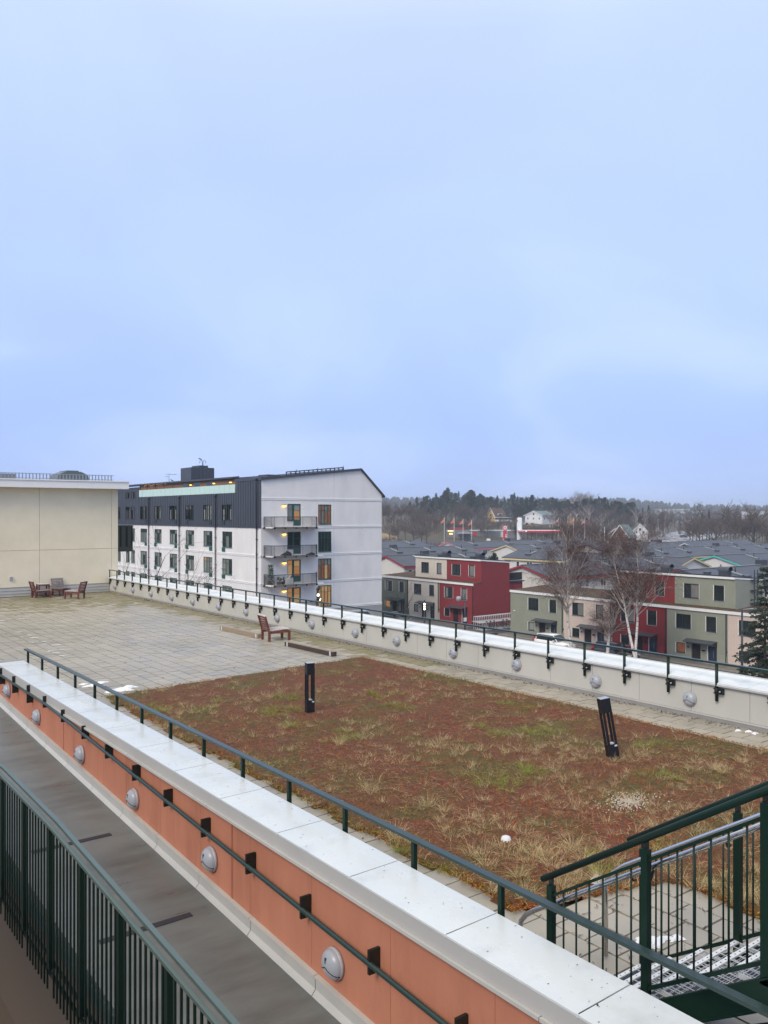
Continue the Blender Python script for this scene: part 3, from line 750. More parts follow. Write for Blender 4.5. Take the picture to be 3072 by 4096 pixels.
mb = MB(); mb.tube([(4.115, 19.2, HZ(19.2)), (4.115, 15.35, HZ(15.35)), (4.115, 15.0, HZ(15.0))] + [(4.115, 15 - 1.5 * i, HZ(15 - 1.5 * i)) for i in range(1, 12)], .024, 12); mb.build('rail', M['rail_green'], hr)
for k in range(19):
    y_ = 18.64 - 1.083 * k
    z_ = HZ(y_)
    top, bot = (.13, -.20) if k < 3 else (.115, -.09)
    mb = MB(); mb.box(4.105, y_ - .014, z_ + bot, 4.217, y_ + .014, z_ + top); mb.build('bracket', M['bracket'], hr)

# ------------------------------------------------------------------ ramp, balustrade, lower slab
tag(boxobj('gallery_shade_slab', M['slab'], None, -2.2, -8, -1.8, -.2, 16, -1.6), kind='structure')  # unseen slab left of the camera, added to shade ramp and balustrade
mb = MB()
mb.hexa([(2.6, -3, RZ(-3) - .25), (4.215, -3, RZ(-3) - .25), (4.215, 24, RZ(24) - .25), (2.6, 24, RZ(24) - .25), (2.6, -3, RZ(-3)), (4.215, -3, RZ(-3)), (4.215, 24, RZ(24)), (2.6, 24, RZ(24))])
tag(mb.build('ramp', M['ramp']), kind='structure')
tag(boxobj('slab_edge', M['railtop'], None, 2.58, -3, -4.62, 2.599, 24, -4.47), kind='structure')
tag(boxobj('lower_slab', M['slab'], None, -4, -3, -7.3, 4.2, 13.43, -7.0), kind='structure')
tag(boxobj('lower_slab', M['slab'], None, -4, 13.45, -7.3, 4.2, 40, -7.0), kind='structure')
tag(boxobj('ramp_retaining_wall', M['slab'], None, 2.9, -3, -7.1, 3.0, 24, -4.95), kind='structure')
for (y_, lab) in ((8.61, 'black grip strip across the ramp, the nearer of two'), (11.18, 'black grip strip across the ramp, the farther of two')):
    mb = MB(); mb.hexa([(x_, yy, RZ(yy) + dz) for dz in (.001, .006) for x_, yy in ((2.85, y_ - .045), (3.86, y_ - .045), (3.86, y_ + .045), (2.85, y_ + .045))])
    tag(mb.build('grip_strip', M['strip']), lab, 'grip strip', 'grip strips on the ramp')
bal = thing('balustrade', 'dark green vertical bar balustrade along the open side of the ramp', 'balustrade', (2.5, 8, -4.4))
FZ = lambda y: -3.20 if y > 9 else -3.20 - .042 * (9 - y)
for nm, xc, dz, w in (('handrail', 2.552, 0, .044), ('lower_rail', 2.487, -.045, .038)):
    mb = MB()
    pts = [(xc, -2.5), (xc, 9.0), (xc, 11.35), (xc - .03, 11.6), (xc - .03, 14.0)]
    for i in range(len(pts) - 1):
        (xa, ya), (xb, yb) = pts[i], pts[i + 1]
        mb.bar((xa, ya, FZ(ya) + dz), (xb, yb, FZ(yb) + dz), w, .03)
    mb.build(nm, M['railtop'], bal)
boxobj('inner_rail', M['dkgreen'], bal, 2.509, -2.5, -3.42, 2.527, 14, -3.30) if False else None
i = 0; y_ = 12.65
while y_ > -2.4:
    zt = FZ(y_) - .062
    if i % 9 == 4:
        mb = MB(); mb.box(2.476, y_ - .026, -4.75, 2.524, y_ + .026, zt); mb.build('post', M['dkgreen'], bal)
    else:
        mb = MB(); mb.box(2.492, y_ - .011, -5.0, 2.508, y_ + .011, zt); mb.build('baluster', M['dkgreen'], bal)
    y_ -= .115; i += 1
mb = MB(); mb.box(2.515, -2.5, -4.86, 2.535, 13, -4.81); mb.box(2.515, -2.5, -4.70, 2.535, 13, -4.66); mb.build('bottom_rail', M['dkgreen'], bal)

# ------------------------------------------------------------------ steel stair
st = thing('steel_staircase', 'dark green steel stair with grated treads rising from the terrace at right', 'staircase', (5.55, 4.4, TZ))
HR = lambda y: -2.90 + .645 * (4.44 - y)
for X0, ys_, y_end in ((5.0, (4.44, 3.57, 2.70, 1.83), 1.6), (6.1, (4.38, 3.52, 2.66, 1.8), 1.6)):
    s = 1 if X0 > 5.5 else -1
    mb = MB(); hz_ = .075 if X0 < 5.5 else .125; mb.tube([(X0, 4.53, HR(4.53) + hz_), (X0, y_end, HR(y_end) + hz_)], .026, 12); mb.build('handrail', M['dkgreen'], st)
    mb = MB(); mb.bar((X0, 4.42, HR(4.42) - .085), (X0, y_end, HR(y_end) - .085), .03, .022); mb.build('upper_rail', M['dkgreen'], st)
    mb = MB(); mb.bar((X0, 3.9 if X0 < 5.5 else 4.3, HR(3.9 if X0 < 5.5 else 4.3) - .98), (X0, y_end, HR(y_end) - .98), .03, .026); mb.build('lower_rail', M['dkgreen'], st)
    for i, yp in enumerate(ys_):
        mb = MB(); mb.box(X0 - .026, yp - .026, TZ if i == 0 else HR(yp) - 1.12, X0 + .026, yp + .026, HR(yp))
        mb.build('post', M['dkgreen'], st)
        mb = MB(); mb.box(X0 - .008, yp - .02, HR(yp), X0 + .008, yp + .02, HR(yp) + .055); mb.tube([(X0 - .02, yp, HR(yp) + .02), (X0 + .02, yp, HR(yp) + .02)], .007, 6); mb.build('bracket', M['bracket'], st)
        if i < 3:
            nb_ = 6
            for k in range(nb_):
                yb = yp - (ys_[i] - ys_[i + 1]) * (k + 1) / (nb_ + 1)
                zb = HR(yb) - .98 if not (i == 0) else (TZ + .02 if X0 < 5.5 else HR(yb) - .98)
                mb = MB(); mb.tube([(X0, yb, zb), (X0, yb, HR(yb) - .088)], .0075, 8); mb.build('baluster', M['dkgreen'], st)
    # stringer: channel with flanges
    mb = MB()
    for dz, w, h in ((-1.08, .06, .012), (-1.27, .06, .012)):
        mb.bar((X0 - s * .0, 4.5, HR(4.5) + dz), (X0, y_end, HR(y_end) + dz), w, h)
    mb.bar((X0 + s * .02, 4.5, HR(4.5) - 1.175), (X0 + s * .02, y_end, HR(y_end) - 1.175), .012, .18)
    mb.build('stringer', M['dkgreen'], st)
# stainless inner handrails with a bent-down lower end
mb = MB(); mb.tube([(5.09, 4.86, TZ + .02), (5.09, 4.86, -3.44), (5.09, 4.845, -3.36), (5.09, 4.79, -3.29), (5.09, 4.70, -3.22), (5.09, 3.6, -2.50), (5.09, 1.6, -1.19)], .021, 14); mb.build('inner_handrail', M['stainless'], st)
mb = MB(); mb.tube([(6.0, 4.70, TZ + .02), (6.0, 4.70, -3.28), (6.0, 4.685, -3.2), (6.0, 4.62, -3.12), (6.0, 4.5, -3.02), (6.0, 3.3, -2.25), (6.0, 1.6, -1.16)], .021, 14); mb.build('inner_handrail', M['stainless'], st)
for (xa, xb) in ((5.02, 5.09), (6.08, 6.0)):
    for yp in (4.44, 3.57, 2.7):
        zc = -2.50 - (yp - 3.6) * .655 - .03
        mb = MB(); mb.tube([(xa, yp, zc - .06), ((xa + xb) / 2, yp, zc - .06), (xb, yp, zc)], .009, 6); mb.build('bracket', M['bracket'], st)
for k in range(9):
    yn, zt = 4.40 - .29 * k, -3.845 + .185 * k
    if zt < TZ + .03: continue
    tr = MB(); tr.box(5.03, yn - .30, zt - .035, 6.07, yn - .292, zt); tr.box(5.03, yn - .045, zt - .035, 5.035, yn - .292, zt); tr.box(6.065, yn - .292, zt - .035, 6.07, yn - .045, zt)
    t = tr.build('tread', M['steel'], st)
    g = MB()
    for q in range(13): g.box(5.035 + 1.03 * q / 12 - .003, yn - .291, zt - .006, 5.035 + 1.03 * q / 12 + .003, yn - .037, zt - .001)
    for q in range(5): g.box(5.036, yn - .080 - .044 * q - .0012, zt - .006, 6.064, yn - .080 - .044 * q + .0012, zt - .0015)
    tag(g.build('grating', M['steel'], t), kind='stuff')
    b = MB(); b.box(5.03, yn - .036, zt - .012, 6.07, yn, zt + .002); b.box(5.03, yn - .01, zt - .03, 6.07, yn, zt - .013); b.build('nosing', M['nosing'], t)
    h_ = MB()
    for q in range(17):
        xx = 5.06 + .97 * q / 16
        h_.box(xx - .004, yn - .023, zt + .0025, xx + .004, yn - .015, zt + .0045)
    tag(h_.build('grip_hole', M['bracket'], t), kind='stuff')
mt = MB(); mt.box(5.12, 4.16, -3.842, 5.95, 4.34, -3.832)
o = tag(mt.build('step_mat', M['black_met']), 'black plastic mat lying on the lowest grated stair tread', 'mat')
nb_ = MB()
for q in range(9):
    for r_ in range(3): nb_.tube([(5.2 + .085 * q, 4.2 + .05 * r_, -3.8318), (5.2 + .085 * q, 4.2 + .05 * r_, -3.827)], .01, 6)
tag(nb_.build('stud', M['bracket'], o), kind='stuff')
boxobj('support_beam', M['dkgreen'], st, 5.03, 1.5, -3.45, 5.07, 1.6, -1.9) if False else None
mb = MB(); mb.bar((5.1, 3.6, -3.74), (5.1, 1.2, -2.3), .05, .05); mb.bar((6.02, 3.6, -3.74), (6.02, 1.2, -2.3), .05, .05); mb.build('under_beam', M['dkgreen'], st)
mb = MB(); mb.box(5.3, 2.2, TZ, 5.36, 2.26, -2.7); mb.build('support_leg', M['dkgreen'], st)
mb = MB(); mb.hexa([(5.03, 4.2, TZ + .01), (6.07, 4.2, TZ + .01), (6.07, 1.6, HR(1.6) - 1.24), (5.03, 1.6, HR(1.6) - 1.24), (5.03, 4.2, TZ + .02), (6.07, 4.2, TZ + .02), (6.07, 1.6, HR(1.6) - 1.225), (5.03, 1.6, HR(1.6) - 1.225)]); mb.build('under_shade_sheet', M['bag'], st)  # black sheet added below the treads, stands in for the shade there

# ------------------------------------------------------------------ bollard lights, chairs, timbers, small things
def bollard(label, loc, rz, tilt=None):
    root = thing('bollard_light', label, 'bollard light', loc, rz, 'black bollard lights in the sedum bed')
    if tilt: root.rotation_euler = tilt
    w = .078
    b = MB(); b.box(-w, -w, -.02, w, w, .27); b.build('base', M['black_met'], root, world=False)
    for sx in (-1, 1):
        for sy in (-1, 1):
            b = MB(); b.box(sx * w, sy * w, .27, sx * (w - .032), sy * (w - .032), .775); b.build('corner_post', M['black_met'], root, world=False)
    b = MB(); b.box(-w, -w, .775, w, w, 1.0); b.build('head', M['black_met'], root, world=False)
    b = MB(); b.box(-w + .003, -w + .003, 1.0, w - .003, w - .003, 1.004); b.build('top_plate', M['lamp_grey'], root, world=False)
    b = MB(); b.box(-w + .04, -w + .04, .27, w - .04, w - .04, .285); b.build('reflector', M['sticker'], root, world=False)
    b = MB(); b.box(.022, -w - .002, .235, .068, -w - .0005, .262); b.build('sticker', M['sticker'], root, world=False)
    return root
bollard('upright black bollard light standing in the middle of the sedum bed', (8.74, 13.97, TZ), R(-14))
bx, by = ground_at(2455, 3042, TZ)
bollard('leaning black bollard light near the far parapet', (bx, by, TZ + .0), R(0), (R(-3), R(-9), R(-26)))

def chair(label, loc, rz, seat='wood_bleach', back='wood', leg='wood'):
    root = thing('lounge_chair', label, 'garden chair', loc, rz, 'wooden lounge chairs on the terrace')
    W, D = .31, .33
    for sx in (-1, 1):
        for sy in (-1, 1):
            b = MB(); h = .30 if sx > 0 else .34
            b.box(sx * D - .035, sy * (W - .03) - .03, 0, sx * D + .035, sy * (W - .03) + .03, h); b.build('leg', M[leg], root, world=False)
    for sy in (-1, 1):
        b = MB(); b.bar((-D, sy * (W - .03), .27), (D, sy * (W - .03), .285), .028, .075); b.build('side_rail', M[leg], root, world=False)
    b = MB(); b.box(D - .0, -W + .06, .245, D + .025, W - .06, .305); b.build('apron', M[leg], root, world=False)
    for k in range(8):
        x_ = -D + .02 + k * .088; b = MB(); b.box(x_ - .032, -W, .325 + .004 * k, x_ + .032, W, .345 + .004 * k); b.build('seat_slat', M[seat], root, world=False)
    bd = Vector((-.24, 0, .97)).normalized()
    for sy in (-1, 1):
        b = MB(); p = Vector((-D, sy * (W - .03), .30)); b.bar(p, p + bd * .49 + Vector((-.02, 0, 0)), .04, .06, up=(1, 0, 0)); b.build('back_post', M[back], root, world=False)
    for k in range(6):
        p = Vector((-D - .005, 0, .30)) + bd * (.07 + .076 * k)
        b = MB(); b.bar(p + Vector((0, -W + .05, 0)), p + Vector((0, W - .05, 0)), .02, .05, up=bd); b.build('back_slat', M[back], root, world=False)
    p = Vector((-D - .012, 0, .30)) + bd * .505
    b = MB(); b.bar(p + Vector((0, -W, 0)), p + Vector((0, W, 0)), .05, .03, up=bd); b.build('top_rail', M[seat if seat != 'wood' else back], root, world=False)
    return root
chair('red brown lounge chair with bleached seat standing alone beside the timbers', (13.07, 22.88, TZ), R(-7))
chair('red brown lounge chair turned away, rightmost of the group by the cream wall', (12.07, 39.92, TZ), R(135), back='wood')
chair('bleached grey lounge chair against the cream wall, middle of the group', (12.0, 41.72, TZ), R(-78), seat='wood_grey', back='wood_grey')
chair('red brown lounge chair at far left with a small table on its seat', (10.93, 41.25, TZ), R(2))
chair('grey lounge chair pushed behind the chair that carries the table', (11.10, 41.93, TZ), R(-90), seat='wood_grey', back='wood_grey')
tb = thing('side_table', 'small slatted side table placed upside on the leftmost lounge chair seat', 'side table', (11.0, 41.22, TZ + .375))
tb['label'] = 'small slatted wooden side table standing on the leftmost lounge chair'
for sx in (-1, 1):
    for sy in (-1, 1):
        b = MB(); b.box(sx * .22 - .03, sy * .2 - .03, 0, sx * .22 + .03, sy * .2 + .03, .25); b.build('leg', M['wood'], tb, world=False)
for k in range(6):
    b = MB(); b.box(-.26, -.235 + .08 * k, .25, .26, -.165 + .08 * k, .275); b.build('top_slat', M['wood_bleach'], tb, world=False)
for sy in (-1, 1):
    b = MB(); b.box(-.2, sy * .2 - .012, .19, .2, sy * .2 + .012, .25); b.build('apron', M['wood'], tb, world=False)
def timber(label, p0, p1, m):
    root = thing('timber_beam', label, 'timber', ((p0[0] + p1[0]) / 2, (p0[1] + p1[1]) / 2, TZ), 0, 'square timbers lying on the terrace')
    mb = MB(); mb.bar((p0[0], p0[1], TZ + .065), (p1[0], p1[1], TZ + .065), .13, .12); mb.build('beam', M[m], root)
    d = (Vector(p1) - Vector(p0)).normalized()
    for q in (.1, (Vector(p1) - Vector(p0)).length - .17):
        a = Vector(p0) + d * q; c_ = a + d * .07
        mb = MB(); mb.bar((a.x, a.y, TZ + .066), (c_.x, c_.y, TZ + .066), .134, .124); mb.build('metal_strap', M['steel'], root)
    mb = MB(); mb.bar((p0[0], p0[1], TZ + .1285), (p1[0], p1[1], TZ + .1285), .125, .006); mb.build('top_face', M['timber'], root)
timber('pale square timber lying left of the single lounge chair', (12.74, 26.0), (12.82, 23.45), 'timber')
timber('dark wet square timber lying right of the single lounge chair', (12.73, 21.65), (12.82, 19.2), 'timber_dark')
dx_, dy_ = ground_at(2024, 3372, TZ)
dm = thing('roof_drain_guard', 'small white notched dome drain guard in the near part of the bed', 'drain guard', (dx_, dy_, TZ))
mb = MB(); mb.lathe([(.0, .082), (.035, .082), (.052, .072), (.062, .045)], (0, 0, 0), (0, 0, 1), 16); mb.build('dome', M['white_pl'], dm, world=False)
for k in range(10):
    a0, a1 = 2 * math.pi * k / 10, 2 * math.pi * (k + .62) / 10
    mb = MB(); mb.lathe([(.062, .047), (.070, .0)], (0, 0, 0), (0, 0, 1), 2, a0, a1); mb.build('finger', M['white_pl'], dm, world=False)
gx_, gy_ = ground_at(2390, 3535, TZ)
gt = thing('drain_grate', 'white slotted drain cover half hidden behind the stair balusters', 'drain cover', (gx_, gy_, TZ + .02), R(20))
mb = MB(); mb.box(-.12, -.06, 0, .12, -.045, .03); mb.box(-.12, .045, 0, .12, .06, .03); mb.build('frame', M['white_pl'], gt, world=False)
for k in range(6):
    mb = MB(); mb.box(-.115 + .04 * k, -.044, .005, -.09 + .04 * k, .044, .028); mb.build('bar', M['white_pl'], gt, world=False)
bn = [(4.6, 12.0), (4.3, 8.2)]
# specks on the near coping
mb = MB()
for _ in range(260):
    x_, y_ = random.uniform(4.19, 4.67), random.uniform(2.2, 18); s = random.choice([.003, .004, .006, .009])
    z_ = CZ - .004 + .008 * (x_ - 4.16) / .54
    mb.quad((x_ - s, y_, z_ + .001), (x_, y_ - s * .7, z_ + .003), (x_ + s, y_, z_ + .001), (x_, y_ + s * .6, z_ + .002))
tag(mb.build('dirt_specks', M['debris'], fix=False), 'dark dirt specks on the pale near coping', kind='stuff')
lx, ly = ground_at(2390, 4022, CZ)
mb = MB()
for k in range(7):
    a = 6.28 * k / 7; r_ = random.uniform(.006, .012); mb.quad((lx, ly, CZ + .012), (lx + r_ * math.cos(a), ly + r_ * math.sin(a), CZ + .003), (lx + r_ * math.cos(a + 1), ly + r_ * math.sin(a + 1), CZ + .002))
tag(mb.build('dead_leaf', M['debris'], fix=False), 'crumpled brown leaf lying on the near coping', 'leaf')

# ------------------------------------------------------------------ cream building at the far end of the terrace
cb = thing('cream_building', 'cream panelled building with overhanging white fascia closing the far end of the terrace', 'building', (9, 44, TZ))
boxobj('wall', M['joint'], cb, -6, 42.33, GZ, 14.955, 54, 1.42)
xs_ = [-6, -1.2, 4.5, 11.13, 14.63, 14.96]
for zs in ((TZ + .46, -1.716), (-1.70, 1.40)):
    for i in range(len(xs_) - 1):
        boxobj('wall_panel', M['yellow'], cb, xs_[i] + .007, 42.30, zs[0], xs_[i + 1] - .007, 42.33, zs[1])
boxobj('side_wall', M['yellow'], cb, 14.956, 42.34, GZ, 14.975, 54, 1.40)
for k, (z0, z1, y0) in enumerate(((TZ + .02, TZ + .16, 42.235), (TZ + .165, TZ + .30, 42.26), (TZ + .305, TZ + .45, 42.285))):
    boxobj('flashing', M['grey_flash'], cb, -6, y0, z0, 14.5, 42.329, z1 - .012)
    boxobj('flashing_edge', M['fascia_metal'], cb, -6, y0 - .018, z1 - .011, 14.5, 42.329, z1 + .003)
boxobj('fascia', M['white_trim'], cb, -6, 41.72, 1.30, 15.32, 41.78, 1.64)
boxobj('side_fascia', M['white_trim'], cb, 15.26, 41.781, 1.30, 15.32, 54, 1.64)
boxobj('soffit', M['white_trim'], cb, -6, 41.781, 1.36, 15.259, 54, 1.40)
boxobj('fascia_cap', M['white_trim'], cb, -6, 41.68, 1.642, 15.36, 41.80, 1.70)
mb = MB(); mb.hexa([(-6, 41.80, 1.5), (15.25, 41.80, 1.5), (15.25, 54, 1.5), (-6, 54, 1.5), (-6, 41.80, 1.66), (15.25, 41.80, 1.66), (15.25, 54, 1.95), (-6, 54, 1.95)]); mb.build('roof', M['roof'], cb)
mb = MB(); mb.box(-2, 42.9, 2.0, 14.95, 42.93, 2.03); mb.box(-2, 42.9, 1.78, 14.95, 42.93, 1.80); mb.build('snow_guard_rail', M['lamp_grey'], cb)
gb = MB(); x_ = -2
while x_ < 14.9: gb.box(x_, 42.905, 1.68, x_ + .05, 42.925, 2.0); x_ += .16
tag(gb.build('snow_guard_bar', M['lamp_grey'], cb), kind='stuff')
mb = MB(); mb.box(-2, 47, 1.7, 11.2, 47.3, 2.16); mb.build('roof_ridge_panel', M['roof_metal'], cb)
vh = MB(); vh.prism([(-.82, .1), (.82, .1), (.74, .36), (.40, .52), (-.40, .52), (-.74, .36)], lambda u, v, w: (13.55 + u, 45 + w, 1.75 + v), 0, 1.6); v = vh.build('vent_hood', M['hood_grey'], cb)
boxobj('vent_cap', M['hood_grey'], v, 13.25, 45.1, 2.275, 13.85, 46.5, 2.33)
boxobj('outlet_box', M['lamp_grey'], cb, 9.78, 42.24, -3.12, 9.90, 42.30, -2.94)
# bay of dark perforated sheet on the right flank
by_ = MB(); by_.box(14.99, 43.0, -1.92, 16.0, 46.2, -1.66); by_.box(14.99, 43.0, -.62, 16.0, 46.2, -.55); by_.build('bay_frame', M['perforated'], cb)
for x_ in (15.0, 15.32, 15.64, 15.92):
    boxobj('bay_post', M['dkgreen'], cb, x_, 42.99, -1.66, x_ + .07, 43.05, -.62)
for i in range(3): boxobj('bay_screen', M['perforated'], cb, 15.08 + .32 * i, 43.01, -1.655, 15.31 + .32 * i, 43.03, -.625)
boxobj('bay_side', M['perforated'], cb, 15.95, 43.06, -1.655, 15.99, 46.2, -.625)

# ------------------------------------------------------------------ facade tools
def skin(mb, m, u0, u1, v0, v1, ops, depth=.14):
    """wall face with real openings and reveals; m(u, v, w): w runs inwards"""
    us = sorted({u0, u1, *[max(u0, min(u1, o[i])) for o in ops for i in (0, 1)]}); vs = sorted({v0, v1, *[max(v0, min(v1, o[i])) for o in ops for i in (2, 3)]})
    for i in range(len(us) - 1):
        for j in range(len(vs) - 1):
            uc, vc = (us[i] + us[i + 1]) / 2, (vs[j] + vs[j + 1]) / 2
            if any(o[0] < uc < o[1] and o[2] < vc < o[3] for o in ops): continue
            mb.quad(m(us[i], vs[j], 0), m(us[i + 1], vs[j], 0), m(us[i + 1], vs[j + 1], 0), m(us[i], vs[j + 1], 0))
    for a, b, c, d in ops:
        for p, q in (((a, c), (b, c)), ((b, c), (b, d)), ((b, d), (a, d)), ((a, d), (a, c))):
            mb.quad(m(*p, 0), m(*q, 0), m(*q, depth), m(*p, depth))
def window(parent, m, a, b, c, d, fm, panes, cols=(.5,), rows=(), w0=.05, fw=.07, sill=True, trim=None, name='window'):
    """framed window; cols/rows are mullion positions as fractions; panes is a material name or list"""
    mb = MB()
    def bx(u0, u1, v0, v1, wa, wb): mb.hexa([m(u0, v0, wa), m(u1, v0, wa), m(u1, v0, wb), m(u0, v0, wb), m(u0, v1, wa), m(u1, v1, wa), m(u1, v1, wb), m(u0, v1, wb)])
    g = .003
    bx(a + g, a + fw, c + g, d - g, w0, w0 + .07); bx(b - fw, b - g, c + g, d - g, w0, w0 + .07)
    bx(a + fw, b - fw, c + g, c + fw, w0, w0 + .07); bx(a + fw, b - fw, d - fw, d - g, w0, w0 + .07)
    us = [a + fw] + [a + (b - a) * t for t in cols] + [b - fw]; vs = [c + fw] + [c + (d - c) * t for t in rows] + [d - fw]
    for u in us[1:-1]: bx(u - .04, u + .04, c + fw, d - fw, w0 + .004, w0 + .066)
    for v in vs[1:-1]: bx(a + fw, b - fw, v - .018, v + .018, w0 + .010, w0 + .06)
    f = mb.build(name, M[fm], parent)
    k = 0
    for i in range(len(us) - 1):
        for j in range(len(vs) - 1):
            q = MB(); q.quad(m(us[i], vs[j], w0 + .045), m(us[i + 1], vs[j], w0 + .045), m(us[i + 1], vs[j + 1], w0 + .045), m(us[i], vs[j + 1], w0 + .045))
            pm = panes if isinstance(panes, str) else panes[k % len(panes)]
            q.build('pane', M[pm], f); k += 1
    if sill:
        q = MB(); q.hexa([m(a - .03, c - .05, -.06), m(b + .03, c - .05, -.06), m(b + .03, c - .05, .05), m(a - .03, c - .05, .05), m(a - .03, c - .02, -.06), m(b + .03, c - .02, -.06), m(b + .03, c + .002, .05), m(a - .03, c + .002, .05)])
        q.build('sill', M[fm], f)
    if trim:
        q = MB()
        for (u0, u1, v0, v1) in ((b + .002, b + .06, c - .06, d + .03), (a - .03, a - .002, c - .06, d + .03), (a - .002, b + .002, c - .09, c - .055)):
            q.hexa([m(u0, v0, -.03), m(u1, v0, -.03), m(u1, v0, .01), m(u0, v0, .01), m(u0, v1, -.03), m(u1, v1, -.03), m(u1, v1, .01), m(u0, v1, .01)])
        q.build('casing', M[trim], f)
    return f
def bxm(name, mt, parent, m, u0, u1, v0, v1, wa, wb):
    mb = MB(); mb.hexa([m(u0, v0, wa), m(u1, v0, wa), m(u1, v0, wb), m(u0, v0, wb), m(u0, v1, wa), m(u1, v1, wa), m(u1, v1, wb), m(u0, v1, wb)])
    return mb.build(name, M[mt], parent)

# ------------------------------------------------------------------ white apartment building
WX, WY, WX2, WYE = 42.7, 77.8, 58.5, 128.0
wb_ = thing('apartment_building', 'white rendered apartment building with dark sheet top storey and gable balconies', 'building', (50, 95, GZ))
mL = lambda u, v, w: (WX + w, u, v)               # long side, facing -X
mG = lambda u, v, w: (u, WY + w, v)               # gable, facing -Y
dark_ops, mid_ops, low_ops, bot_ops = [], [], [], []
big = [(109.5, 111.9), (104.5, 106.9), (99.47, 101.86), (94.47, 96.9), (89.45, 91.87), (84.45, 86.92)]
pair = [(116.05, 117.5), (113.98, 115.45), (119.6, 120.9)]
for a, b in big + pair:
    dark_ops.append((a, b, -.63, 1.15)); mid_ops.append((a, b, -3.68, -1.89)); low_ops.append((a, b, -6.72, -4.94)); bot_ops.append((a, b, -9.75, -8.0))
for a, b in pair[:2]: dark_ops.append((a, b, 2.3, 3.2))
mb = MB()
skin(mb, mL, WY + .003, WYE, GZ, -1.32, mid_ops + low_ops + bot_ops)
mb.build('wall', M['white'], wb_)
prof = [(WX + .15, GZ), (WX2, GZ), (WX2, 2.25), (55.5, 5.08), (WX + .15, 3.7)]
gable_ops = [(45.86, 47.55, z0, z1) for z0, z1 in ((-1.19, 1.17), (-4.22, -1.83), (-7.25, -4.83), (-10.26, -7.83))] + [(49.76, 51.53, z0, z1) for z0, z1 in ((-1.08, 1.13), (-4.10, -1.85), (-7.16, -4.83), (-10.17, -7.80))]
mb = MB(); mb.prism(prof, mG, .145, WYE - WY); mb.build('body', M['white'], wb_)
mb = MB(); skin(mb, mG, WX, WX2, GZ, 1.62, gable_ops)
mb.quad(mG(WX, 1.62, 0), mG(WX2, 1.62, 0), mG(WX2, 2.25, 0), mG(55.5, 5.08, 0), mG(WX, 3.74, 0))
mb.build('gable_wall', M['white'], wb_)
# standing seam top storey on the long side: one panel and one rib per tray
pd = -.05
mb = MB(); sk_ops = dark_ops
yy = WY + .02; edges = []
while yy < WYE - .3: edges.append(yy); yy += .56
edges.append(WYE)
gl_y0, gl_y1 = 83.65, 112.3
for i in range(len(edges) - 1):
    a, b = edges[i], edges[i + 1]
    top = 2.42 if (gl_y0 < (a + b) / 2 < gl_y1) else 3.70 + (.0 if a < 100 else .1)
    ivs = [(-1.32, top)]
    pm = MB()
    cuts = [o for o in dark_ops if o[0] < b and o[1] > a]
    mloc = lambda u, v, w: (WX + pd + w, u, v)
    skin(pm, mloc, a, b, -1.32, top, [(max(a, o[0]), min(b, o[1]), o[2], o[3]) for o in cuts if o[3] < top + .1], .17)
    p = pm.build('sheet_panel', M['seam'], wb_)
    r_ = MB()
    segs = [(-1.32, top)]
    for o in dark_ops:
        if o[0] - .01 < a < o[1] + .01: segs = [s2 for s in segs for s2 in ((s[0], min(s[1], o[2])), (max(s[0], o[3]), s[1])) if s2[1] - s2[0] > .02]
    for s in segs: r_.box(WX + pd - .035, a - .012, s[0], WX + pd, a + .012, s[1])
    r_.build('seam', M['seam'], p)
bxm('drip_edge', 'seam', wb_, mL, WY - .02, WYE, -1.40, -1.325, -.09, .0)
bxm('corner_trim', 'seam', wb_, mL, WY - .015, WY + .018, -1.32, 3.74, -.06, .0)
# string courses
for z_ in (1.69, -1.32, -4.36, -7.35, -10.3):
    if z_ < 1:
        for dz in (-.07, .07):
            if z_ < -2: bxm('string_course', 'white_trim', wb_, mL, WY - .05, WYE, z_ + dz - .045, z_ + dz + .045, -.05, .0)
    for dz in (-.07, .07): bxm('string_course', 'white_trim', wb_, mG, WX - (.05 if z_ < -2 else 0), WX2 + .03, z_ + dz - .045, z_ + dz + .045, -.05, 0)
bxm('gable_joint', 'grey_plinth', wb_, mG, 51.84, 51.86, -10.2, 4.6, -.003, 0)
bxm('plinth', 'grey_plinth', wb_, mG, 51.9, WX2 + .02, GZ, -10.42, -.03, 0)
# windows of the long side
rp = random.Random(3)
for r_i, (z0, z1) in enumerate(((-.63, 1.15), (-3.68, -1.89), (-6.72, -4.94), (-9.75, -8.0))):
    fm = 'frame_dark' if r_i == 0 else 'frame_green'
    ml = (lambda u, v, w: (WX + pd + w, u, v)) if r_i == 0 else mL
    for k, (a, b) in enumerate(big):
        ps = [rp.choice(['glass', 'glass', 'curtain', 'blind']) for _ in range(6)]
        if (r_i, k) == (2, 4): ps[5] = 'lit2'
        window(wb_, ml, a, b, z0, z1, fm, ps, cols=(.36, .68), rows=(.72,))
        side = a if k % 2 == 0 else b - .75         # the opening casement reaches lower, with a sheet metal apron
        side = b - .78 if k % 2 == 1 else a
        ap = bxm('window_apron', fm, wb_, ml, side, side + .78, z0 - .50, z0 - .055, -.055, .0)
        bxm('apron_rail', fm, ap, ml, side - .04, side + .82, z0 + .58, z0 + .63, -.13, -.06)
    for a, b in pair:
        window(wb_, ml, a, b, z0, z1, fm, [rp.choice(['glass', 'curtain', 'glass']) for _ in range(4)], cols=(.5,), rows=(.72,))
for a, b in pair[:2]: window(wb_, lambda u, v, w: (WX + pd + w, u, v), a, b, 2.3, 3.2, 'frame_dark', ['glass', 'curtain'], cols=(.5,))
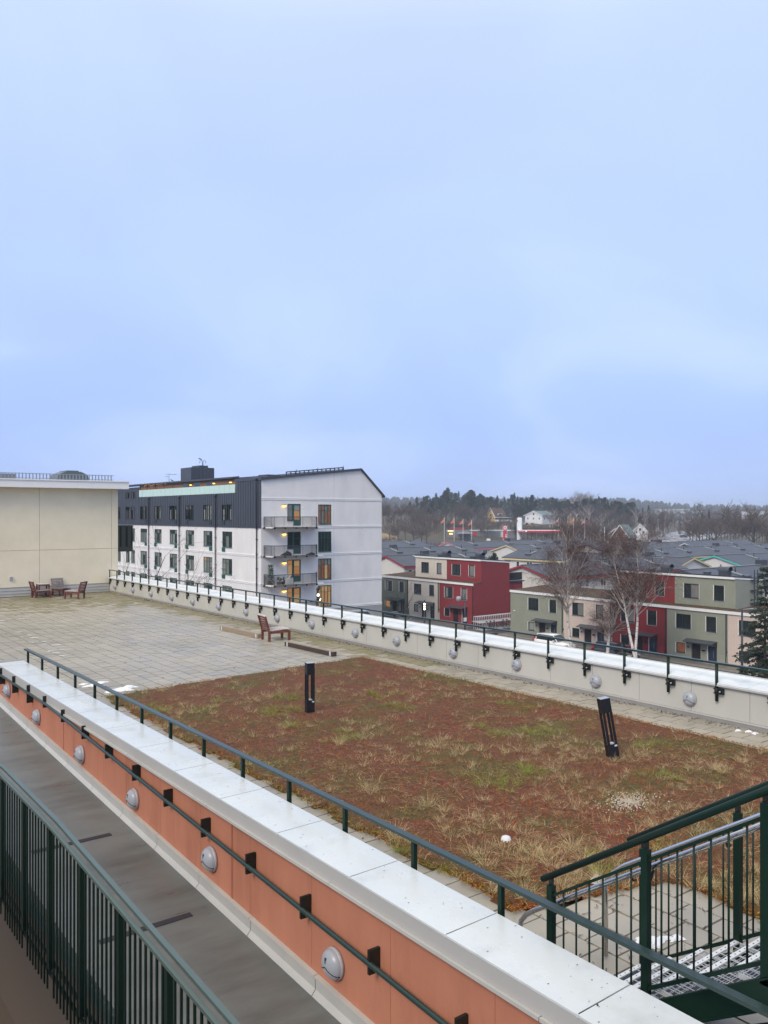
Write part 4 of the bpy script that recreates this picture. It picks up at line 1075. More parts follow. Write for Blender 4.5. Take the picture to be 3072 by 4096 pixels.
for y_, zt in ((108.6, 2.0), (98.55, 2.0), (88.38, 2.0), (78.55, 3.6)):
    mb = MB(); mb.tube([(WX - .16, y_, GZ), (WX - .16, y_, zt - .3), (WX - .16, y_, zt)], .065, 8); p = mb.build('downpipe', M['pipe'], wb_)
    mb = MB(); mb.tube([(WX - .16, y_, zt), (WX - .16, y_, zt + .32)], [.13, .16], 8); mb.build('rainwater_head', M['pipe'], p)
    mb = MB()
    for z_ in (-2.6, -4.15, -5.7, -7.3, -8.9, -1.5): mb.box(WX - .25, y_ - .09, z_ - .03, WX - .005, y_ + .09, z_ + .03)
    mb.build('pipe_clip', M['pipe'], p)
# roof terrace behind the frosted glass balustrade
for i in range(22):
    a = gl_y0 + (gl_y1 - gl_y0) * i / 22; b = gl_y0 + (gl_y1 - gl_y0) * (i + 1) / 22
    bxm('glass_panel', 'glassrail', wb_, mL, a + .02, b - .02, 2.43, 3.36, -.06, -.04)
rt = MB(); rt.quad(mL(gl_y0, 2.41, 0), mL(gl_y1, 2.41, 0), mL(gl_y1, 2.41, .2), mL(gl_y0, 2.41, .2)); rt.build('terrace_edge', M['seam'], wb_)
bxm('recess_wall', 'woodclad', wb_, mL, gl_y0 + .05, gl_y1 - .05, 3.3, 4.02, .08, .14)
for (a, b) in ((93, 94.6), (96.2, 97.8), (89.4, 91.2)): bxm('recess_window', 'glass', wb_, mL, a, b, 3.3, 3.85, .06, .078)
for y_ in (95.4, 89.0, 84.8):
    l_ = bxm('terrace_lamp', 'pipe', wb_, mL, y_ - .2, y_ + .2, 3.66, 3.72, -.12, .05); bxm('bulb', 'lampglow', l_, mL, y_ - .16, y_ + .16, 3.56, 3.655, -.1, .04)
for y_ in (112.1, 109.6, 106.8, 103.9, 101.0): bxm('pergola_post', 'woodclad', wb_, mL, y_ - .07, y_ + .07, 3.3, 4.15, -.02, .055)
mb = MB()
for k in range(14): mb.box(WX - .05, 103.2 + .55 * k, 3.95 + .12 * math.sin(k * 1.3), WX - .01, 103.26 + .55 * k, 4.0 + .12 * math.sin(k * 1.3))
mb.build('string_light', M['orangeglow'], wb_)
# roof
mb = MB()
pr = [(WX - .12, 3.64), (55.5, 5.10), (WX2 + .1, 2.2), (WX2 + .35, 2.0), (WX2 + .38, 2.16), (WX2 + .12, 2.42), (55.5, 5.30), (WX - .12, 3.94)]
mb.prism(pr, mG, -.22, 5.85); mb.build('roof', M['seam'], wb_)
mb = MB(); pr2 = [(WX + .3, 3.95), (55.5, 5.10), (WX2 + .1, 2.2), (WX2 + .35, 2.0), (WX2 + .38, 2.16), (WX2 + .12, 2.42), (55.5, 5.30), (WX + .3, 4.12)]
mb.prism(pr2, mG, 5.85, WYE - WY); mb.build('roof', M['seam'], wb_)
mb = MB(); mb.prism([(WX - .3, 4.02), (WX + .5, 4.08), (WX + .5, 4.28), (WX - .3, 4.20)], mG, 5.9, WYE - WY); mb.build('roof_edge', M['seam'], wb_)
bx_ = boxobj('plant_room', M['seam'], wb_, 43.6, 97.3, 4.1, 46.7, 100.5, 5.9)
boxobj('plant_room_top', M['seam'], bx_, 44.9, 97.8, 5.9, 46.1, 100, 6.2)
for k in range(7): boxobj('seam', M['seam'], bx_, 43.6 + .5 * k - .015, 97.26, 4.1, 43.6 + .5 * k + .015, 97.3, 5.9)
for (x_, s) in ((45.5, -1), (45.6, 1)):
    mb = MB(); mb.tube([(x_, 98.2, 6.1), (x_, 98.2, 6.7)] + [(x_ + s * .18 * (1 - math.cos(t)), 98.2, 6.7 + .18 * math.sin(t)) for t in (.5, 1, 1.6, 2.2, 2.8, 3.1)] + [(x_ + s * .36, 98.2, 6.5)], .04, 6); mb.build('vent_pipe', M['lamp_grey'], bx_)
hx = boxobj('roof_hatch', M['seam'], wb_, 44.1, 79.0, 3.95, 45.7, 81, 4.32)
mb = MB(); mb.tube([(46.2, 78.6, 4.62), (53.6, 78.6, 5.36)], .06, 6); mb.tube([(46.2, 78.6, 4.42), (53.6, 78.6, 5.16)], .03, 6)
for k in range(14): t = k / 13; mb.box(46.2 + 7.4 * t - .05, 78.56, 4.2 + .75 * t, 46.2 + 7.4 * t + .05, 78.64, 4.66 + .75 * t)
mb.build('snow_guard', M['pipe'], wb_)
mb = MB()
for x_ in (47.5, 50.2, 53.7): mb.tube([(x_, 78.6, 4.3), (x_, 78.6, 4.95 + (x_ - 47.5) * .1)], .03, 5)
mb.build('lightning_rod', M['pipe'], wb_)
mb = MB(); mb.box(WX2 - .9, 78.2, 3.15, WX2 - .5, 79.6, 3.2); mb.box(WX2 - .55, 78.2, 3.0, WX2 - .15, 79.6, 3.05); mb.build('roof_step', M['pipe'], wb_)
an_ = MB(); an_.tube([(43.6, 104.2, 4.1), (43.6, 104.2, 5.4)], .04, 6); an_.tube([(43.1, 104.2, 5.28), (44.6, 104.2, 5.28)], .03, 5); an_.tube([(43.0, 104.2, 4.95), (43.6, 104.2, 4.95)], .03, 5); an_.build('antenna', M['lamp_grey'], wb_)
# gable openings, balconies, lamps
lit = [['lit3', 'lit2', 'blind', 'curtain'], ['glass'] * 4, ['lit', 'lit2', 'lit', 'lit2'], ['lit', 'lit', 'lit2', 'lit']]
doorpane = [['curtain', 'curtain', 'lit', 'blind'], ['glass', 'glass', 'glass', 'glass'], ['lit2', 'lit', 'lit', 'lit2'], ['lit', 'lit', 'lit2', 'lit']]
for k, ((z0, z1), (w0_, w1_)) in enumerate(zip(((-1.19, 1.17), (-4.22, -1.83), (-7.25, -4.83), (-10.26, -7.83)), ((-1.08, 1.13), (-4.10, -1.85), (-7.16, -4.83), (-10.17, -7.80)))):
    window(wb_, mG, 49.76, 51.53, w0_, w1_, 'frame_green', {0: ['lit3', 'lit3', 'curtain', 'lit3', 'lit3', 'curtain'], 1: ['glass'], 2: ['lit3', 'blind', 'lit3', 'lit3', 'lit2', 'blind'], 3: ['lit2', 'lit', 'lit2']}[k], cols=(.25, .48, .74), rows=(.70,), fw=.10)
    window(wb_, mG, 45.86, 46.58, z0 + .55, z1, 'frame_green', doorpane[k][:2], cols=(), rows=(.70,), fw=.09)
    bxm('spandrel', 'white', wb_, mG, 45.87, 46.58, z0, z0 + .5, .003, .1)
    d_ = window(wb_, mG, 46.60, 47.55, z0 + .0, z1, 'frame_green', ['glass', doorpane[k][2], doorpane[k][3]], cols=(), rows=(.27, .70), sill=False, fw=.13, name='balcony_door')
    bxm('door_panel', 'frame_green', d_, mG, 46.73, 47.42, z0 + .1, z0 + .62, .06, .075)
    zl = (.94, -2.08, -5.15, -8.16)[k]
    l_ = bxm('lamp_hood', 'pipe', wb_, mG, 45.18, 45.66, zl + .06, zl + .12, -.26, .0)
    mb = MB(); mb.lathe([(.22, .05), (.2, -.03), (.12, -.10), (0, -.12)], mG(45.42, zl, -.14), (0, 0, 1), 12); mb.build('lamp_shade', M['lampglow'], l_)
    mb = MB(); mb.lathe([(0.0, -.05), (.07, -.04), (.08, 0)], mG(47.82, zl - .2, 0), (0, 1, 0), 10); mb.build('alarm_bell', M['white_trim'], wb_)
for k, z0 in enumerate((-1.32, -4.34, -7.38, -10.4)):
    bal_ = boxobj('balcony_slab', M['white_trim'], wb_, 43.05, WY - 1.62, z0 - .10, 49.45, WY - .055, z0 + .03)
    pts = [(43.05, -.06), (43.5, -1.6), (48.8, -1.6), (49.45, -.06)]
    P = [Vector((u, WY + w)) for u, w in ((43.0, -.06), (43.35, -1.66), (48.55, -1.66), (49.5, -.06))]
    mb = MB(); bars = MB(); brk = MB()
    for i in range(3):
        a, b = P[i], P[i + 1]; L = (b - a).length
        mb.bar((a.x, a.y, z0 + 1.10), (b.x, b.y, z0 + 1.10), .06, .06); mb.bar((a.x, a.y, z0 + .02), (b.x, b.y, z0 + .02), .03, .03)
        n_ = int(L / .125)
        for q in range(n_ + 1):
            p = a.lerp(b, q / n_); t = .032 if (q % 9) else .045
            bars.box(p.x - t / 2, p.y - t / 2, z0 - .16, p.x + t / 2, p.y + t / 2, z0 + 1.1)
        for q in range(max(2, int(L / 1.05)) + 1):
            p = a.lerp(b, q / max(2, int(L / 1.05))); brk.box(p.x - .09, p.y - .03, z0 - .17, p.x + .09, p.y + .03, z0 - .02)
    mb.build('railing', M['pipe'], bal_); tag(bars.build('baluster', M['pipe'], bal_), kind='stuff'); brk.build('bracket', M['bracket'], bal_)
    for (u, w) in ((43.1, -.2), (48.7, -.2)):
        mb = MB(); mb.tube([(u, WY - .06, z0 + 1.0), (u + .5, WY - 1.45, z0 + .04)], .025, 5); mb.build('stay', M['steel'], bal_)
# things on the balconies
ch = thing('balcony_chair', 'white wooden armchair on the lit balcony of the white building', 'chair', (45.3, WY - .85, -7.34), R(200))
for sx in (-.26, .26):
    for sy in (-.25, .25):
        mb = MB(); mb.bar((sx, sy, 0), (sx, sy, .62 if sx > 0 else .45), .06, .06); mb.build('leg', M['white_trim'], ch, world=False)
mb = MB(); mb.box(-.3, -.28, .40, .3, .28, .44); mb.build('seat', M['white_trim'], ch, world=False)
mb = MB(); mb.box(-.28, -.31, .62, .3, -.23, .66); mb.box(-.28, .23, .62, .3, .31, .66); mb.build('armrest', M['white_trim'], ch, world=False)
for k in range(5): mb = MB(); mb.bar((-.28, -.22 + .11 * k, .44), (-.42, -.22 + .11 * k, 1.05), .05, .03); mb.build('back_slat', M['white_trim'], ch, world=False)
def leafmass(mb, c, rad, n, s, flat=1.0, rnd=random):
    for _ in range(n):
        d = Vector((rnd.gauss(0, 1), rnd.gauss(0, 1), rnd.gauss(0, 1))); d.normalize(); r_ = rnd.random() ** .45
        p = Vector(c) + Vector((d.x * rad[0], d.y * rad[1], d.z * rad[2])) * r_
        a = Vector((rnd.gauss(0, 1), rnd.gauss(0, 1), rnd.gauss(0, 1) * flat)).normalized() * s * rnd.uniform(.6, 1.3); b = a.orthogonal().normalized() * s * rnd.uniform(.4, .8)
        mb.quad(p - a, p - b, p + a, p + b)
hd = thing('trellis_plant', 'tall square clipped green plant screen at the left of the lit balcony', 'plant', (43.55, WY - .5, -7.34))
boxobj('pot', M['terracotta'], hd, 43.25, WY - .7, -7.34, 43.9, WY - .3, -7.0)
mb = MB()
rr = random.Random(5)
for _ in range(420):
    p = Vector((43.28 + .6 * rr.random(), WY - .62 + .26 * rr.random(), -7.0 + 1.75 * rr.random())); a = Vector((rr.gauss(0, 1), rr.gauss(0, 1), rr.gauss(0, 1))).normalized() * .08; b = a.orthogonal().normalized() * .05
    mb.quad(p - a, p - b, p + a, p + b)
mb.build('foliage', M['plantgreen'], hd)
for k, (u, hgt) in enumerate(((44.15, .62), (44.45, .5), (44.8, .55))):
    pl = thing('pot_plant', ['leafy pot plant beside the green screen on the lit balcony', 'middle pot plant on the lit balcony', 'dark bucket plant next to the white balcony chair'][k], 'plant', (u, WY - 1.0, -7.34))
    mb = MB(); mb.lathe([(0, 0), (.13, 0), (.18, .3), (.15, .3), (0, .27)], (u, WY - 1.0, -7.34), (0, 0, 1), 10); mb.build('pot', M['terracotta' if k < 2 else 'bag'], pl)
    mb = MB(); leafmass(mb, (u, WY - 1.0, -7.34 + .3 + hgt * .4), (.2, .2, hgt * .5), 60, .07, rnd=rr); mb.build('foliage', M['plantgreen'], pl)
def lump(label, c, rx, ry, rz_):
    mb = MB(); n_ = 12; b0 = len(mb.v)
    for i in range(6):
        t = i / 5; r_ = math.cos(t * math.pi / 2) ** .6
        for k in range(n_):
            a = 6.283 * k / n_; w_ = 1 + .15 * math.sin(3 * a + i)
            mb.v.append((c[0] + rx * r_ * w_ * math.cos(a), c[1] + ry * r_ * w_ * math.sin(a), c[2] + rz_ * t * (1 + .25 * math.cos(a))))
    for i in range(5):
        for k in range(n_): mb.f.append((b0 + i * n_ + k, b0 + i * n_ + (k + 1) % n_, b0 + (i + 1) * n_ + (k + 1) % n_, b0 + (i + 1) * n_ + k)); mb.sm.append(True)
    return tag(mb.build('covered_bundle', M['bag']), label, 'bundle', 'black bundles on the unlit balcony')
lump('large black covered bundle on the unlit balcony of the white building', (45.2, WY - .9, -4.31), .65, .4, .42)
lump('low dark mat bundle at the right of the unlit balcony', (48.2, WY - .9, -4.31), .6, .35, .22)
def bird(label, p, rz):
    r0 = thing('bird', label, 'bird', p, rz)
    mb = MB(); mb.tube([(-.26, 0, .06), (-.12, 0, .12), (0, 0, .16), (.10, 0, .22), (.16, 0, .25), (.23, 0, .24)], [.02, .05, .075, .05, .045, .008], 8); mb.build('body', M['bird'], r0, world=False)
    mb = MB(); mb.tube([(.02, .025, 0), (.02, .025, .12)], .008, 4); mb.tube([(.02, -.025, 0), (.02, -.025, .12)], .008, 4); mb.build('leg', M['bird'], r0, world=False)
    mb = MB(); mb.quad((.06, .07, .2), (-.16, .085, .13), (-.27, .05, .09), (0, .085, .12)); mb.quad((.06, -.07, .2), (-.16, -.085, .13), (-.27, -.05, .09), (0, -.085, .12)); mb.build('wing', M['bird'], r0, world=False)
bird('dark bird perched on the vent pipe above the plant room', (45.2, 98.2, 6.88), R(150))
bird('dark bird perched on the roof edge above the glass balustrade', (WX - .1, 100.9, 4.2), R(120))

# ------------------------------------------------------------------ row houses
FX, UX, BX = 71.6, 72.9, 77.9
def text_obj(s, m, size, loc, rot, parent=None, name='lettering', ext=.004):
    cu = bpy.data.curves.new(name, 'FONT'); cu.body = s; cu.size = size; cu.extrude = ext; cu.align_x = 'CENTER'; cu.align_y = 'CENTER'; cu.resolution_u = 2
    o = bpy.data.objects.new(name, cu); COL.objects.link(o)
    dg = bpy.context.evaluated_depsgraph_get(); me = bpy.data.meshes.new_from_object(o.evaluated_get(dg)); bpy.data.objects.remove(o)
    me.materials.clear(); me.materials.append(M[m])
    t = bpy.data.objects.new(name, me); COL.objects.link(t)
    t.parent = parent
    if parent is not None:
        off = Vector((0, 0, 0)); p = parent
        while p is not None: off += p.location; p = p.parent
        loc = Vector(loc) - off
    t.location = loc; t.rotation_euler = rot
    return t
def house(label, col, yhi, ylo, zo, upper, boards, wy, seed, first=None, number=None, upcol=None, lit_g='glass', side_wall=False, lamp=False):
    """one two or three storey unit of the terrace; yhi is its left end seen from the roof terrace, wy its window datum"""
    rnd = random.Random(seed)
    root = thing('row_house', label, 'house', (74, (yhi + ylo) / 2, GZ), 0, 'row houses along the street')
    zr = -8.62 + zo                                     # lower roof
    m = lambda u, v, w: (FX + w, u, v)
    g0, g1 = -13.02 + zo, -12.05 + zo
    ops = [(wy - 1.62, wy, -10.66 + zo, -9.28 + zo), (wy - 4.24, wy - 3.20, -10.68 + zo, -9.26 + zo), (wy - 1.02, wy, g0, g1),
           (wy - 2.62, wy - 1.66, GZ + .12, -11.98 + zo), (wy - 4.30, wy - 3.38, GZ + .12, -12.02 + zo)]
    mb = MB(); skin(mb, m, ylo + .003, yhi - .003, GZ, zr - .02, ops); mb.build('wall', M[col], root)
    boxobj('body', M[col], root, FX + .141, ylo + .003, GZ, BX, yhi - .003, zr - .02)
    mb = MB(); mb.quad((FX, ylo + .003, GZ), (FX + .141, ylo + .003, GZ), (FX + .141, ylo + .003, zr - .02), (FX, ylo + .003, zr - .02)); mb.quad((FX, yhi - .003, GZ), (FX + .141, yhi - .003, GZ), (FX + .141, yhi - .003, zr - .02), (FX, yhi - .003, zr - .02)); mb.build('wall_end', M[col], root)
    tr = 'white_trim'
    ps = lambda n: [rnd.choice(['glass', 'glass', 'curtain']) for _ in range(n)]
    window(root, m, *ops[0], 'frame_dark', ps(2), cols=(.58,), trim=tr); window(root, m, *ops[1], 'frame_dark', ps(1), cols=(), trim=tr)
    window(root, m, *ops[2], 'frame_dark', [lit_g], cols=(), trim=tr)
    # slatted screen and front door
    a, b, c, d = ops[3]
    sc = bxm('slat_screen', 'wood_door', root, m, a + .03, b - .03, c, d - .02, .08, .1)
    for k in range(7): bxm('slat', 'wood_door', sc, m, a + .05 + .125 * k, a + .12 + .125 * k, c + .02, d - .04, .03, .08)
    a, b, c, d = ops[4]
    dr = bxm('door', 'navy', root, m, a + .04, b - .04, c, d - .03, .07, .11)
    bxm('handle', 'stainless', dr, m, (a + b) / 2 - .1, (a + b) / 2 - .05, c + .5, d - .35, .03, .069)
    bxm('door_frame', tr, root, m, b - .0, b + .06, c, d + .03, -.02, .012)
    cz = -11.66 + zo
    mb = MB(); mb.hexa([(FX - .95, wy - 4.30, cz - .10), (FX + .01, wy - 4.38, cz + .10), (FX + .01, wy - 1.15, cz + .10), (FX - .95, wy - 1.25, cz - .10), (FX - .95, wy - 4.30, cz - .06), (FX + .01, wy - 4.38, cz + .14), (FX + .01, wy - 1.15, cz + .14), (FX - .95, wy - 1.25, cz - .06)])
    cn = mb.build('door_canopy', M['seam'], root)
    for yy in (wy - 4.3, wy - 1.3): bxm('canopy_bracket', 'pipe', cn, m, yy - .02, yy + .02, cz - .35, cz + .09, -.25, -.002)
    l_ = bxm('porch_lamp', 'bracket', root, m, wy - 3.12, wy - 2.82, -12.56 + zo, -12.45 + zo, -.13, -.002)
    if number: text_obj(number, 'blackprint', .34, (FX - .012, wy - 2.97, -12.83 + zo), (R(90), 0, R(-90)), root, 'house_number')
    bxm('meter_box', col, root, m, wy - 5.35, wy - 4.55, -13.65 + zo, -12.75 + zo, -.10, -.002)
    for yy in (wy - 1.32, wy - 5.3): bxm('wall_spot', 'bracket', root, m, yy - .05, yy + .05, -12.42 + zo, -12.3 + zo, -.09, -.002)
    bxm('step', 'kerb', root, m, wy - 4.45, wy - 3.2, GZ + .0, GZ + .2, -.5, -.002)
    bxm('downpipe', 'pipe', root, m, ylo + .10, ylo + .2, GZ + .1, zr - .15, -.1, -.012)
    if boards:
        bt = MB(); y_ = ylo + .09
        while y_ < yhi - .05:
            segs = [(GZ + .25, zr - .25)]
            for o in ops + [(wy - 5.35, wy - 4.55, -13.65 + zo, -12.75 + zo)]:
                if o[0] - .1 < y_ < o[1] + .08: segs = [s2 for s in segs for s2 in ((s[0], min(s[1], o[2] - .13)), (max(s[0], o[3] + .07), s[1])) if s2[1] - s2[0] > .05]
            for s in segs: bt.box(FX - .022, y_ - .022, s[0], FX - .001, y_ + .022, s[1])
            y_ += .16
        tag(bt.build('cladding_batten', M[col], root), kind='stuff')
    bxm('fascia', tr, root, m, ylo, yhi, zr - .22, zr + .015, -.14, -.06)
    bxm('roof_edge', 'snow', root, m, ylo, yhi, zr + .017, zr + .05, -.15, -.055)
    X1 = UX - .003 if upper else BX + .05
    mb = MB(); mb.hexa([(FX - .05, ylo, zr - .02), (X1, ylo, zr - .02), (X1, yhi, zr - .02), (FX - .05, yhi, zr - .02), (FX - .05, ylo, zr + .03), (X1, ylo, zr + (.16 if upper else .35)), (X1, yhi, zr + (.16 if upper else .35)), (FX - .05, yhi, zr + .03)])
    mb.build('sedum_roof', M['moss_roof'], root)
    if upper:
        zt = -5.62 + zo * .7
        mu = lambda u, v, w: (UX + w, u, v)
        uo = [(wy - 1.64, wy, -7.82 + zo, -6.42 + zo), (wy - 4.26, wy - 3.20, -7.83 + zo, -6.4 + zo)]
        uc = upcol or col
        mb = MB(); skin(mb, mu, ylo + .003, yhi - .003, zr + .12, zt, uo); mb.build('upper_wall', M[uc], root)
        mb = MB(); mb.prism([(UX + .141, zr - .01), (BX - .01, zr - .01), (BX - .01, zt - .42), (UX + .141, zt)], lambda u, v, w: (u, w, v), ylo + .003, yhi - .003); mb.build('upper_body', M[uc], root)
        mb = MB()
        for yy in (ylo + .003, yhi - .003): mb.quad((UX, yy, zr + .1), (UX + .141, yy, zr + .1), (UX + .141, yy, zt), (UX, yy, zt))
        mb.build('upper_wall_end', M[uc], root)
        window(root, mu, *uo[0], 'frame_dark', ps(2), cols=(.58,), trim=tr); window(root, mu, *uo[1], 'frame_dark', ps(1), cols=(), trim=tr)
        if boards:
            bt = MB(); y_ = ylo + .09
            while y_ < yhi - .05:
                segs = [(zr + .2, zt - .2)]
                for o in uo:
                    if o[0] - .1 < y_ < o[1] + .08: segs = [s2 for s in segs for s2 in ((s[0], min(s[1], o[2] - .13)), (max(s[0], o[3] + .07), s[1])) if s2[1] - s2[0] > .05]
                for s in segs: bt.box(UX - .022, y_ - .022, s[0], UX - .001, y_ + .022, s[1])
                y_ += .16
            tag(bt.build('cladding_batten', M[uc], root), kind='stuff')
        bxm('upper_fascia', tr, root, mu, ylo, yhi, zt - .2, zt - .003, -.17, -.03)
        mb = MB(); mb.hexa([(UX - .14, ylo - .05, zt + .002), (BX + .1, ylo - .05, zt - .43), (BX + .1, yhi, zt - .43), (UX - .14, yhi, zt + .002), (UX - .14, ylo - .05, zt + .12), (BX + .1, ylo - .05, zt - .31), (BX + .1, yhi, zt - .31), (UX - .14, yhi, zt + .12)])
        mb.build('upper_roof', M['roof'], root)
        if side_wall:
            mb = MB(); mb.bar((UX - .1, ylo - .03, zt - .08), (BX + .05, ylo - .03, zt - .50), .03, .15); mb.build('side_fascia', M[tr], root)
        cy = ylo + 2.2
        mb = MB(); mb.box(74.4, cy - .45, zt - .2, 75.2, cy + .45, zt + .42); c_ = mb.build('chimney', M['seam'], root)
        mb = MB(); mb.lathe([(.40, -.6), (.40, .6)], (74.8, cy, zt + .42), (0, 1, 0), 8, R(90), R(270), (0, 0, -1)); mb.build('chimney_cap', M['seam'], c_)
        boxobj('roof_vent', M['seam'], root, 75.6, cy + 2.3, zt - .3, 76.2, cy + 2.8, zt + .15)
    else:
        boxobj('roof_vent', M['seam'], root, 75.2, ylo + 2.4, zr + .1, 75.8, ylo + 3.1, zr + .72)
    return root
L0 = .0; L1 = -.28
house('grey green row house at the left, half behind the white building', 'green_l', 95.6, 89.2, L0, False, False, 94.34, 1, lit_g='lit')
house('pale beige rendered row house between the grey green and red ones', 'beige', 89.2, 82.72, L0, True, False, 87.98, 2, number='21', lit_g='curtain')
rh = house('red rendered end row house with large blank side wall', 'red', 82.72, 76.2, L0, True, False, 81.68, 3, side_wall=True)
boxobj('rear_wing', M['red'], rh, BX + .003, 76.9, GZ, 81.0, 82.7, -8.75); boxobj('rear_wing_roof', M['roof'], rh, BX + .003, 76.7, -8.747, 81.2, 82.7, -8.6)
mb = MB()
for k in range(14): mb.box(78.2 + .2 * k, 76.85, -8.58, 78.24 + .2 * k, 76.89, -7.55)
mb.box(78.1, 76.84, -7.58, 81.0, 76.9, -7.5); mb.build('roof_railing', M['pipe'], rh); boxobj('railing_screen', M['perforated'], rh, 78.15, 76.92, -8.5, 80.95, 76.94, -7.6)
rg = house('sage green row house at the left end of the right block behind the white car', 'green_r', 69.9, 61.8, L1, False, True, 67.07, 4, lit_g='blind')
o = boxobj('wall_lamp', M['white_trim'], rg, FX - .1, 69.1, -11.3, FX - .025, 69.35, -11.2)
house('pale pink boarded row house behind the tallest birch', 'pink_wood', 61.8, 55.25, L1, False, True, 60.59, 5)
house('red boarded row house behind the right hand birches', 'red_wood', 55.25, 48.72, L1, True, True, 54.14, 6)
gh = house('sage green boarded row house with third storey, right of the red boarded one', 'green_r', 48.72, 42.3, L1, True, True, 47.7, 7, number='27', lit_g='lit3', side_wall=True)
mb = MB()
for x_ in (75.6, 76.2): mb.box(x_ - .03, 41.95, -9.0, x_ + .03, 42.01, -5.2)
for k in range(12): mb.box(75.6, 41.96, -8.9 + .3 * k, 76.2, 42.0, -8.86 + .3 * k)
mb.build('wall_ladder', M['pipe'], gh)
mb = MB()
for z_ in (-8.4, -7.2, -6.2): mb.box(75.4, 42.01, z_, 76.4, 42.29, z_ + .06)
mb.build('ladder_bracket', M['pipe'], gh)
house('pale pink boarded row house at the right edge behind the spruce', 'pink_wood', 42.3, 35.8, L1, False, True, 41.24, 8)
house('row house beyond the right edge of the frame', 'red_wood', 35.8, 29.3, L1, False, True, 34.7, 9)['label'] = 'red boarded row house mostly hidden by the spruce at the right edge'

# ------------------------------------------------------------------ low houses behind
def low_house(label, axis, a0, a1, c, hw, ze, zr, trim, wall='brick', win=True, vents=2, gz=GZ, seed=0, name='low_house'):
    """gabled house, ridge along 'x' from a0..a1 at centre c (or along 'y')"""
    rnd = random.Random(seed)
    if axis == 'x': T = lambda a, b, z: (a, c + b, z); root = thing(name, label, 'house', ((a0 + a1) / 2, c, gz), 0, 'low dark roofed houses behind the row houses')
    else: T = lambda a, b, z: (c + b, a, z); root = thing(name, label, 'house', (c, (a0 + a1) / 2, gz), 0, 'low dark roofed houses behind the row houses')
    mb = MB(); mb.prism([(-hw + .4, gz), (hw - .4, gz), (hw - .4, ze + .02), (0, zr - .12), (-hw + .4, ze + .02)], lambda u, v, w: T(w, u, v), a0 + .35, a1 - .35); mb.build('wall', M[wall], root)
    t = .16
    for s in (-1, 1):
        mb = MB(); mb.hexa([T(a0, s * hw, ze - .1), T(a1, s * hw, ze - .1), T(a1, 0, zr), T(a0, 0, zr), T(a0, s * hw, ze - .1 + t), T(a1, s * hw, ze - .1 + t), T(a1, 0, zr + t), T(a0, 0, zr + t)])
        rf = mb.build('roof', M['roof'], root)
        mb = MB(); mb.hexa([T(a0 + .3, s * (hw + .03), ze - .42), T(a1 - .3, s * (hw + .03), ze - .42), T(a1 - .3, s * (hw - .15), ze - .42), T(a0 + .3, s * (hw - .15), ze - .42), T(a0 + .3, s * (hw + .03), ze - .11), T(a1 - .3, s * (hw + .03), ze - .11), T(a1 - .3, s * (hw - .15), ze - .11), T(a0 + .3, s * (hw - .15), ze - .11)])
        mb.build('eave_board', M[trim], root)
        for q, (p0, p1) in enumerate(((a0 - .05, a0 + .02), (a1 - .02, a1 + .05))):
            mb = MB(); mb.hexa([T(p0, s * hw, ze - .24), T(p1, s * hw, ze - .24), T(p1, 0, zr - .14), T(p0, 0, zr - .14), T(p0, s * hw, ze + .0), T(p1, s * hw, ze + .0), T(p1, 0, zr + .10), T(p0, 0, zr + .10)])
            mb.build('barge_board', M[trim], root)
        for k in range(vents):                          # vent pipe with roof ladder beside it
            aa = a0 + (a1 - a0) * (k + .6 + .1 * s) / vents; f0, f1 = .12, .55
            z0_, z1_ = zr + (ze - zr) * f0 + t, zr + (ze - zr) * f1 + t
            mb = MB()
            mb.hexa([T(aa, s * hw * f0, z0_), T(aa + .5, s * hw * f0, z0_), T(aa + .5, s * hw * f1, z1_), T(aa, s * hw * f1, z1_), T(aa, s * hw * f0, z0_ + .12), T(aa + .5, s * hw * f0, z0_ + .12), T(aa + .5, s * hw * f1, z1_ + .12), T(aa, s * hw * f1, z1_ + .12)])
            lad = mb.build('roof_ladder', M['roof_metal'], rf)
            mb = MB(); p = T(aa + 1.2, s * hw * .3, 0); zz = zr + (ze - zr) * .3; mb.tube([(p[0], p[1], zz), (p[0], p[1], zz + .8)], .09, 6); mb.build('vent_pipe', M['pipe'], rf)
            mb = MB(); mb.hexa([T(aa - .3, s * hw * .58, zr + (ze - zr) * .58 + t), T(aa + 1.0, s * hw * .58, zr + (ze - zr) * .58 + t), T(aa + 1.0, s * hw * .66, zr + (ze - zr) * .66 + t), T(aa - .3, s * hw * .66, zr + (ze - zr) * .66 + t), T(aa - .3, s * hw * .58, zr + (ze - zr) * .58 + t + .25), T(aa + 1.0, s * hw * .58, zr + (ze - zr) * .58 + t + .25), T(aa + 1.0, s * hw * .66, zr + (ze - zr) * .66 + t + .25), T(aa - .3, s * hw * .66, zr + (ze - zr) * .66 + t + .25)])
            mb.build('snow_stop', M['seam'], rf)
    mb = MB(); mb.bar(T(a0, 0, zr + t + .03), T(a1, 0, zr + t + .03), .35, .05); mb.build('ridge_cap', M['roof_metal'], root)
    cc = T(a0 + (a1 - a0) * .42, .3, 0)
    boxobj('chimney', M['seam'], root, cc[0] - .7, cc[1] - .5, zr, cc[0] + .7, cc[1] + .5, zr + .8)
    if win:
        n_ = max(2, int((a1 - a0) / 3.6)); 
        for s in (-1, 1):
            if axis == 'x' and s > 0: continue
            if axis == 'y' and s > 0: continue
            for k in range(n_):
                aa = a0 + 1.2 + (a1 - a0 - 2.4) * k / n_; w_ = rnd.choice([.9, 1.3, 1.6])
                f = lambda u, v, w, s=s: T(u, s * (hw - .4) - s * w, v)
                window(root, f, aa, aa + w_, ze - 1.75, ze - .62, 'white_trim', [rnd.choice(['glass', 'curtain'])], cols=(.5,) if w_ > 1 else (), w0=-.07, fw=.09)
    return root
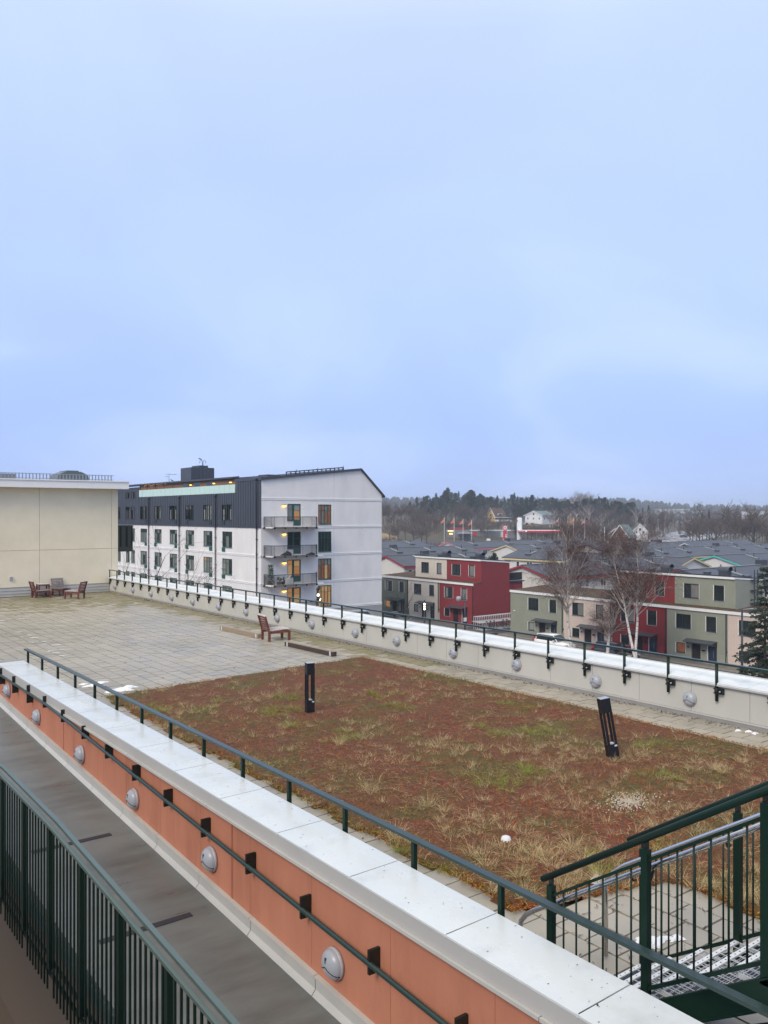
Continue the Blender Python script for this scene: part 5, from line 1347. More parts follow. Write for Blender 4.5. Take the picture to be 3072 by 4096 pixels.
low_house('white brick house with red edged gable at left below the pines', 'x', 90.6, 113, 119.4, 5.4, -9.0, -7.45, 'trim_red', seed=1)
low_house('white brick house with red edged gable right of the red house', 'x', 90.0, 124, 85.7, 5.4, -8.95, -7.5, 'trim_red', seed=2, vents=3)
low_house('long dark roof behind the beige row house', 'x', 98, 136, 147, 6.2, -9.0, -7.45, 'seam', seed=3, vents=4)
low_house('long dark roof farthest left beside the field', 'x', 118, 153, 186, 7, -9.0, -7.5, 'seam', seed=4, vents=3)
low_house('pale house with pink edged gable below the flagpoles', 'x', 150, 205, 170, 5.6, -9.0, -7.5, 'trim_pink', seed=5, vents=4)
low_house('cream house with pale yellow gable edge left of the tallest birch', 'x', 147, 192, 145, 5.6, -9.0, -7.5, 'trim_yel', seed=6, vents=3)
low_house('cream house with yellow eave board and white windows behind the red side wall', 'y', 102, 126, 131.6, 5.2, -9.0, -7.6, 'trim_yel', seed=7)
dh = low_house('long dark roof with yellow balcony hoods behind the tallest birch', 'x', 160, 230, 131, 6.5, -9.0, -7.3, 'seam', seed=8, vents=3, win=False)
for k in range(5):
    u = 168 + 5.2 * k
    boxobj('balcony_hood', M['trim_yel'], dh, u, 122.6, -9.7, u + 3.2, 124.4, -9.45); boxobj('balcony_glazing', M['glass'], dh, u + .3, 123.2, -11.6, u + 2.9, 123.3, -9.72); boxobj('balcony_post', M['trim_yel'], dh, u, 122.7, -11.8, u + .25, 122.95, -9.71)
low_house('white brick house with turquoise edged gable at right', 'x', 139.3, 195, 85, 5.8, -9.05, -7.5, 'trim_turq', seed=9, vents=3)
low_house('white brick house with cream gable edge left of the turquoise one', 'y', 82.3, 104, 128.8, 5.3, -9.0, -7.5, 'trim_yel', seed=10)
low_house('low house with pale yellow gable between the birches', 'x', 143, 158, 108.8, 5.6, -8.9, -7.5, 'trim_yel', seed=11)
low_house('long dark roof with pale yellow eave at far right', 'x', 160, 215, 111, 6.2, -9.05, -7.5, 'trim_yel', seed=12, vents=5)
low_house('small gabled house beyond the long roof at right', 'y', 127.5, 150, 195, 6, -9.0, -7.5, 'white_trim', seed=13)
low_house('dark roof directly behind the sage green three storey house', 'x', 92, 138, 60.5, 6.4, -8.6, -7.0, 'seam', seed=14, vents=3)

# ------------------------------------------------------------------ cars, poles, bike rack
def car(label, loc, rz, paint, kind='suv', door_text=None):
    root = thing('parked_car', label, 'car', loc, rz, 'cars parked along the street')
    L, W = 2.25, .92
    H = 1.66 if kind == 'suv' else 1.42
    bel = 1.0 if kind == 'suv' else .88
    # lower body: stations along x with half width, bottom, belt
    st_ = [(-L, .72, .42, bel - .12), (-L + .12, .86, .30, bel), (-1.5, W, .25, bel + .02), (0, W, .25, bel), (1.1, W, .25, bel - .06), (1.75, .88, .26, bel - .16), (L - .08, .80, .32, bel - .26), (L, .66, .42, bel - .36)]
    mb = MB(); n0 = 0
    for x_, w_, zb, zt in st_:
        for s, z_, k in ((-1, zb, .92), (-1, (zb + zt) / 2, 1), (-1, zt, .93), (1, zt, .93), (1, (zb + zt) / 2, 1), (1, zb, .92)): mb.v.append((x_, s * w_ * k, z_))
    for i in range(len(st_) - 1):
        for k in range(6): mb.f.append((i * 6 + k, i * 6 + (k + 1) % 6, (i + 1) * 6 + (k + 1) % 6, (i + 1) * 6 + k)); mb.sm.append(True)
    mb.f.append(tuple(range(6))); mb.sm.append(False); e = (len(st_) - 1) * 6; mb.f.append(tuple(range(e + 5, e - 1, -1))); mb.sm.append(False)
    mb.build('body', M[paint], root, world=False)
    rear = -L + .18 if kind == 'suv' else -1.75
    cab = [(rear, .78, bel), (rear + (.28 if kind == 'suv' else .7), .66, H - .06), (-.2, .68, H), (.35, .66, H - .05), (1.05, .76, bel - .02)]
    mb = MB()
    for x_, w_, z_ in cab: mb.v += [(x_, -w_, z_), (x_, w_, z_)]
    for i in range(len(cab) - 1): mb.f.append((2 * i, 2 * i + 1, 2 * i + 3, 2 * i + 2)); mb.sm.append(True)
    mb.f.append(tuple(2 * i for i in range(len(cab)))); mb.sm.append(False); mb.f.append(tuple(2 * i + 1 for i in reversed(range(len(cab))))); mb.sm.append(False)
    mb.build('cabin', M[paint], root, world=False)
    for s in (-1, 1):
        mb = MB(); y_ = lambda z_: s * (.79 - .12 * (z_ - bel) / (H - bel) + .006)
        a, b = bel + .03, H - .12
        mb.quad((rear + .22, y_(a), a), (.92, y_(a), a), (.36, y_(b), b), (rear + .40, y_(b), b)); mb.build('side_window', M['glass'], root, world=False)
        mb = MB(); mb.box(.55, s * .86, bel, .75, s * 1.02, bel + .14); mb.build('wing_mirror', M[paint], root, world=False)
        mb = MB(); mb.box(L - .30, s * .5, bel - .36, L - .02, s * .80, bel - .22); mb.build('headlight', M['headlight'], root, world=False)
        mb = MB(); mb.box(-L - .01, s * .55, bel - .22, -L + .16, s * .86, bel - .04)
        if kind == 'suv': mb.box(-L + .10, s * .70, bel - .05, -L + .30, s * .80, bel + .38)
        mb.build('tail_lamp', M['taillight'], root, world=False)
        for x_ in (-1.38, 1.40):
            mb = MB(); mb.lathe([(.21, -.10), (.33, -.10), (.345, -.06), (.345, .06), (.33, .10), (.21, .10)], (x_, s * .82, .345), (0, 1, 0), 18); w = mb.build('wheel', M['tyre'], root, world=False)
            mb = MB(); mb.lathe([(0, .085), (.06, .095), (.215, .07)], (x_, s * .82, .345), (0, s, 0), 10); mb.build('rim', M['rim'], w, world=False)
    mb = MB(); mb.quad((.40, -.62, H - .07), (.40, .62, H - .07), (1.02, .72, bel + .015), (1.02, -.72, bel + .015)); mb.build('windscreen', M['glass'], root, world=False)
    r1 = rear + (.25 if kind == 'suv' else .64)
    mb = MB(); mb.quad((rear - .01, -.68, bel + .1), (rear - .01, .68, bel + .1), (r1 - .01, .60, H - .10), (r1 - .01, -.60, H - .10)); mb.build('rear_window', M['glass'], root, world=False)
    mb = MB(); mb.box(-L - .02, -.7, .34, -L + .1, .7, .52); mb.box(L - .1, -.65, .34, L + .02, .65, .50); mb.build('bumper', M['bracket'], root, world=False)
    if door_text:
        t = text_obj(door_text, 'blackprint', .2, (0, 0, 0), (0, 0, 0), root); t.location = (-.1, -.925, .62); t.rotation_euler = (R(90), 0, 0)
    return root
car('white suv with red tail lamp and lettered door in front of the sage green house', (66.4, 58.5, GZ + .004), R(-90), 'car_white', 'suv', 'NEW WHEELS')
car('dark estate car parked behind the parapet in front of the red boarded house', (66.6, 51.0, GZ + .004), R(-90), 'car_black', 'suv')
car('black saloon car with lit orange lamp parked in front of the beige house', (67.2, 86.2, GZ + .004), R(-90), 'car_black', 'saloon')
car('silver car parked at the corner of the grey green house', (67.4, 93.5, GZ + .004), R(-90), 'car_silver', 'suv')
car('silver car parked in front of the white gable plinth', (54.2, 75.6, -12.2), R(-20), 'car_silver', 'suv')
o = boxobj('side_marker', M['orangeglow'], bpy.data.objects['parked_car.002'], 66.40, 84.2, GZ + .72, 66.5, 84.45, GZ + .8) if False else None
sp = thing('spotlight_pole', 'black pole with three lit round spotlights in front of the beige house', 'spotlight pole', (48.13, 57.63, GZ), 0, 'spotlight poles')
mb = MB(); mb.tube([(48.13, 57.63, GZ), (48.13, 57.63, -7.65)], [.09, .07], 10); mb.build('pole', M['black_met'], sp)
vd = Vector((-48.13, -57.63, 6)).normalized()
for z_ in (-8.0, -8.22, -8.44):
    c_ = Vector((48.13, 57.63, z_)) + vd * .12
    mb = MB(); mb.lathe([(.02, -.16), (.10, -.12), (.105, .06), (.09, .06)], c_, vd, 12); h_ = mb.build('spot_housing', M['black_met'], sp)
    mb = MB(); mb.lathe([(0, .062), (.088, .06)], c_, vd, 12); mb.build('lens', M['headglow'], h_)
sp2 = thing('spotlight_pole', 'black pole with three angled spotlights in front of the balconies', 'spotlight pole', (32.4, 50.75, GZ), 0, 'spotlight poles')
mb = MB(); mb.tube([(32.4, 50.75, GZ), (32.4, 50.75, -5.3)], [.09, .06], 10); mb.build('pole', M['black_met'], sp2)
for z_, d, glow in ((-5.38, (.6, .2, .5), False), (-5.68, (-.3, -.9, -.2), True), (-5.98, (.5, -.8, -.35), True)):
    d = Vector(d).normalized(); c_ = Vector((32.4, 50.75, z_)) + d * .16
    mb = MB(); mb.lathe([(.02, -.2), (.11, -.16), (.12, .08), (.10, .08)], c_, d, 12); h_ = mb.build('spot_housing', M['black_met'], sp2)
    mb = MB(); mb.lathe([(0, .082), (.098, .078)], c_, d, 12); mb.build('lens', M['headglow' if glow else 'lamp_grey'], h_)
lp = thing('street_lamp', 'dark street lamp with pale drum head in front of the red house', 'street lamp', (59.87, 65.06, GZ))
mb = MB(); mb.tube([(59.87, 65.06, GZ), (59.87, 65.06, -8.3)], [.09, .06], 8); mb.build('pole', M['pipe'], lp)
mb = MB(); mb.lathe([(0, .28), (.2, .26), (.28, .12), (.26, -.22), (0, -.26)], (59.35, 65.45, -8.85), (0, 0, 1), 12); mb.build('lamp_head', M['lamp_grey'], lp)
mb = MB(); mb.bar((59.87, 65.06, -8.7), (59.35, 65.45, -8.6), .05, .05); mb.build('arm', M['pipe'], lp)
boxobj('notice', M['white_trim'], lp, 59.6, 64.94, -11.2, 60.0, 64.97, -10.8)
lp2 = thing('street_lamp', 'tall dark street lamp with thin arm left of the spruce', 'street lamp', (50, 28.58, GZ))
mb = MB(); mb.tube([(50, 28.58, GZ), (50, 28.58, -5.95)], [.1, .06], 8); mb.build('pole', M['pipe'], lp2)
mb = MB(); mb.tube([(50, 28.58, -6.0), (50, 27.9, -5.88), (50, 27.2, -5.9)], .035, 6); mb.build('arm', M['lamp_grey'], lp2)
boxobj('lamp_head', M['lamp_grey'], lp2, 49.85, 26.7, -5.98, 50.15, 27.25, -5.87)
br = thing('bicycle_rack', 'two tier galvanised bicycle rack along the red side wall', 'bicycle rack', (73.2, 74.4, GZ))
for k in range(21):
    x_ = 70.1 + .305 * k
    mb = MB(); mb.bar((x_, 74.6, GZ), (x_, 74.6, -12.32), .06, .05); mb.bar((x_, 74.6, -12.36), (x_ + .16, 74.2, -12.38), .05, .06); mb.bar((x_ + .16, 74.2, -12.38), (x_ + .16, 74.15, -12.65), .05, .04); mb.build('upright', M['steel'], br)
    mb = MB(); mb.bar((x_, 74.9, -12.96), (x_, 73.4, -13.06), .10, .05); mb.bar((x_, 74.5, GZ + .08), (x_, 73.2, GZ + .05), .12, .05); mb.build('wheel_tray', M['steel'], br)
mb = MB(); mb.box(70.0, 74.56, -13.06, 76.4, 74.64, -12.98); mb.box(70.0, 73.6, -13.12, 76.4, 73.66, -13.06); mb.build('cross_beam', M['steel'], br)
def bicycle(label, x_, y_, frame):
    r0 = thing('bicycle', label, 'bicycle', (x_, y_, GZ + .10), R(90), 'bicycles in the rack')
    for wx in (-.5, .5):
        mb = MB(); mb.tube([(wx + .33 * math.cos(t), 0, .34 + .33 * math.sin(t)) for t in [k * 6.2832 / 18 for k in range(19)]], .022, 6, cap=False); w = mb.build('wheel', M['tyre'], r0, world=False)
        mb = MB()
        for k in range(8): mb.tube([(wx, 0, .34), (wx + .32 * math.cos(k * .785), 0, .34 + .32 * math.sin(k * .785))], .004, 3)
        mb.build('spoke', M['rim'], w, world=False)
    mb = MB()
    for a, b in (((-.5, 0, .34), (-.05, 0, .3)), ((-.05, 0, .3), (.38, 0, .72)), ((-.22, 0, .8), (.36, 0, .82)), ((-.05, 0, .3), (-.25, 0, .92)), ((-.5, 0, .34), (-.22, 0, .8)), ((.5, 0, .34), (.34, 0, .95))): mb.tube([a, b], .02, 6)
    mb.build('frame', M[frame], r0, world=False)
    mb = MB(); mb.tube([(.28, -.27, 1.0), (.36, -.1, .98), (.36, .1, .98), (.28, .27, 1.0)], .014, 6); mb.build('handlebar', M['steel'], r0, world=False)
    mb = MB(); mb.tube([(-.38, 0, .94), (-.25, 0, .96), (-.12, 0, .94)], [.07, .06, .025], 8); mb.build('saddle', M['bracket'], r0, world=False)
    return r0
for k, (x_, fr_, lb) in enumerate(((71.1, 'white_trim', 'bicycle with white parts, leftmost in the rack'), (71.75, 'bikepaint', 'dark bicycle next to the white one in the rack'), (72.35, 'bikepaint', 'dark bicycle third from the left in the rack'),
                                   (73.9, 'bikepaint', 'dark bicycle in the middle of the rack'), (74.55, 'bikepaint', 'dark bicycle second from the right in the rack'), (75.75, 'bikepaint', 'dark bicycle at the right end of the rack'))):
    bicycle(lb, x_, 73.7, fr_)

# ------------------------------------------------------------------ trees
def grow(rnd, p, d, L, r, depth, out_limb, out_twig, droop, split, nseg=4, spread=.6, twig_at=2, tips=None, up=.0):
    """recursive branch: appends (points, radii) to limbs or twigs"""
    pts = [p.copy()]; q = p.copy(); dd = d.copy()
    for k in range(nseg):
        dd = (dd + Vector((rnd.gauss(0, .10), rnd.gauss(0, .10), rnd.gauss(0, .06) + up - droop * (k / nseg)))).normalized()
        q = q + dd * (L / nseg); pts.append(q.copy())
    rad = [r * (1 - .62 * i / nseg) for i in range(nseg + 1)]
    (out_limb if depth >= twig_at else out_twig).append((pts, rad))
    if depth == 0: return
    n = split(depth, rnd)
    for k in range(n):
        t = rnd.uniform(.25, 1.0) if k < n - 1 else 1.0
        i = min(nseg - 1, int(t * nseg)); b = pts[i].lerp(pts[i + 1], t * nseg - i)
        base = (pts[i + 1] - pts[i]).normalized()
        a = Vector((rnd.gauss(0, 1), rnd.gauss(0, 1), rnd.gauss(0, .6))); a = (a - base * a.dot(base)).normalized()
        nd = (base + a * rnd.uniform(spread * .5, spread * 1.3)).normalized()
        grow(rnd, b, nd, L * rnd.uniform(.45, .75), max(.004, r * (1 - .6 * t) * .62), depth - 1, out_limb, out_twig, droop, split, nseg, spread, twig_at, tips, up)
def birch(label, base, top, lean, seed, nstem=1, hgt=12.5, hangs=3):
    rnd = random.Random(seed)
    root = thing('birch_tree', label, 'birch tree', base, 0, 'bare birches along the street')
    limbs, twigs, trunks = [], [], []
    for s in range(nstem):
        d = Vector((lean[0] + (.2 * (s - (nstem - 1) / 2) if nstem > 1 else 0), lean[1], 1)).normalized()
        pts = [Vector((0, .25 * s, 0))]; q = pts[0].copy(); n_ = 9
        for k in range(n_):
            d = (d + Vector((rnd.gauss(0, .06), rnd.gauss(0, .06), .04))).normalized(); q = q + d * (hgt * .86 / n_); pts.append(q.copy())
        r0 = .17 if nstem == 1 else .14
        trunks.append((pts, [r0 * (1 - .86 * i / n_) + .012 for i in range(n_ + 1)]))
        for k in range(44 if nstem == 1 else 30):
            t = rnd.uniform(.30, 1.0) ** .8; i = min(n_ - 1, int(t * n_)); b = pts[i].lerp(pts[i + 1], t * n_ - i)
            az = rnd.uniform(0, 6.283); el = rnd.uniform(.3, .95) + .5 * t
            nd = Vector((math.cos(az) * .85, math.sin(az) * .85, el + .15)).normalized()
            L = hgt * rnd.uniform(.16, .30) * (1.15 - .55 * t)
            grow(rnd, b, nd, L, r0 * (1 - .8 * t) * .42 + .008, 2, limbs, twigs, .14, lambda dp, r: 5 if dp == 2 else 6, 4, .7, 1, up=.03)
    # hanging fine twigs from every branch end
    hang = []
    for pts, rad in limbs + twigs:
        if rad[0] > .05: continue
        for _ in range(hangs if rnd.random() < .6 else hangs + 1):
            i = rnd.randrange(1, len(pts)); p = pts[i]
            d = Vector((rnd.gauss(0, .45), rnd.gauss(0, .45), rnd.uniform(-.2, .4))).normalized(); L = rnd.uniform(.4, 1.5)
            pp = [p]; q = p.copy()
            for k in range(4):
                d = (d + Vector((rnd.gauss(0, .1), rnd.gauss(0, .1), -.38))).normalized(); q = q + d * L / 4; pp.append(q.copy())
            hang.append((pp, [.0045, .0042, .0038, .0033, .0028]))
    mb = MB()
    for pts, rad in trunks: mb.tube(pts, rad, 9, cap=False)
    mb.build('trunk', M['bark_birch'], root, world=False, fix=False)
    mb = MB()
    for pts, rad in limbs: mb.tube(pts, rad, 5, cap=False)
    mb.build('limbs', M['limb_birch'], root, world=False, fix=False)
    mb = MB()
    for pts, rad in twigs: mb.tube(pts, [max(r_, .006) for r_ in rad], 3, cap=False)
    for pts, rad in hang: mb.tube(pts, rad, 3, cap=False)
    mb.build('crown', M['twig_birch'], root, world=False, fix=False)
    return root
birch('tallest leafless white birch in front of the pale pink house', (61.5, 51.9, GZ), None, (-.04, .10), 4, 1, 13.4)
birch('leafless twin stemmed birch in front of the red boarded house', (61.5, 44.6, GZ), None, (.02, .1), 8, 2, 12.6)
birch('leafless young birch between the tallest birch and the red boarded house', (63.0, 49.2, GZ), None, (.05, .0), 15, 1, 7.6, 1)
def bare_tree(name, label, base, hgt, seed, group, mats=('bark', 'twig'), dens=(7, 6, 5), rad=.18, spread=.65, tw=.008, up=.08, stems=1, shrub=False):
    rnd = random.Random(seed); root = thing(name, label, 'tree' if not shrub else 'shrub', base, 0, group)
    limbs, twigs = [], []; tr = []
    for s in range(stems):
        d = Vector((rnd.gauss(0, .12 if stems == 1 else .4), rnd.gauss(0, .12 if stems == 1 else .4), 1)).normalized()
        L = hgt * (.45 if not shrub else .4)
        pts = [Vector((0, 0, 0)) + Vector((rnd.gauss(0, .1), rnd.gauss(0, .1), 0)) * (stems > 1)]; q = pts[0].copy()
        for k in range(5): d = (d + Vector((rnd.gauss(0, .06), rnd.gauss(0, .06), .02))).normalized(); q = q + d * L / 5; pts.append(q.copy())
        tr.append((pts, [rad * (1 - .12 * i) for i in range(6)]))
        for k in range(dens[0]):
            t = rnd.uniform(.35, 1.0); i = min(4, int(t * 5)); b = pts[i].lerp(pts[i + 1], t * 5 - i); az = rnd.uniform(0, 6.283)
            grow(rnd, b, Vector((math.cos(az) * spread, math.sin(az) * spread, rnd.uniform(.5, 1.1))).normalized(), hgt * rnd.uniform(.28, .45), rad * .45, 2, limbs, twigs, .0, lambda dp, r: dens[1] if dp == 2 else dens[2], 3, spread, 1, up=up)
    mb = MB()
    for pts, r_ in tr: mb.tube(pts, r_, 7, cap=False)
    for pts, r_ in limbs: mb.tube(pts, r_, 4, cap=False)
    mb.build('trunk', M[mats[0]], root, world=False, fix=False)
    mb = MB()
    for pts, r_ in twigs: mb.tube(pts, [max(tw, q) for q in r_], 3, cap=False)
    mb.build('crown', M[mats[1]], root, world=False, fix=False)
    return root
def placed(px, F, z=None): x, y = at(px, F); return (x, y, terr(x, y) if z is None else z)
x_, y_ = at(500, 70); bare_tree('bare_tree', 'leafless tree with pale forked branches beside the dark bay', (x_, y_, GZ), 14.3, 21, 'leafless trees by the white building', spread=.8, dens=(6, 4, 4), rad=.14, up=.04)
x_, y_ = at(655, 73); bare_tree('bare_tree', 'dense leafless crown rising left of the second downpipe', (x_, y_, GZ), 11.0, 22, 'leafless trees by the white building', dens=(12, 7, 6), rad=.14)
x_, y_ = at(955, 66); bare_tree('bare_tree', 'leafless shrub tops showing above the parapet near the white gable corner', (x_, y_, GZ), 7.4, 23, 'leafless trees by the white building', dens=(7, 4, 3), rad=.09)
x_, y_ = at(1010, 66); bare_tree('bare_tree', 'second leafless shrub top showing right beside the gable downpipe', (x_, y_, GZ), 7.2, 24, 'leafless trees by the white building', dens=(7, 4, 3), rad=.09)
bare_tree('sapling', 'thin leafless sapling in front of the beige house window', (68.2, 85.9, GZ), 5.2, 25, 'leafless trees by the white building', dens=(7, 3, 2), rad=.05, spread=.5)

def spruce(label, base, hgt, wid, seed, mname='spruce', nl=32, s=.17):
    rnd = random.Random(seed); root = thing('spruce_tree', label, 'spruce tree', base)
    mb = MB(); mb.tube([(0, 0, 0), (0, 0, hgt * .97)], [.18, .01], 8); mb.build('trunk', M['bark'], root, world=False)
    mb = MB()
    for k in range(nl):
        t = k / (nl - 1); z_ = hgt * (.10 + .89 * t); Lw = wid * (1 - t) ** .85 + .10
        n_ = int(11 - 4 * t)
        for j in range(n_):
            az = rnd.uniform(0, 6.283); L = Lw * rnd.uniform(.5, 1.25); prev = Vector((0, 0, z_))
            nb2 = max(3, int(L / .13))
            for q in range(nb2):
                f = (q + 1) / nb2; p = Vector((math.cos(az) * L * f, math.sin(az) * L * f, z_ - .42 * L * f * f + .30 * L * max(0, f - .7) + .12 * f))
                for w in range(6):
                    d = Vector((math.cos(az + rnd.gauss(0, .75)), math.sin(az + rnd.gauss(0, .75)), rnd.gauss(-.35, .35))).normalized() * s * rnd.uniform(.7, 1.5); e = d.orthogonal().normalized() * s * .22
                    c = p + Vector((rnd.gauss(0, .05), rnd.gauss(0, .05), rnd.gauss(-.03, .05)))
                    mb.quad(c - e, c + d * .5 - e * 1.2, c + d, c + d * .5 + e * 1.2)
    mb.build('crown', M[mname], root, world=False, fix=False)
    return root
spruce('dark green spruce cut by the right edge of the photo', (45.6, 24.7, GZ), 11.0, 2.3, 31)
spruce('small young spruce left of the large spruce at the right edge', (47.5, 27.1, GZ), 4.7, .8, 32, nl=18)
xb, yb = at(1978, 128)
root = thing('evergreen_tree', 'rounded dark evergreen between the red house and the cream gable', 'tree', (xb, yb, GZ)); rr = random.Random(9)
mb = MB(); mb.tube([(0, 0, 0), (0, 0, 5)], [.2, .05], 6); mb.build('trunk', M['bark'], root, world=False)
mb = MB()
for k in range(14): t = k / 13; leafmass(mb, (rr.gauss(0, .25), rr.gauss(0, .25), 2.2 + 5.4 * t), (2.1 * (1 - t) ** .6 + .4,) * 2 + (.9,), 120, .2, rnd=rr)
mb.build('crown', M['spruce'], root, world=False, fix=False)

# pines of the wooded ridge: a few meshes, many individuals
def pine_mesh(seed, kind):
    rnd = random.Random(seed); mb = MB(); tr = MB(); H = 1.0
    tr.tube([(0, 0, 0), (.01, 0, .5), (0, .01, .97)], [.014, .011, .004], 6)
    if kind == 'pine':
        n = rnd.randint(9, 13)
        for k in range(n):
            t = k / (n - 1); z_ = .44 + .54 * t; w = .24 * (1 - .75 * abs(t - .35)) * rnd.uniform(.6, 1.15)
            az = rnd.uniform(0, 6.283); off = w * rnd.uniform(.2, .9) * (1 - t * .8)
            leafmass(mb, (off * math.cos(az), off * math.sin(az), z_), (w * .62, w * .62, .045 + .025 * rnd.random()), 110, .026, .5, rnd)
            tr.tube([(0, 0, z_ - .03), (off * math.cos(az), off * math.sin(az), z_)], [.006, .003], 4)
    else:
        for k in range(26):
            t = k / 25; z_ = .12 + .87 * t; w = .19 * (1 - t) ** .8 + .012
            for j in range(3):
                az = rnd.uniform(0, 6.283); leafmass(mb, (w * .5 * math.cos(az), w * .5 * math.sin(az), z_), (w * .55, w * .55, .022), 16, .02, .4, rnd)
    return tr.mesh('trunk'), mb.mesh('crown')
pm = [pine_mesh(50 + i, k) for i, k in enumerate(('pine', 'pine', 'pine', 'pine', 'pine', 'fir', 'fir'))]
for t_, c_ in pm: t_.materials.append(M['pine_bark']); c_.materials.append(M['pine'])
def bare_mesh(seed, slim=False, mt=('bark', 'twig')):
    rnd = random.Random(seed); limbs, twigs = [], []; pts = [Vector((0, 0, 0)), Vector((.01, 0, .25)), Vector((0, .015, .5)), Vector((.01, 0, .72))]
    for k in range(11):
        t = rnd.uniform(.3, 1); i = min(2, int(t * 3)); b = pts[i].lerp(pts[i + 1], t * 3 - i); az = rnd.uniform(0, 6.283); sp = .35 if slim else .7
        grow(rnd, b, Vector((math.cos(az) * sp, math.sin(az) * sp, rnd.uniform(.6, 1.1))).normalized(), rnd.uniform(.22, .36), .008, 2, limbs, twigs, .0, lambda dp, r: 6 if dp == 2 else 7, 2, sp, 1, up=.1)
    a = MB(); a.tube(pts, [.017, .013, .010, .006], 5, cap=False)
    for p, r_ in limbs: a.tube(p, r_, 3, cap=False)
    b = MB()
    for p, r_ in twigs: b.tube(p, [.0022, .0018, .0012][:len(p)], 3, cap=False)
    a, b = a.mesh('trunk'), b.mesh('crown'); a.materials.append(M[mt[0]]); b.materials.append(M[mt[1]]); return a, b
bm_ = [bare_mesh(80 + i, i % 2 == 0, ('bark', 'twig') if i < 4 else ('limb_birch', 'twig_grey')) for i in range(6)]
def plant(name, label, cat, group, meshes, px, F, hgt, wide=1.0, dz=0):
    x, y = at(px, F); root = thing(name, label, cat, (x, y, terr(x, y) - .1 + dz), random.uniform(0, 6.28), group)
    root.scale = (hgt * wide, hgt * wide, hgt)
    for nm, me in zip(('trunk', 'crown'), meshes):
        o = bpy.data.objects.new(nm, me); COL.objects.link(o); o.parent = root
    return root
rp = random.Random(77)
def skyline(px):     # photo row of the pine tops along the near ridge
    pts = [(1610, 2030), (1650, 2000), (1700, 1990), (1760, 1975), (1800, 1960), (1850, 1975), (1900, 1968), (1960, 1985), (2010, 1990), (2060, 1978), (2120, 1990), (2180, 1988), (2240, 2005), (2300, 2005), (2350, 1995), (2400, 1987), (2450, 1998), (2500, 2005), (2535, 2020)]
    for (a, b), (c, d) in zip(pts, pts[1:]):
        if a <= px <= c: return b + (d - b) * (px - a) / (c - a)
    return 2030
def region(px): return 'behind the left yellow house' if 1930 < px < 2060 else 'left of the yellow houses above the flagpoles' if px <= 1930 else 'behind the white hillside house' if px < 2240 else 'behind the small yellow house' if px < 2350 else 'behind the green roofed house'
px = 1640; cnt = 0
while px < 2535:
    F = rp.uniform(560, 640); yt = skyline(px) + rp.uniform(-8, 16); x, y = at(px, F); h_ = (HY - yt) * F / FPX - terr(x, y)
    k = rp.choice([0, 1, 2, 3, 4, 0, 1, 2, 5, 6])
    cnt += 1; plant('pine_tree', 'tall dark ridge pine ' + region(px) + ', ' + ordn(cnt) + ' from left', 'pine tree', 'pines on the wooded ridge', pm[k], px, F, max(9, h_), rp.uniform(1.0, 1.5)); px += rp.uniform(8, 16)
px = 1650; cnt = 0
while px < 2530:
    F = rp.uniform(520, 560); yt = skyline(px) + rp.uniform(20, 50); x, y = at(px, F); h_ = (HY - yt) * F / FPX - terr(x, y)
    if not any(abs(px - q) < w for q, w in ((1998, 50), (2165, 60), (2300, 30))):
        cnt += 1; plant('pine_tree', 'lower slope pine ' + region(px) + ', ' + ordn(cnt) + ' from left', 'pine tree', 'lower pines in front of the ridge', pm[rp.choice([0, 1, 2, 3, 4, 5, 6])], px, F, max(7, h_), rp.uniform(1.1, 1.6))
    px += rp.uniform(9, 22)
for i, (px, F, yt) in enumerate(((2560, 480, 2060), (2570, 530, 2030), (2595, 520, 2022), (2650, 620, 2050), (2720, 560, 2075))):
    x, y = at(px, F); plant('pine_tree', 'dark pine right of the ridge wood near the road, %s from left' % ORD[i], 'pine tree', 'pines near the road', pm[rp.choice([0, 1, 2, 5])], px, F, (HY - yt) * F / FPX - terr(x, y))
# leafless belts
def belt(px0, px1, F0, F1, y0, y1, step, label, group, kinds, wide=1.5):
    px = px0; cnt = 0; made = []
    while px < px1:
        F = rp.uniform(F0, F1); x, y = at(px, F); h_ = (HY - rp.uniform(y0, y1)) * F / FPX - terr(x, y)
        cnt += 1; plant('bare_tree', label + ', ' + ordn(cnt) + ' from left', 'tree', group, bm_[rp.choice(kinds)], px, F, max(4, h_), rp.uniform(.8, 1.25) * wide); px += rp.uniform(.7, 1.3) * step
belt(1470, 1660, 440, 500, 2020, 2045, 9, 'leafless brown tree of the belt beside the white gable', 'leafless belt left of the flagpoles', [0, 1, 2, 3], 1.4)
belt(1540, 1760, 400, 440, 2050, 2085, 11, 'leafless brown tree in front of the pines left of the flagpoles', 'leafless belt left of the flagpoles', [0, 1, 2, 3, 4], 1.5)
belt(1640, 1960, 470, 520, 2025, 2060, 11, 'leafless tree under the pines above the flagpoles', 'leafless trees under the pines', [0, 1, 2, 3], 1.4)
belt(1640, 1960, 405, 450, 2078, 2108, 9, 'low leafless tree at the foot of the slope behind the flagpoles', 'leafless trees at the slope foot', [0, 1, 2, 3], 1.7)
belt(1850, 2090, 430, 500, 2084, 2104, 8, 'low leafless tree on the slope below the yellow and white houses', 'leafless trees below the hillside houses', [0, 1, 2, 3], 1.7)
belt(1560, 1720, 330, 360, 2090, 2110, 28, 'low spreading leafless tree on the tan field', 'leafless trees on the field', [1, 3], 2.2)
belt(2200, 2460, 480, 545, 2030, 2075, 10, 'leafless tree around the small yellow and green roofed houses', 'leafless trees on the hillside', [0, 2, 4, 5, 1], 1.3)
belt(2060, 2440, 395, 430, 2095, 2125, 13, 'leafless shrubby tree behind the fuel station canopy', 'leafless shrubs by the fuel station', [1, 3, 0], 1.8)
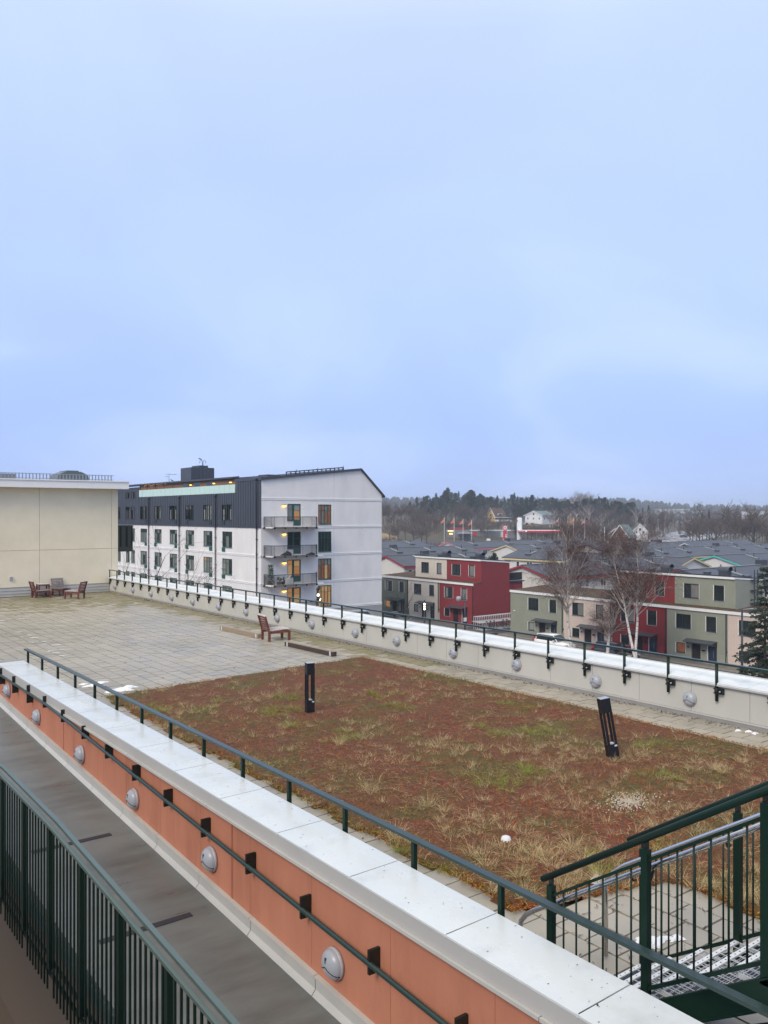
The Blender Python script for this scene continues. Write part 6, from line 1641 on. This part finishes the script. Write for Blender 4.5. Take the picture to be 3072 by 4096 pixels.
belt(2290, 2360, 620, 650, 1985, 2000, 8, 'tall pale leafless tree on the ridge between the pines', 'pale leafless trees on the ridge', [4, 5], 1.1)
belt(2440, 2680, 480, 560, 2045, 2080, 11, 'leafless tree between the green roofed house and the road', 'leafless trees by the road', [0, 1, 2, 4], 1.3)
belt(2560, 2700, 620, 700, 2055, 2075, 14, 'leafless tree beyond the snowy road', 'leafless trees by the road', [0, 1, 2, 3], 1.4)
for i, (px, F, yt, w, lb) in enumerate(((2795, 300, 2085, 1.9, 'leafless tree left of the large one at right'), (2862, 310, 2043, 1.9, 'large leafless tree at right with spreading crown'), (2945, 300, 2050, 1.5, 'leafless tree between the two largest at right'), (3012, 290, 2047, 1.9, 'large leafless tree near the right edge'), (3068, 280, 2050, 1.8, 'leafless tree at the right edge of the photo'))):
    x, y = at(px, F); plant('bare_tree', lb, 'tree', 'large leafless trees at right', bm_[(1, 3, 1, 3, 1)[i]], px, F, (HY - yt) * F / FPX - terr(x, y), w)
belt(2760, 3200, 380, 460, 2070, 2100, 12, 'smaller leafless tree behind the large ones at right', 'leafless belt at right', [0, 1, 2, 3], 1.5)
belt(2640, 3200, 700, 900, 2045, 2062, 14, 'far leafless tree in front of the pale halls', 'far leafless belt at right', [0, 2, 3], 1.8)
# the far ridge wood: one mass
V = []; Fc = []
rf = np.random.default_rng(5)
N = 2600
pxs = rf.uniform(900, 3500, N); Fs = 1180 + 560 * rf.random(N)
def low_tree(x, y, z, h, w, seed):
    b0 = len(V); n = 6
    for i, (t, r_) in enumerate(((.05, .6), (.35, 1.0), (.7, .75), (.9, .4))):
        for k in range(n):
            a = 6.283 * k / n + seed; q = r_ * w * (1 + .3 * math.sin(k * 2.7 + seed * 5 + i)); V.append((x + q * math.cos(a), y + q * math.sin(a), z + h * (t + .05 * math.sin(k * 3.1 + seed))))
    V.append((x, y, z + h))
    for i in range(3):
        for k in range(n): Fc.append((b0 + i * n + k, b0 + i * n + (k + 1) % n, b0 + (i + 1) * n + (k + 1) % n, b0 + (i + 1) * n + k))
    for k in range(n): Fc.append((b0 + 3 * n + k, b0 + 3 * n + (k + 1) % n, b0 + 4 * n))
for px, F in zip(pxs, Fs):
    x, y = at(px, F); low_tree(x, y, terr(x, y) - .5, rf.uniform(8, 16), rf.uniform(2.2, 4.2), rf.uniform(0, 6))
me = bpy.data.meshes.new('far_wood'); me.from_pydata(V, [], Fc); me.update(); me.materials.append(M['farwood'])
o = bpy.data.objects.new('far_wood', me); COL.objects.link(o); tag(o, 'hazy wooded ridge on the horizon', kind='stuff')
for i, (px, F) in enumerate(((1690, 345), (1745, 350), (1560, 352), (1800, 340), (1530, 345))):
    x, y = at(px, F); z_ = terr(x, y); rr = random.Random(i); root = thing('bush', 'round brown bush on the tan field, %s from left' % ORD[(2, 3, 1, 4, 0)[i]], 'bush', (x, y, z_), 0, 'bushes on the field')
    mb = MB()
    for k in range(5): leafmass(mb, (rr.gauss(0, 1.2), rr.gauss(0, 1.2), 1.1), (1.6, 1.6, 1.2), 90, .22, rnd=rr)
    mb.build('foliage', M['twig'], root, world=False, fix=False)

# ------------------------------------------------------------------ hillside houses, fuel station, flags, halls
def gable_house(label, px, F, w, dpt, hw_, hr_, rot, wall, roof, dz=0, dormer=False, porch=False, chim=True, wins=3):
    x, y = at(px, F); z = terr(x, y) + dz; root = thing('hillside_house', label, 'house', (x, y, z), rot, 'houses on the hillside')
    mb = MB(); mb.prism([(-w / 2, -3), (w / 2, -3), (w / 2, hw_), (0, hr_), (-w / 2, hw_)], lambda u, v, q: (u, q, v), -dpt / 2, dpt / 2); mb.build('wall', M[wall], root, world=False)
    for s in (-1, 1):
        sl_ = (hr_ - hw_) / (w / 2); e_ = w / 2 + .6; mb = MB()
        mb.hexa([(0, -dpt / 2 - .5, hr_ + .02), (s * e_, -dpt / 2 - .5, hr_ - sl_ * e_ + .02), (s * e_, dpt / 2 + .5, hr_ - sl_ * e_ + .02), (0, dpt / 2 + .5, hr_ + .02), (0, -dpt / 2 - .5, hr_ + .3), (s * e_, -dpt / 2 - .5, hr_ - sl_ * e_ + .3), (s * e_, dpt / 2 + .5, hr_ - sl_ * e_ + .3), (0, dpt / 2 + .5, hr_ + .3)])
        mb.build('roof', M[roof], root, world=False)
        mb = MB(); mb.bar((0, -dpt / 2 - .56, hr_ + .12), (s * e_, -dpt / 2 - .56, hr_ - sl_ * e_ + .12), .1, .4); mb.build('barge_board', M['white_trim'], root, world=False)
    for k in range(wins):
        u = -w / 2 + w * (k + .5) / wins
        mb = MB(); mb.box(u - .5, -dpt / 2 - .06, .9, u + .5, -dpt / 2 - .005, 2.2); f_ = mb.build('window', M['white_trim'], root, world=False)
        mb = MB(); mb.box(u - .4, -dpt / 2 - .09, 1.0, u + .4, -dpt / 2 - .061, 2.1); mb.build('pane', M['glass'], f_, world=False)
        mb = MB(); v_ = -dpt / 2 + dpt * (k + .5) / wins; mb.box(-w / 2 - .06, v_ - .6, .9, -w / 2 - .005, v_ + .6, 2.2); f_ = mb.build('window', M['white_trim'], root, world=False)
        mb = MB(); mb.box(-w / 2 - .09, v_ - .5, 1.0, -w / 2 - .061, v_ + .5, 2.1); mb.build('pane', M['glass'], f_, world=False)
        mb = MB(); mb.box(w / 2 + .005, v_ - .6, .9, w / 2 + .06, v_ + .6, 2.2); f_ = mb.build('window', M['white_trim'], root, world=False)
        mb = MB(); mb.box(w / 2 + .061, v_ - .5, 1.0, w / 2 + .09, v_ + .5, 2.1); mb.build('pane', M['glass'], f_, world=False)
    mb = MB(); mb.box(-.5, -dpt / 2 - .06, hw_ + .2, .5, -dpt / 2 - .005, hw_ + 1.5); f_ = mb.build('attic_window', M['glass'], root, world=False)
    if chim: mb = MB(); mb.box(-.5, .5, hr_ - .5, .5, 1.4, hr_ + 1.2); mb.build('chimney', M['brown_roof'], root, world=False)
    if dormer:
        mb = MB(); mb.box(w * .18, -1.8, hw_ + .2, w * .45, 1.8, hw_ + 2.0); d_ = mb.build('dormer', M['white_house'], root, world=False)
        mb = MB(); mb.box(w * .45 + .01, -1.3, hw_ + .5, w * .45 + .05, 1.3, hw_ + 1.6); mb.build('dormer_window', M['glass'], d_, world=False)
        mb = MB(); mb.hexa([(w * .10, -2.2, hw_ + 2.0), (w * .5, -2.2, hw_ + 1.95), (w * .5, 2.2, hw_ + 1.95), (w * .10, 2.2, hw_ + 2.0), (w * .10, -2.2, hw_ + 2.25), (w * .5, -2.2, hw_ + 2.15), (w * .5, 2.2, hw_ + 2.15), (w * .10, 2.2, hw_ + 2.25)]); mb.build('dormer_roof', M[roof], d_, world=False)
    if porch:
        mb = MB(); mb.box(w / 2 + .01, -dpt / 2, -.2, w / 2 + 3.2, dpt / 2 + 2, .9); mb.build('veranda_wall', M['white_house'], root, world=False)
        mb = MB(); mb.box(w / 2 + .01, -dpt / 2, .91, w / 2 + 3.1, dpt / 2 + 1, 2.1); mb.build('veranda_glazing', M['glass'], root, world=False)
        mb = MB(); mb.box(w / 2 + .01, -dpt / 2 - .2, 2.11, w / 2 + 3.4, dpt / 2 + 1.2, 2.35); mb.build('veranda_roof', M['white_trim'], root, world=False)
    return root
gable_house('yellow wooden house with brown roof dormer and white veranda on the hillside', 1985, 520, 7.4, 9.5, 2.8, 8.0, -AZ - R(52), 'yel_house', 'brown_roof', 0.6, True, True)
gable_house('long white house with pale green grey roof on the hillside', 2160, 520, 12.5, 14, 3.4, 6.0, -AZ - R(44), 'white_house', 'green_roof', 1.2, wins=3, chim=False)
gable_house('small bright yellow house with grey roof on the hillside', 2298, 520, 5.2, 6.5, 3.6, 7.0, -AZ - R(28), 'yel_house', 'seam', 1.5, True, wins=2)
gable_house('dark brown house with pale green sheet roof right of the pines', 2496, 430, 9.5, 8, .9, 6.8, -AZ - R(44), 'brown_house', 'green_roof', 1.8, wins=2, chim=False)
gable_house('dark brown house with low brown roof beside the green roofed one', 2455, 440, 8, 7, 1.5, 4.8, -AZ + R(-5), 'brown_house', 'brown_roof', 1.4, wins=2, chim=False)
gable_house('white gabled house behind bare trees right of the green roofed one', 2562, 450, 7.2, 8, 2.2, 5.9, -AZ - R(20), 'white_house', 'brown_roof', 2.6, wins=2)
gable_house('small orange brown shed beside the white silo', 2100, 470, 5.2, 5, 1.0, 2.8, -AZ + R(10), 'yel_house', 'seam', 1.0, wins=1, chim=False)

# signs and flags face the camera side, turned with the local street (rotation -AZ)
def faced(px, F, rz=0.0):
    x, y = at(px, F); return (x, y, terr(x, y)), -AZ + rz
p_, r_ = faced(2020, 372, R(-8)); tz = (HY - 2101) * 372 / FPX - p_[2]
ts = thing('totem_sign', 'tall red fuel station price totem with white disc letter', 'sign', p_, r_)
mb = MB(); mb.box(-.85, -.25, 3.2, .85, .25, tz); mb.build('sign_board', M['sign_red'], ts, world=False)
mb = MB(); mb.box(-.85, -.24, .4, .85, .24, 3.195); mb.build('price_board', M['sign_orange'], ts, world=False)
mb = MB(); mb.box(-.95, -.28, 0, -.86, .28, tz + .1); mb.box(.86, -.28, 0, .95, .28, tz + .1); mb.box(-.85, -.27, tz - 2.15, .85, -.251, tz - 2.0); mb.build('frame', M['white_trim'], ts, world=False)
mb = MB(); mb.lathe([(.46, 0), (.74, 0), (.74, .04), (.46, .04), (.46, 0)], (.1, -.25, tz - 1.05), (0, -1, 0), 24); mb.build('emblem_ring', M['whiteprint'], ts, world=False)
t = text_obj('K', 'whiteprint', 1.0, (0, 0, 0), (0, 0, 0), ts, 'letter'); t.location = (.1, -.27, tz - 1.05); t.rotation_euler = (R(90), 0, 0)
for k in range(3): mb = MB(); mb.box(.1, -.27, 3.4 + .75 * k, .75, -.252, 3.7 + .75 * k); mb.build('price_line', M['whiteprint'], ts, world=False)
p_, r_ = faced(2078, 392, R(-20)); tz = (HY - 2070.5) * 392 / FPX - p_[2]
tw = thing('station_tower', 'round topped white ribbed tower above the fuel station canopy', 'tower', p_, r_)
mb = MB(); mb.lathe([(1.2, 0), (1.2, tz - .4), (1.0, tz - .1), (.4, tz), (0, tz)], (0, 0, 0), (0, 0, 1), 20); mb.build('shell', M['white_house'], tw, world=False)
for k in range(10): a = 6.283 * k / 10; mb = MB(); mb.box(1.2 * math.cos(a) - .05, 1.2 * math.sin(a) - .05, 0, 1.2 * math.cos(a) + .05, 1.2 * math.sin(a) + .05, tz - .5); mb.build('rib', M['pale_hall'], tw, world=False)
mb = MB(); mb.lathe([(0, .06), (.55, .05), (.6, 0)], (-1.0, -.75, tz - 1.4), (-.8, -.6, 0), 14); mb.build('emblem_disc', M['sign_red'], tw, world=False)
p_, r_ = faced(2155, 385, R(-6)); cz_ = (HY - 2121) * 385 / FPX - p_[2]
fs = thing('fuel_canopy', 'long red edged fuel station canopy with white lettering', 'fuel station', p_, r_)
mb = MB(); mb.box(-9.4, -4, cz_ - .9, 9.6, 8, cz_ - .1); mb.build('canopy', M['sign_red'], fs, world=False)
mb = MB(); mb.box(-9.4, -3.9, cz_ - .098, 9.6, 7.9, cz_ + .02); mb.build('canopy_top', M['white_trim'], fs, world=False)
for u in (-8, -1, 6): mb = MB(); mb.box(u - .2, 1, 0, u + .2, 1.4, cz_ - .9); mb.build('column', M['lamp_grey'], fs, world=False)
t = text_obj('CIRCLE K', 'whiteprint', .62, (0, 0, 0), (0, 0, 0), fs, 'lettering'); t.location = (-8.2, -4.03, cz_ - .5); t.rotation_euler = (R(90), 0, 0)
mb = MB(); mb.lathe([(0, 0), (.42, 0), (.42, .05), (0, .06)], (-6.0, -4.0, cz_ - .5), (0, -1, 0), 16); mb.build('emblem_disc', M['whiteprint'], fs, world=False)
mb = MB(); mb.box(-8.5, 3, 0, 8, 7, 2.6); mb.build('kiosk', M['red'], fs, world=False)
p_, r_ = faced(1985, 420, R(-4)); hz = (HY - 2122) * 420 / FPX - p_[2]
h_ = thing('hall_building', 'long low grey hall with pale roof edge behind the red totem', 'building', p_, r_)
mb = MB(); mb.box(-13, 0, -2, 15, 14, hz - .3); mb.build('wall', M['grey_hall'], h_, world=False)
mb = MB(); mb.box(-13.2, -.3, hz - .298, 15.2, 14.3, hz + .1); mb.build('roof', M['pale_hall'], h_, world=False)
for u in (-11.6, 2.2): mb = MB(); mb.box(u, -.12, 0, u + 1.9, -.005, hz - .6); mb.build('door', M['sign_red' if u < 0 else 'pale_hall'], h_, world=False)
p_, r_ = faced(1812, 400, 0); hz = 6.0
h_ = thing('shop_building', 'dark shop behind the flagpoles with lit yellow sign and red roof edge', 'building', p_, r_)
mb = MB(); mb.box(-3, 0, -2, 8, 8, hz - 2); mb.build('wall', M['grey_hall'], h_, world=False)
mb = MB(); mb.box(-1, 2, hz - 2, 6, 7, hz - .9); mb.build('upper_wall', M['red'], h_, world=False)
mb = MB(); mb.box(-2.6, -.2, hz - 2.7, .2, -.005, hz - 2.1); mb.build('lit_sign', mat('lit_sign', (.7, .65, .35), .5, 0, 1, emit=(1, .9, .5), estr=.6), h_, world=False)
mb = MB(); mb.box(-1.8, -.1, 1.9, -.2, -.005, 2.6); mb.build('lit_window', M['orangeglow'], h_, world=False)
mb = MB(); mb.lathe([(4, 0), (3.2, .5), (0, 1.0)], (5.5, -3, hz - 3.6), (0, 0, 1), 14); mb.lathe([(0, 0), (.1, 0), (.1, -3)], (5.5, -3, hz - 3.6), (0, 0, 1), 6); mb.build('round_awning', M['grey_hall'], h_, world=False)
def flagpole(label, px, F, ytop, mt, stripes=False, group='flags'):
    p, r_ = faced(px, F, 0); h = (HY - ytop) * F / FPX - p[2]; root = thing('flagpole', label, 'flag', p, r_, group)
    mb = MB(); mb.tube([(0, 0, 0), (0, 0, h)], [.075, .055], 8); mb.lathe([(0, .2), (.12, .1), (.12, 0), (0, -.05)], (0, 0, h), (0, 0, 1), 8); mb.build('pole', M['white_trim'], root, world=False)
    mb = MB(); n_ = 6
    b0 = len(mb.v)
    for i in range(n_ + 1):
        t = i / n_
        for j in range(4):
            s = j / 3; mb.v.append((-.06 - 1.35 * t, .22 * math.sin(5 * t + s), h - .35 - 1.35 * s * (1 - .45 * t) - 1.15 * t ** 1.15))
    for i in range(n_):
        for j in range(3): mb.f.append((b0 + i * 4 + j, b0 + i * 4 + j + 1, b0 + i * 4 + j + 5, b0 + i * 4 + j + 4)); mb.sm.append(True)
    f_ = mb.build('flag', M[mt], root, world=False)
    if stripes:
        mb = MB()
        for s0 in (.25, .6):
            for i in range(n_):
                q = []
                for ii, ss in ((i, s0), (i, s0 + .15), (i + 1, s0 + .15), (i + 1, s0)):
                    t = ii / n_; q.append((-.06 - 1.35 * t, .22 * math.sin(5 * t + ss) - .02, h - .35 - 1.35 * ss * (1 - .45 * t) - 1.15 * t ** 1.15))
                mb.quad(*q)
        mb.build('flag_stripe', M['whiteprint'], f_, world=False)
for i, (px, yt) in enumerate(((1777, 2073), (1816.5, 2074), (1852, 2077), (1886.7, 2081))):
    flagpole('orange flag on a white pole, %s of the four at left' % ('leftmost', 'second from left', 'third from left', 'rightmost')[i], px, 330, yt, 'flag_orange', group='orange flags by the car park')
flagpole('red and white flag left of the small yellow house', 2233, 350, 2073, 'flag_red', True, 'fuel station flags'); flagpole('orange flag in front of the small yellow house', 2293.6, 350, 2075, 'flag_orange', group='fuel station flags'); flagpole('red and white flag right of the small yellow house', 2339, 350, 2078, 'flag_red', True, 'fuel station flags')
mb = None
for i, (px, F, w, d, y0, lb) in enumerate(((2700, 1050, 38, 20, 2036, 'long pale flat roofed hall far behind the bare trees'), (2775, 1000, 33, 20, 2044, 'lower pale glazed hall right of the long one'), (3005, 800, 9, 10, 2045, 'bright white block behind the trees near the right edge'), (3062, 820, 12, 10, 2045, 'pale block at the right edge of the photo'))):
    p, r_ = faced(px, F, R(4)); h = (HY - y0) * F / FPX - p[2]; root = thing('far_hall', lb, 'building', p, r_, 'far pale halls')
    mb = MB(); mb.box(-w / 2, 0, -3, w / 2, d, h); mb.build('wall', M['pale_hall' if i != 2 else 'white_house'], root, world=False)
    mb = MB(); mb.box(-w / 2 - .3, -.3, h, w / 2 + .3, d, h + .6); mb.build('roof', M['grey_hall'], root, world=False)
    for k in range(7): mb = MB(); u = -w / 2 + w * (k + .2) / 7; mb.box(u, -.1, h - 5, u + w / 11, -.004, h - 3.2); mb.build('window', M['glass'], root, world=False)
def far_car(label, px, F, paint): 
    x, y = at(px, F); c_ = car(label, (x, y, terr(x, y) + .35), -AZ + R(random.choice([5, 95, 170])), paint); c_['group'] = 'cars far down the road and car park'; return c_
base_car = bpy.data.objects['parked_car.001']
for i, (px, F, pt, lb) in enumerate(((1770, 352, 'car_white', 'white car in the car park left of the first orange flag'), (1788, 356, 'car_silver', 'silver car just right of the first orange flag'), (2003, 352, 'car_white', 'white car left of the red totem'), (2046, 356, 'car_white', 'white car right of the red totem'), (2112, 362, 'car_silver', 'silver car under the fuel station canopy'), (2614, 392, 'car_black', 'dark car with lit headlights on the snowy road'), (2690, 480, 'car_white', 'white car on the snowy road'), (2735, 500, 'car_black', 'dark car at the bend of the snowy road'))):
    c_ = far_car(lb, px, F, pt)
    if i == 5:
        for s in (-.55, .55):
            x, y, z = c_.location; d = -Vector((x, y, 0)).normalized(); sd_ = Vector((-d.y, d.x, 0))
            c_.rotation_euler.z = math.atan2(d.y, d.x)
            mb = MB(); mb.lathe([(0, .05), (.16, 0)], (2.27, s, .75), (1, 0, 0), 10); mb.build('headlight', M['orangeglow'], c_, world=False)
for i, (px, F, h) in enumerate(((2632, 470, 11), (2660, 500, 10), (2418, 380, 8.5), (2833, 420, 10), (2683, 560, 10))):
    p, r_ = faced(px, F); root = thing('lamp_post', ['grey lamp post left of the snowy road', 'grey lamp post beyond the snowy road', 'white post right of the tallest birch crown', 'pale lamp post behind the large bare tree', 'grey lamp post at the far road bend'][i], 'lamp post', p, r_, 'lamp posts along the road')
    mb = MB(); mb.tube([(0, 0, 0), (0, 0, h)], [.12, .08], 6); mb.build('pole', M['white_trim' if i == 2 else 'lamp_grey'], root, world=False)
    mb = MB(); mb.box(-.15, -1.2, h - .05, .15, .1, h + .08); mb.build('lamp_head', M['lamp_grey'], root, world=False)
p_, r_ = faced(1954, 345); root = thing('billboard', 'small white and blue roadside board at the edge of the car park', 'sign', p_, r_)
mb = MB(); mb.box(-.75, 0, 2.4, .75, .1, 4.2); mb.build('upper_board', M['white_trim'], root, world=False); mb = MB(); mb.box(-.8, 0, 1.4, .9, .1, 2.39); mb.build('lower_board', M['blue'], root, world=False); mb = MB(); mb.box(-.6, .02, 0, -.5, .08, 1.39); mb.box(.5, .02, 0, .6, .08, 1.39); mb.build('post', M['lamp_grey'], root, world=False)

# ------------------------------------------------------------------ air
hm = bpy.data.materials.new('haze_air'); hm.use_nodes = True; nt = hm.node_tree; nt.nodes.remove(nt.nodes['Principled BSDF'])
pv = nt.nodes.new('ShaderNodeVolumePrincipled'); pv.inputs['Color'].default_value = (.72, .82, .95, 1); pv.inputs['Density'].default_value = .00034
nt.links.new(pv.outputs[0], nt.nodes['Material Output'].inputs['Volume'])
mb = MB(); mb.box(-3000, -2600, -15.5, 3000, 3200, 42); ho = mb.build('haze', hm); tag(ho, kind='stuff')
ho.display_type = 'WIRE'
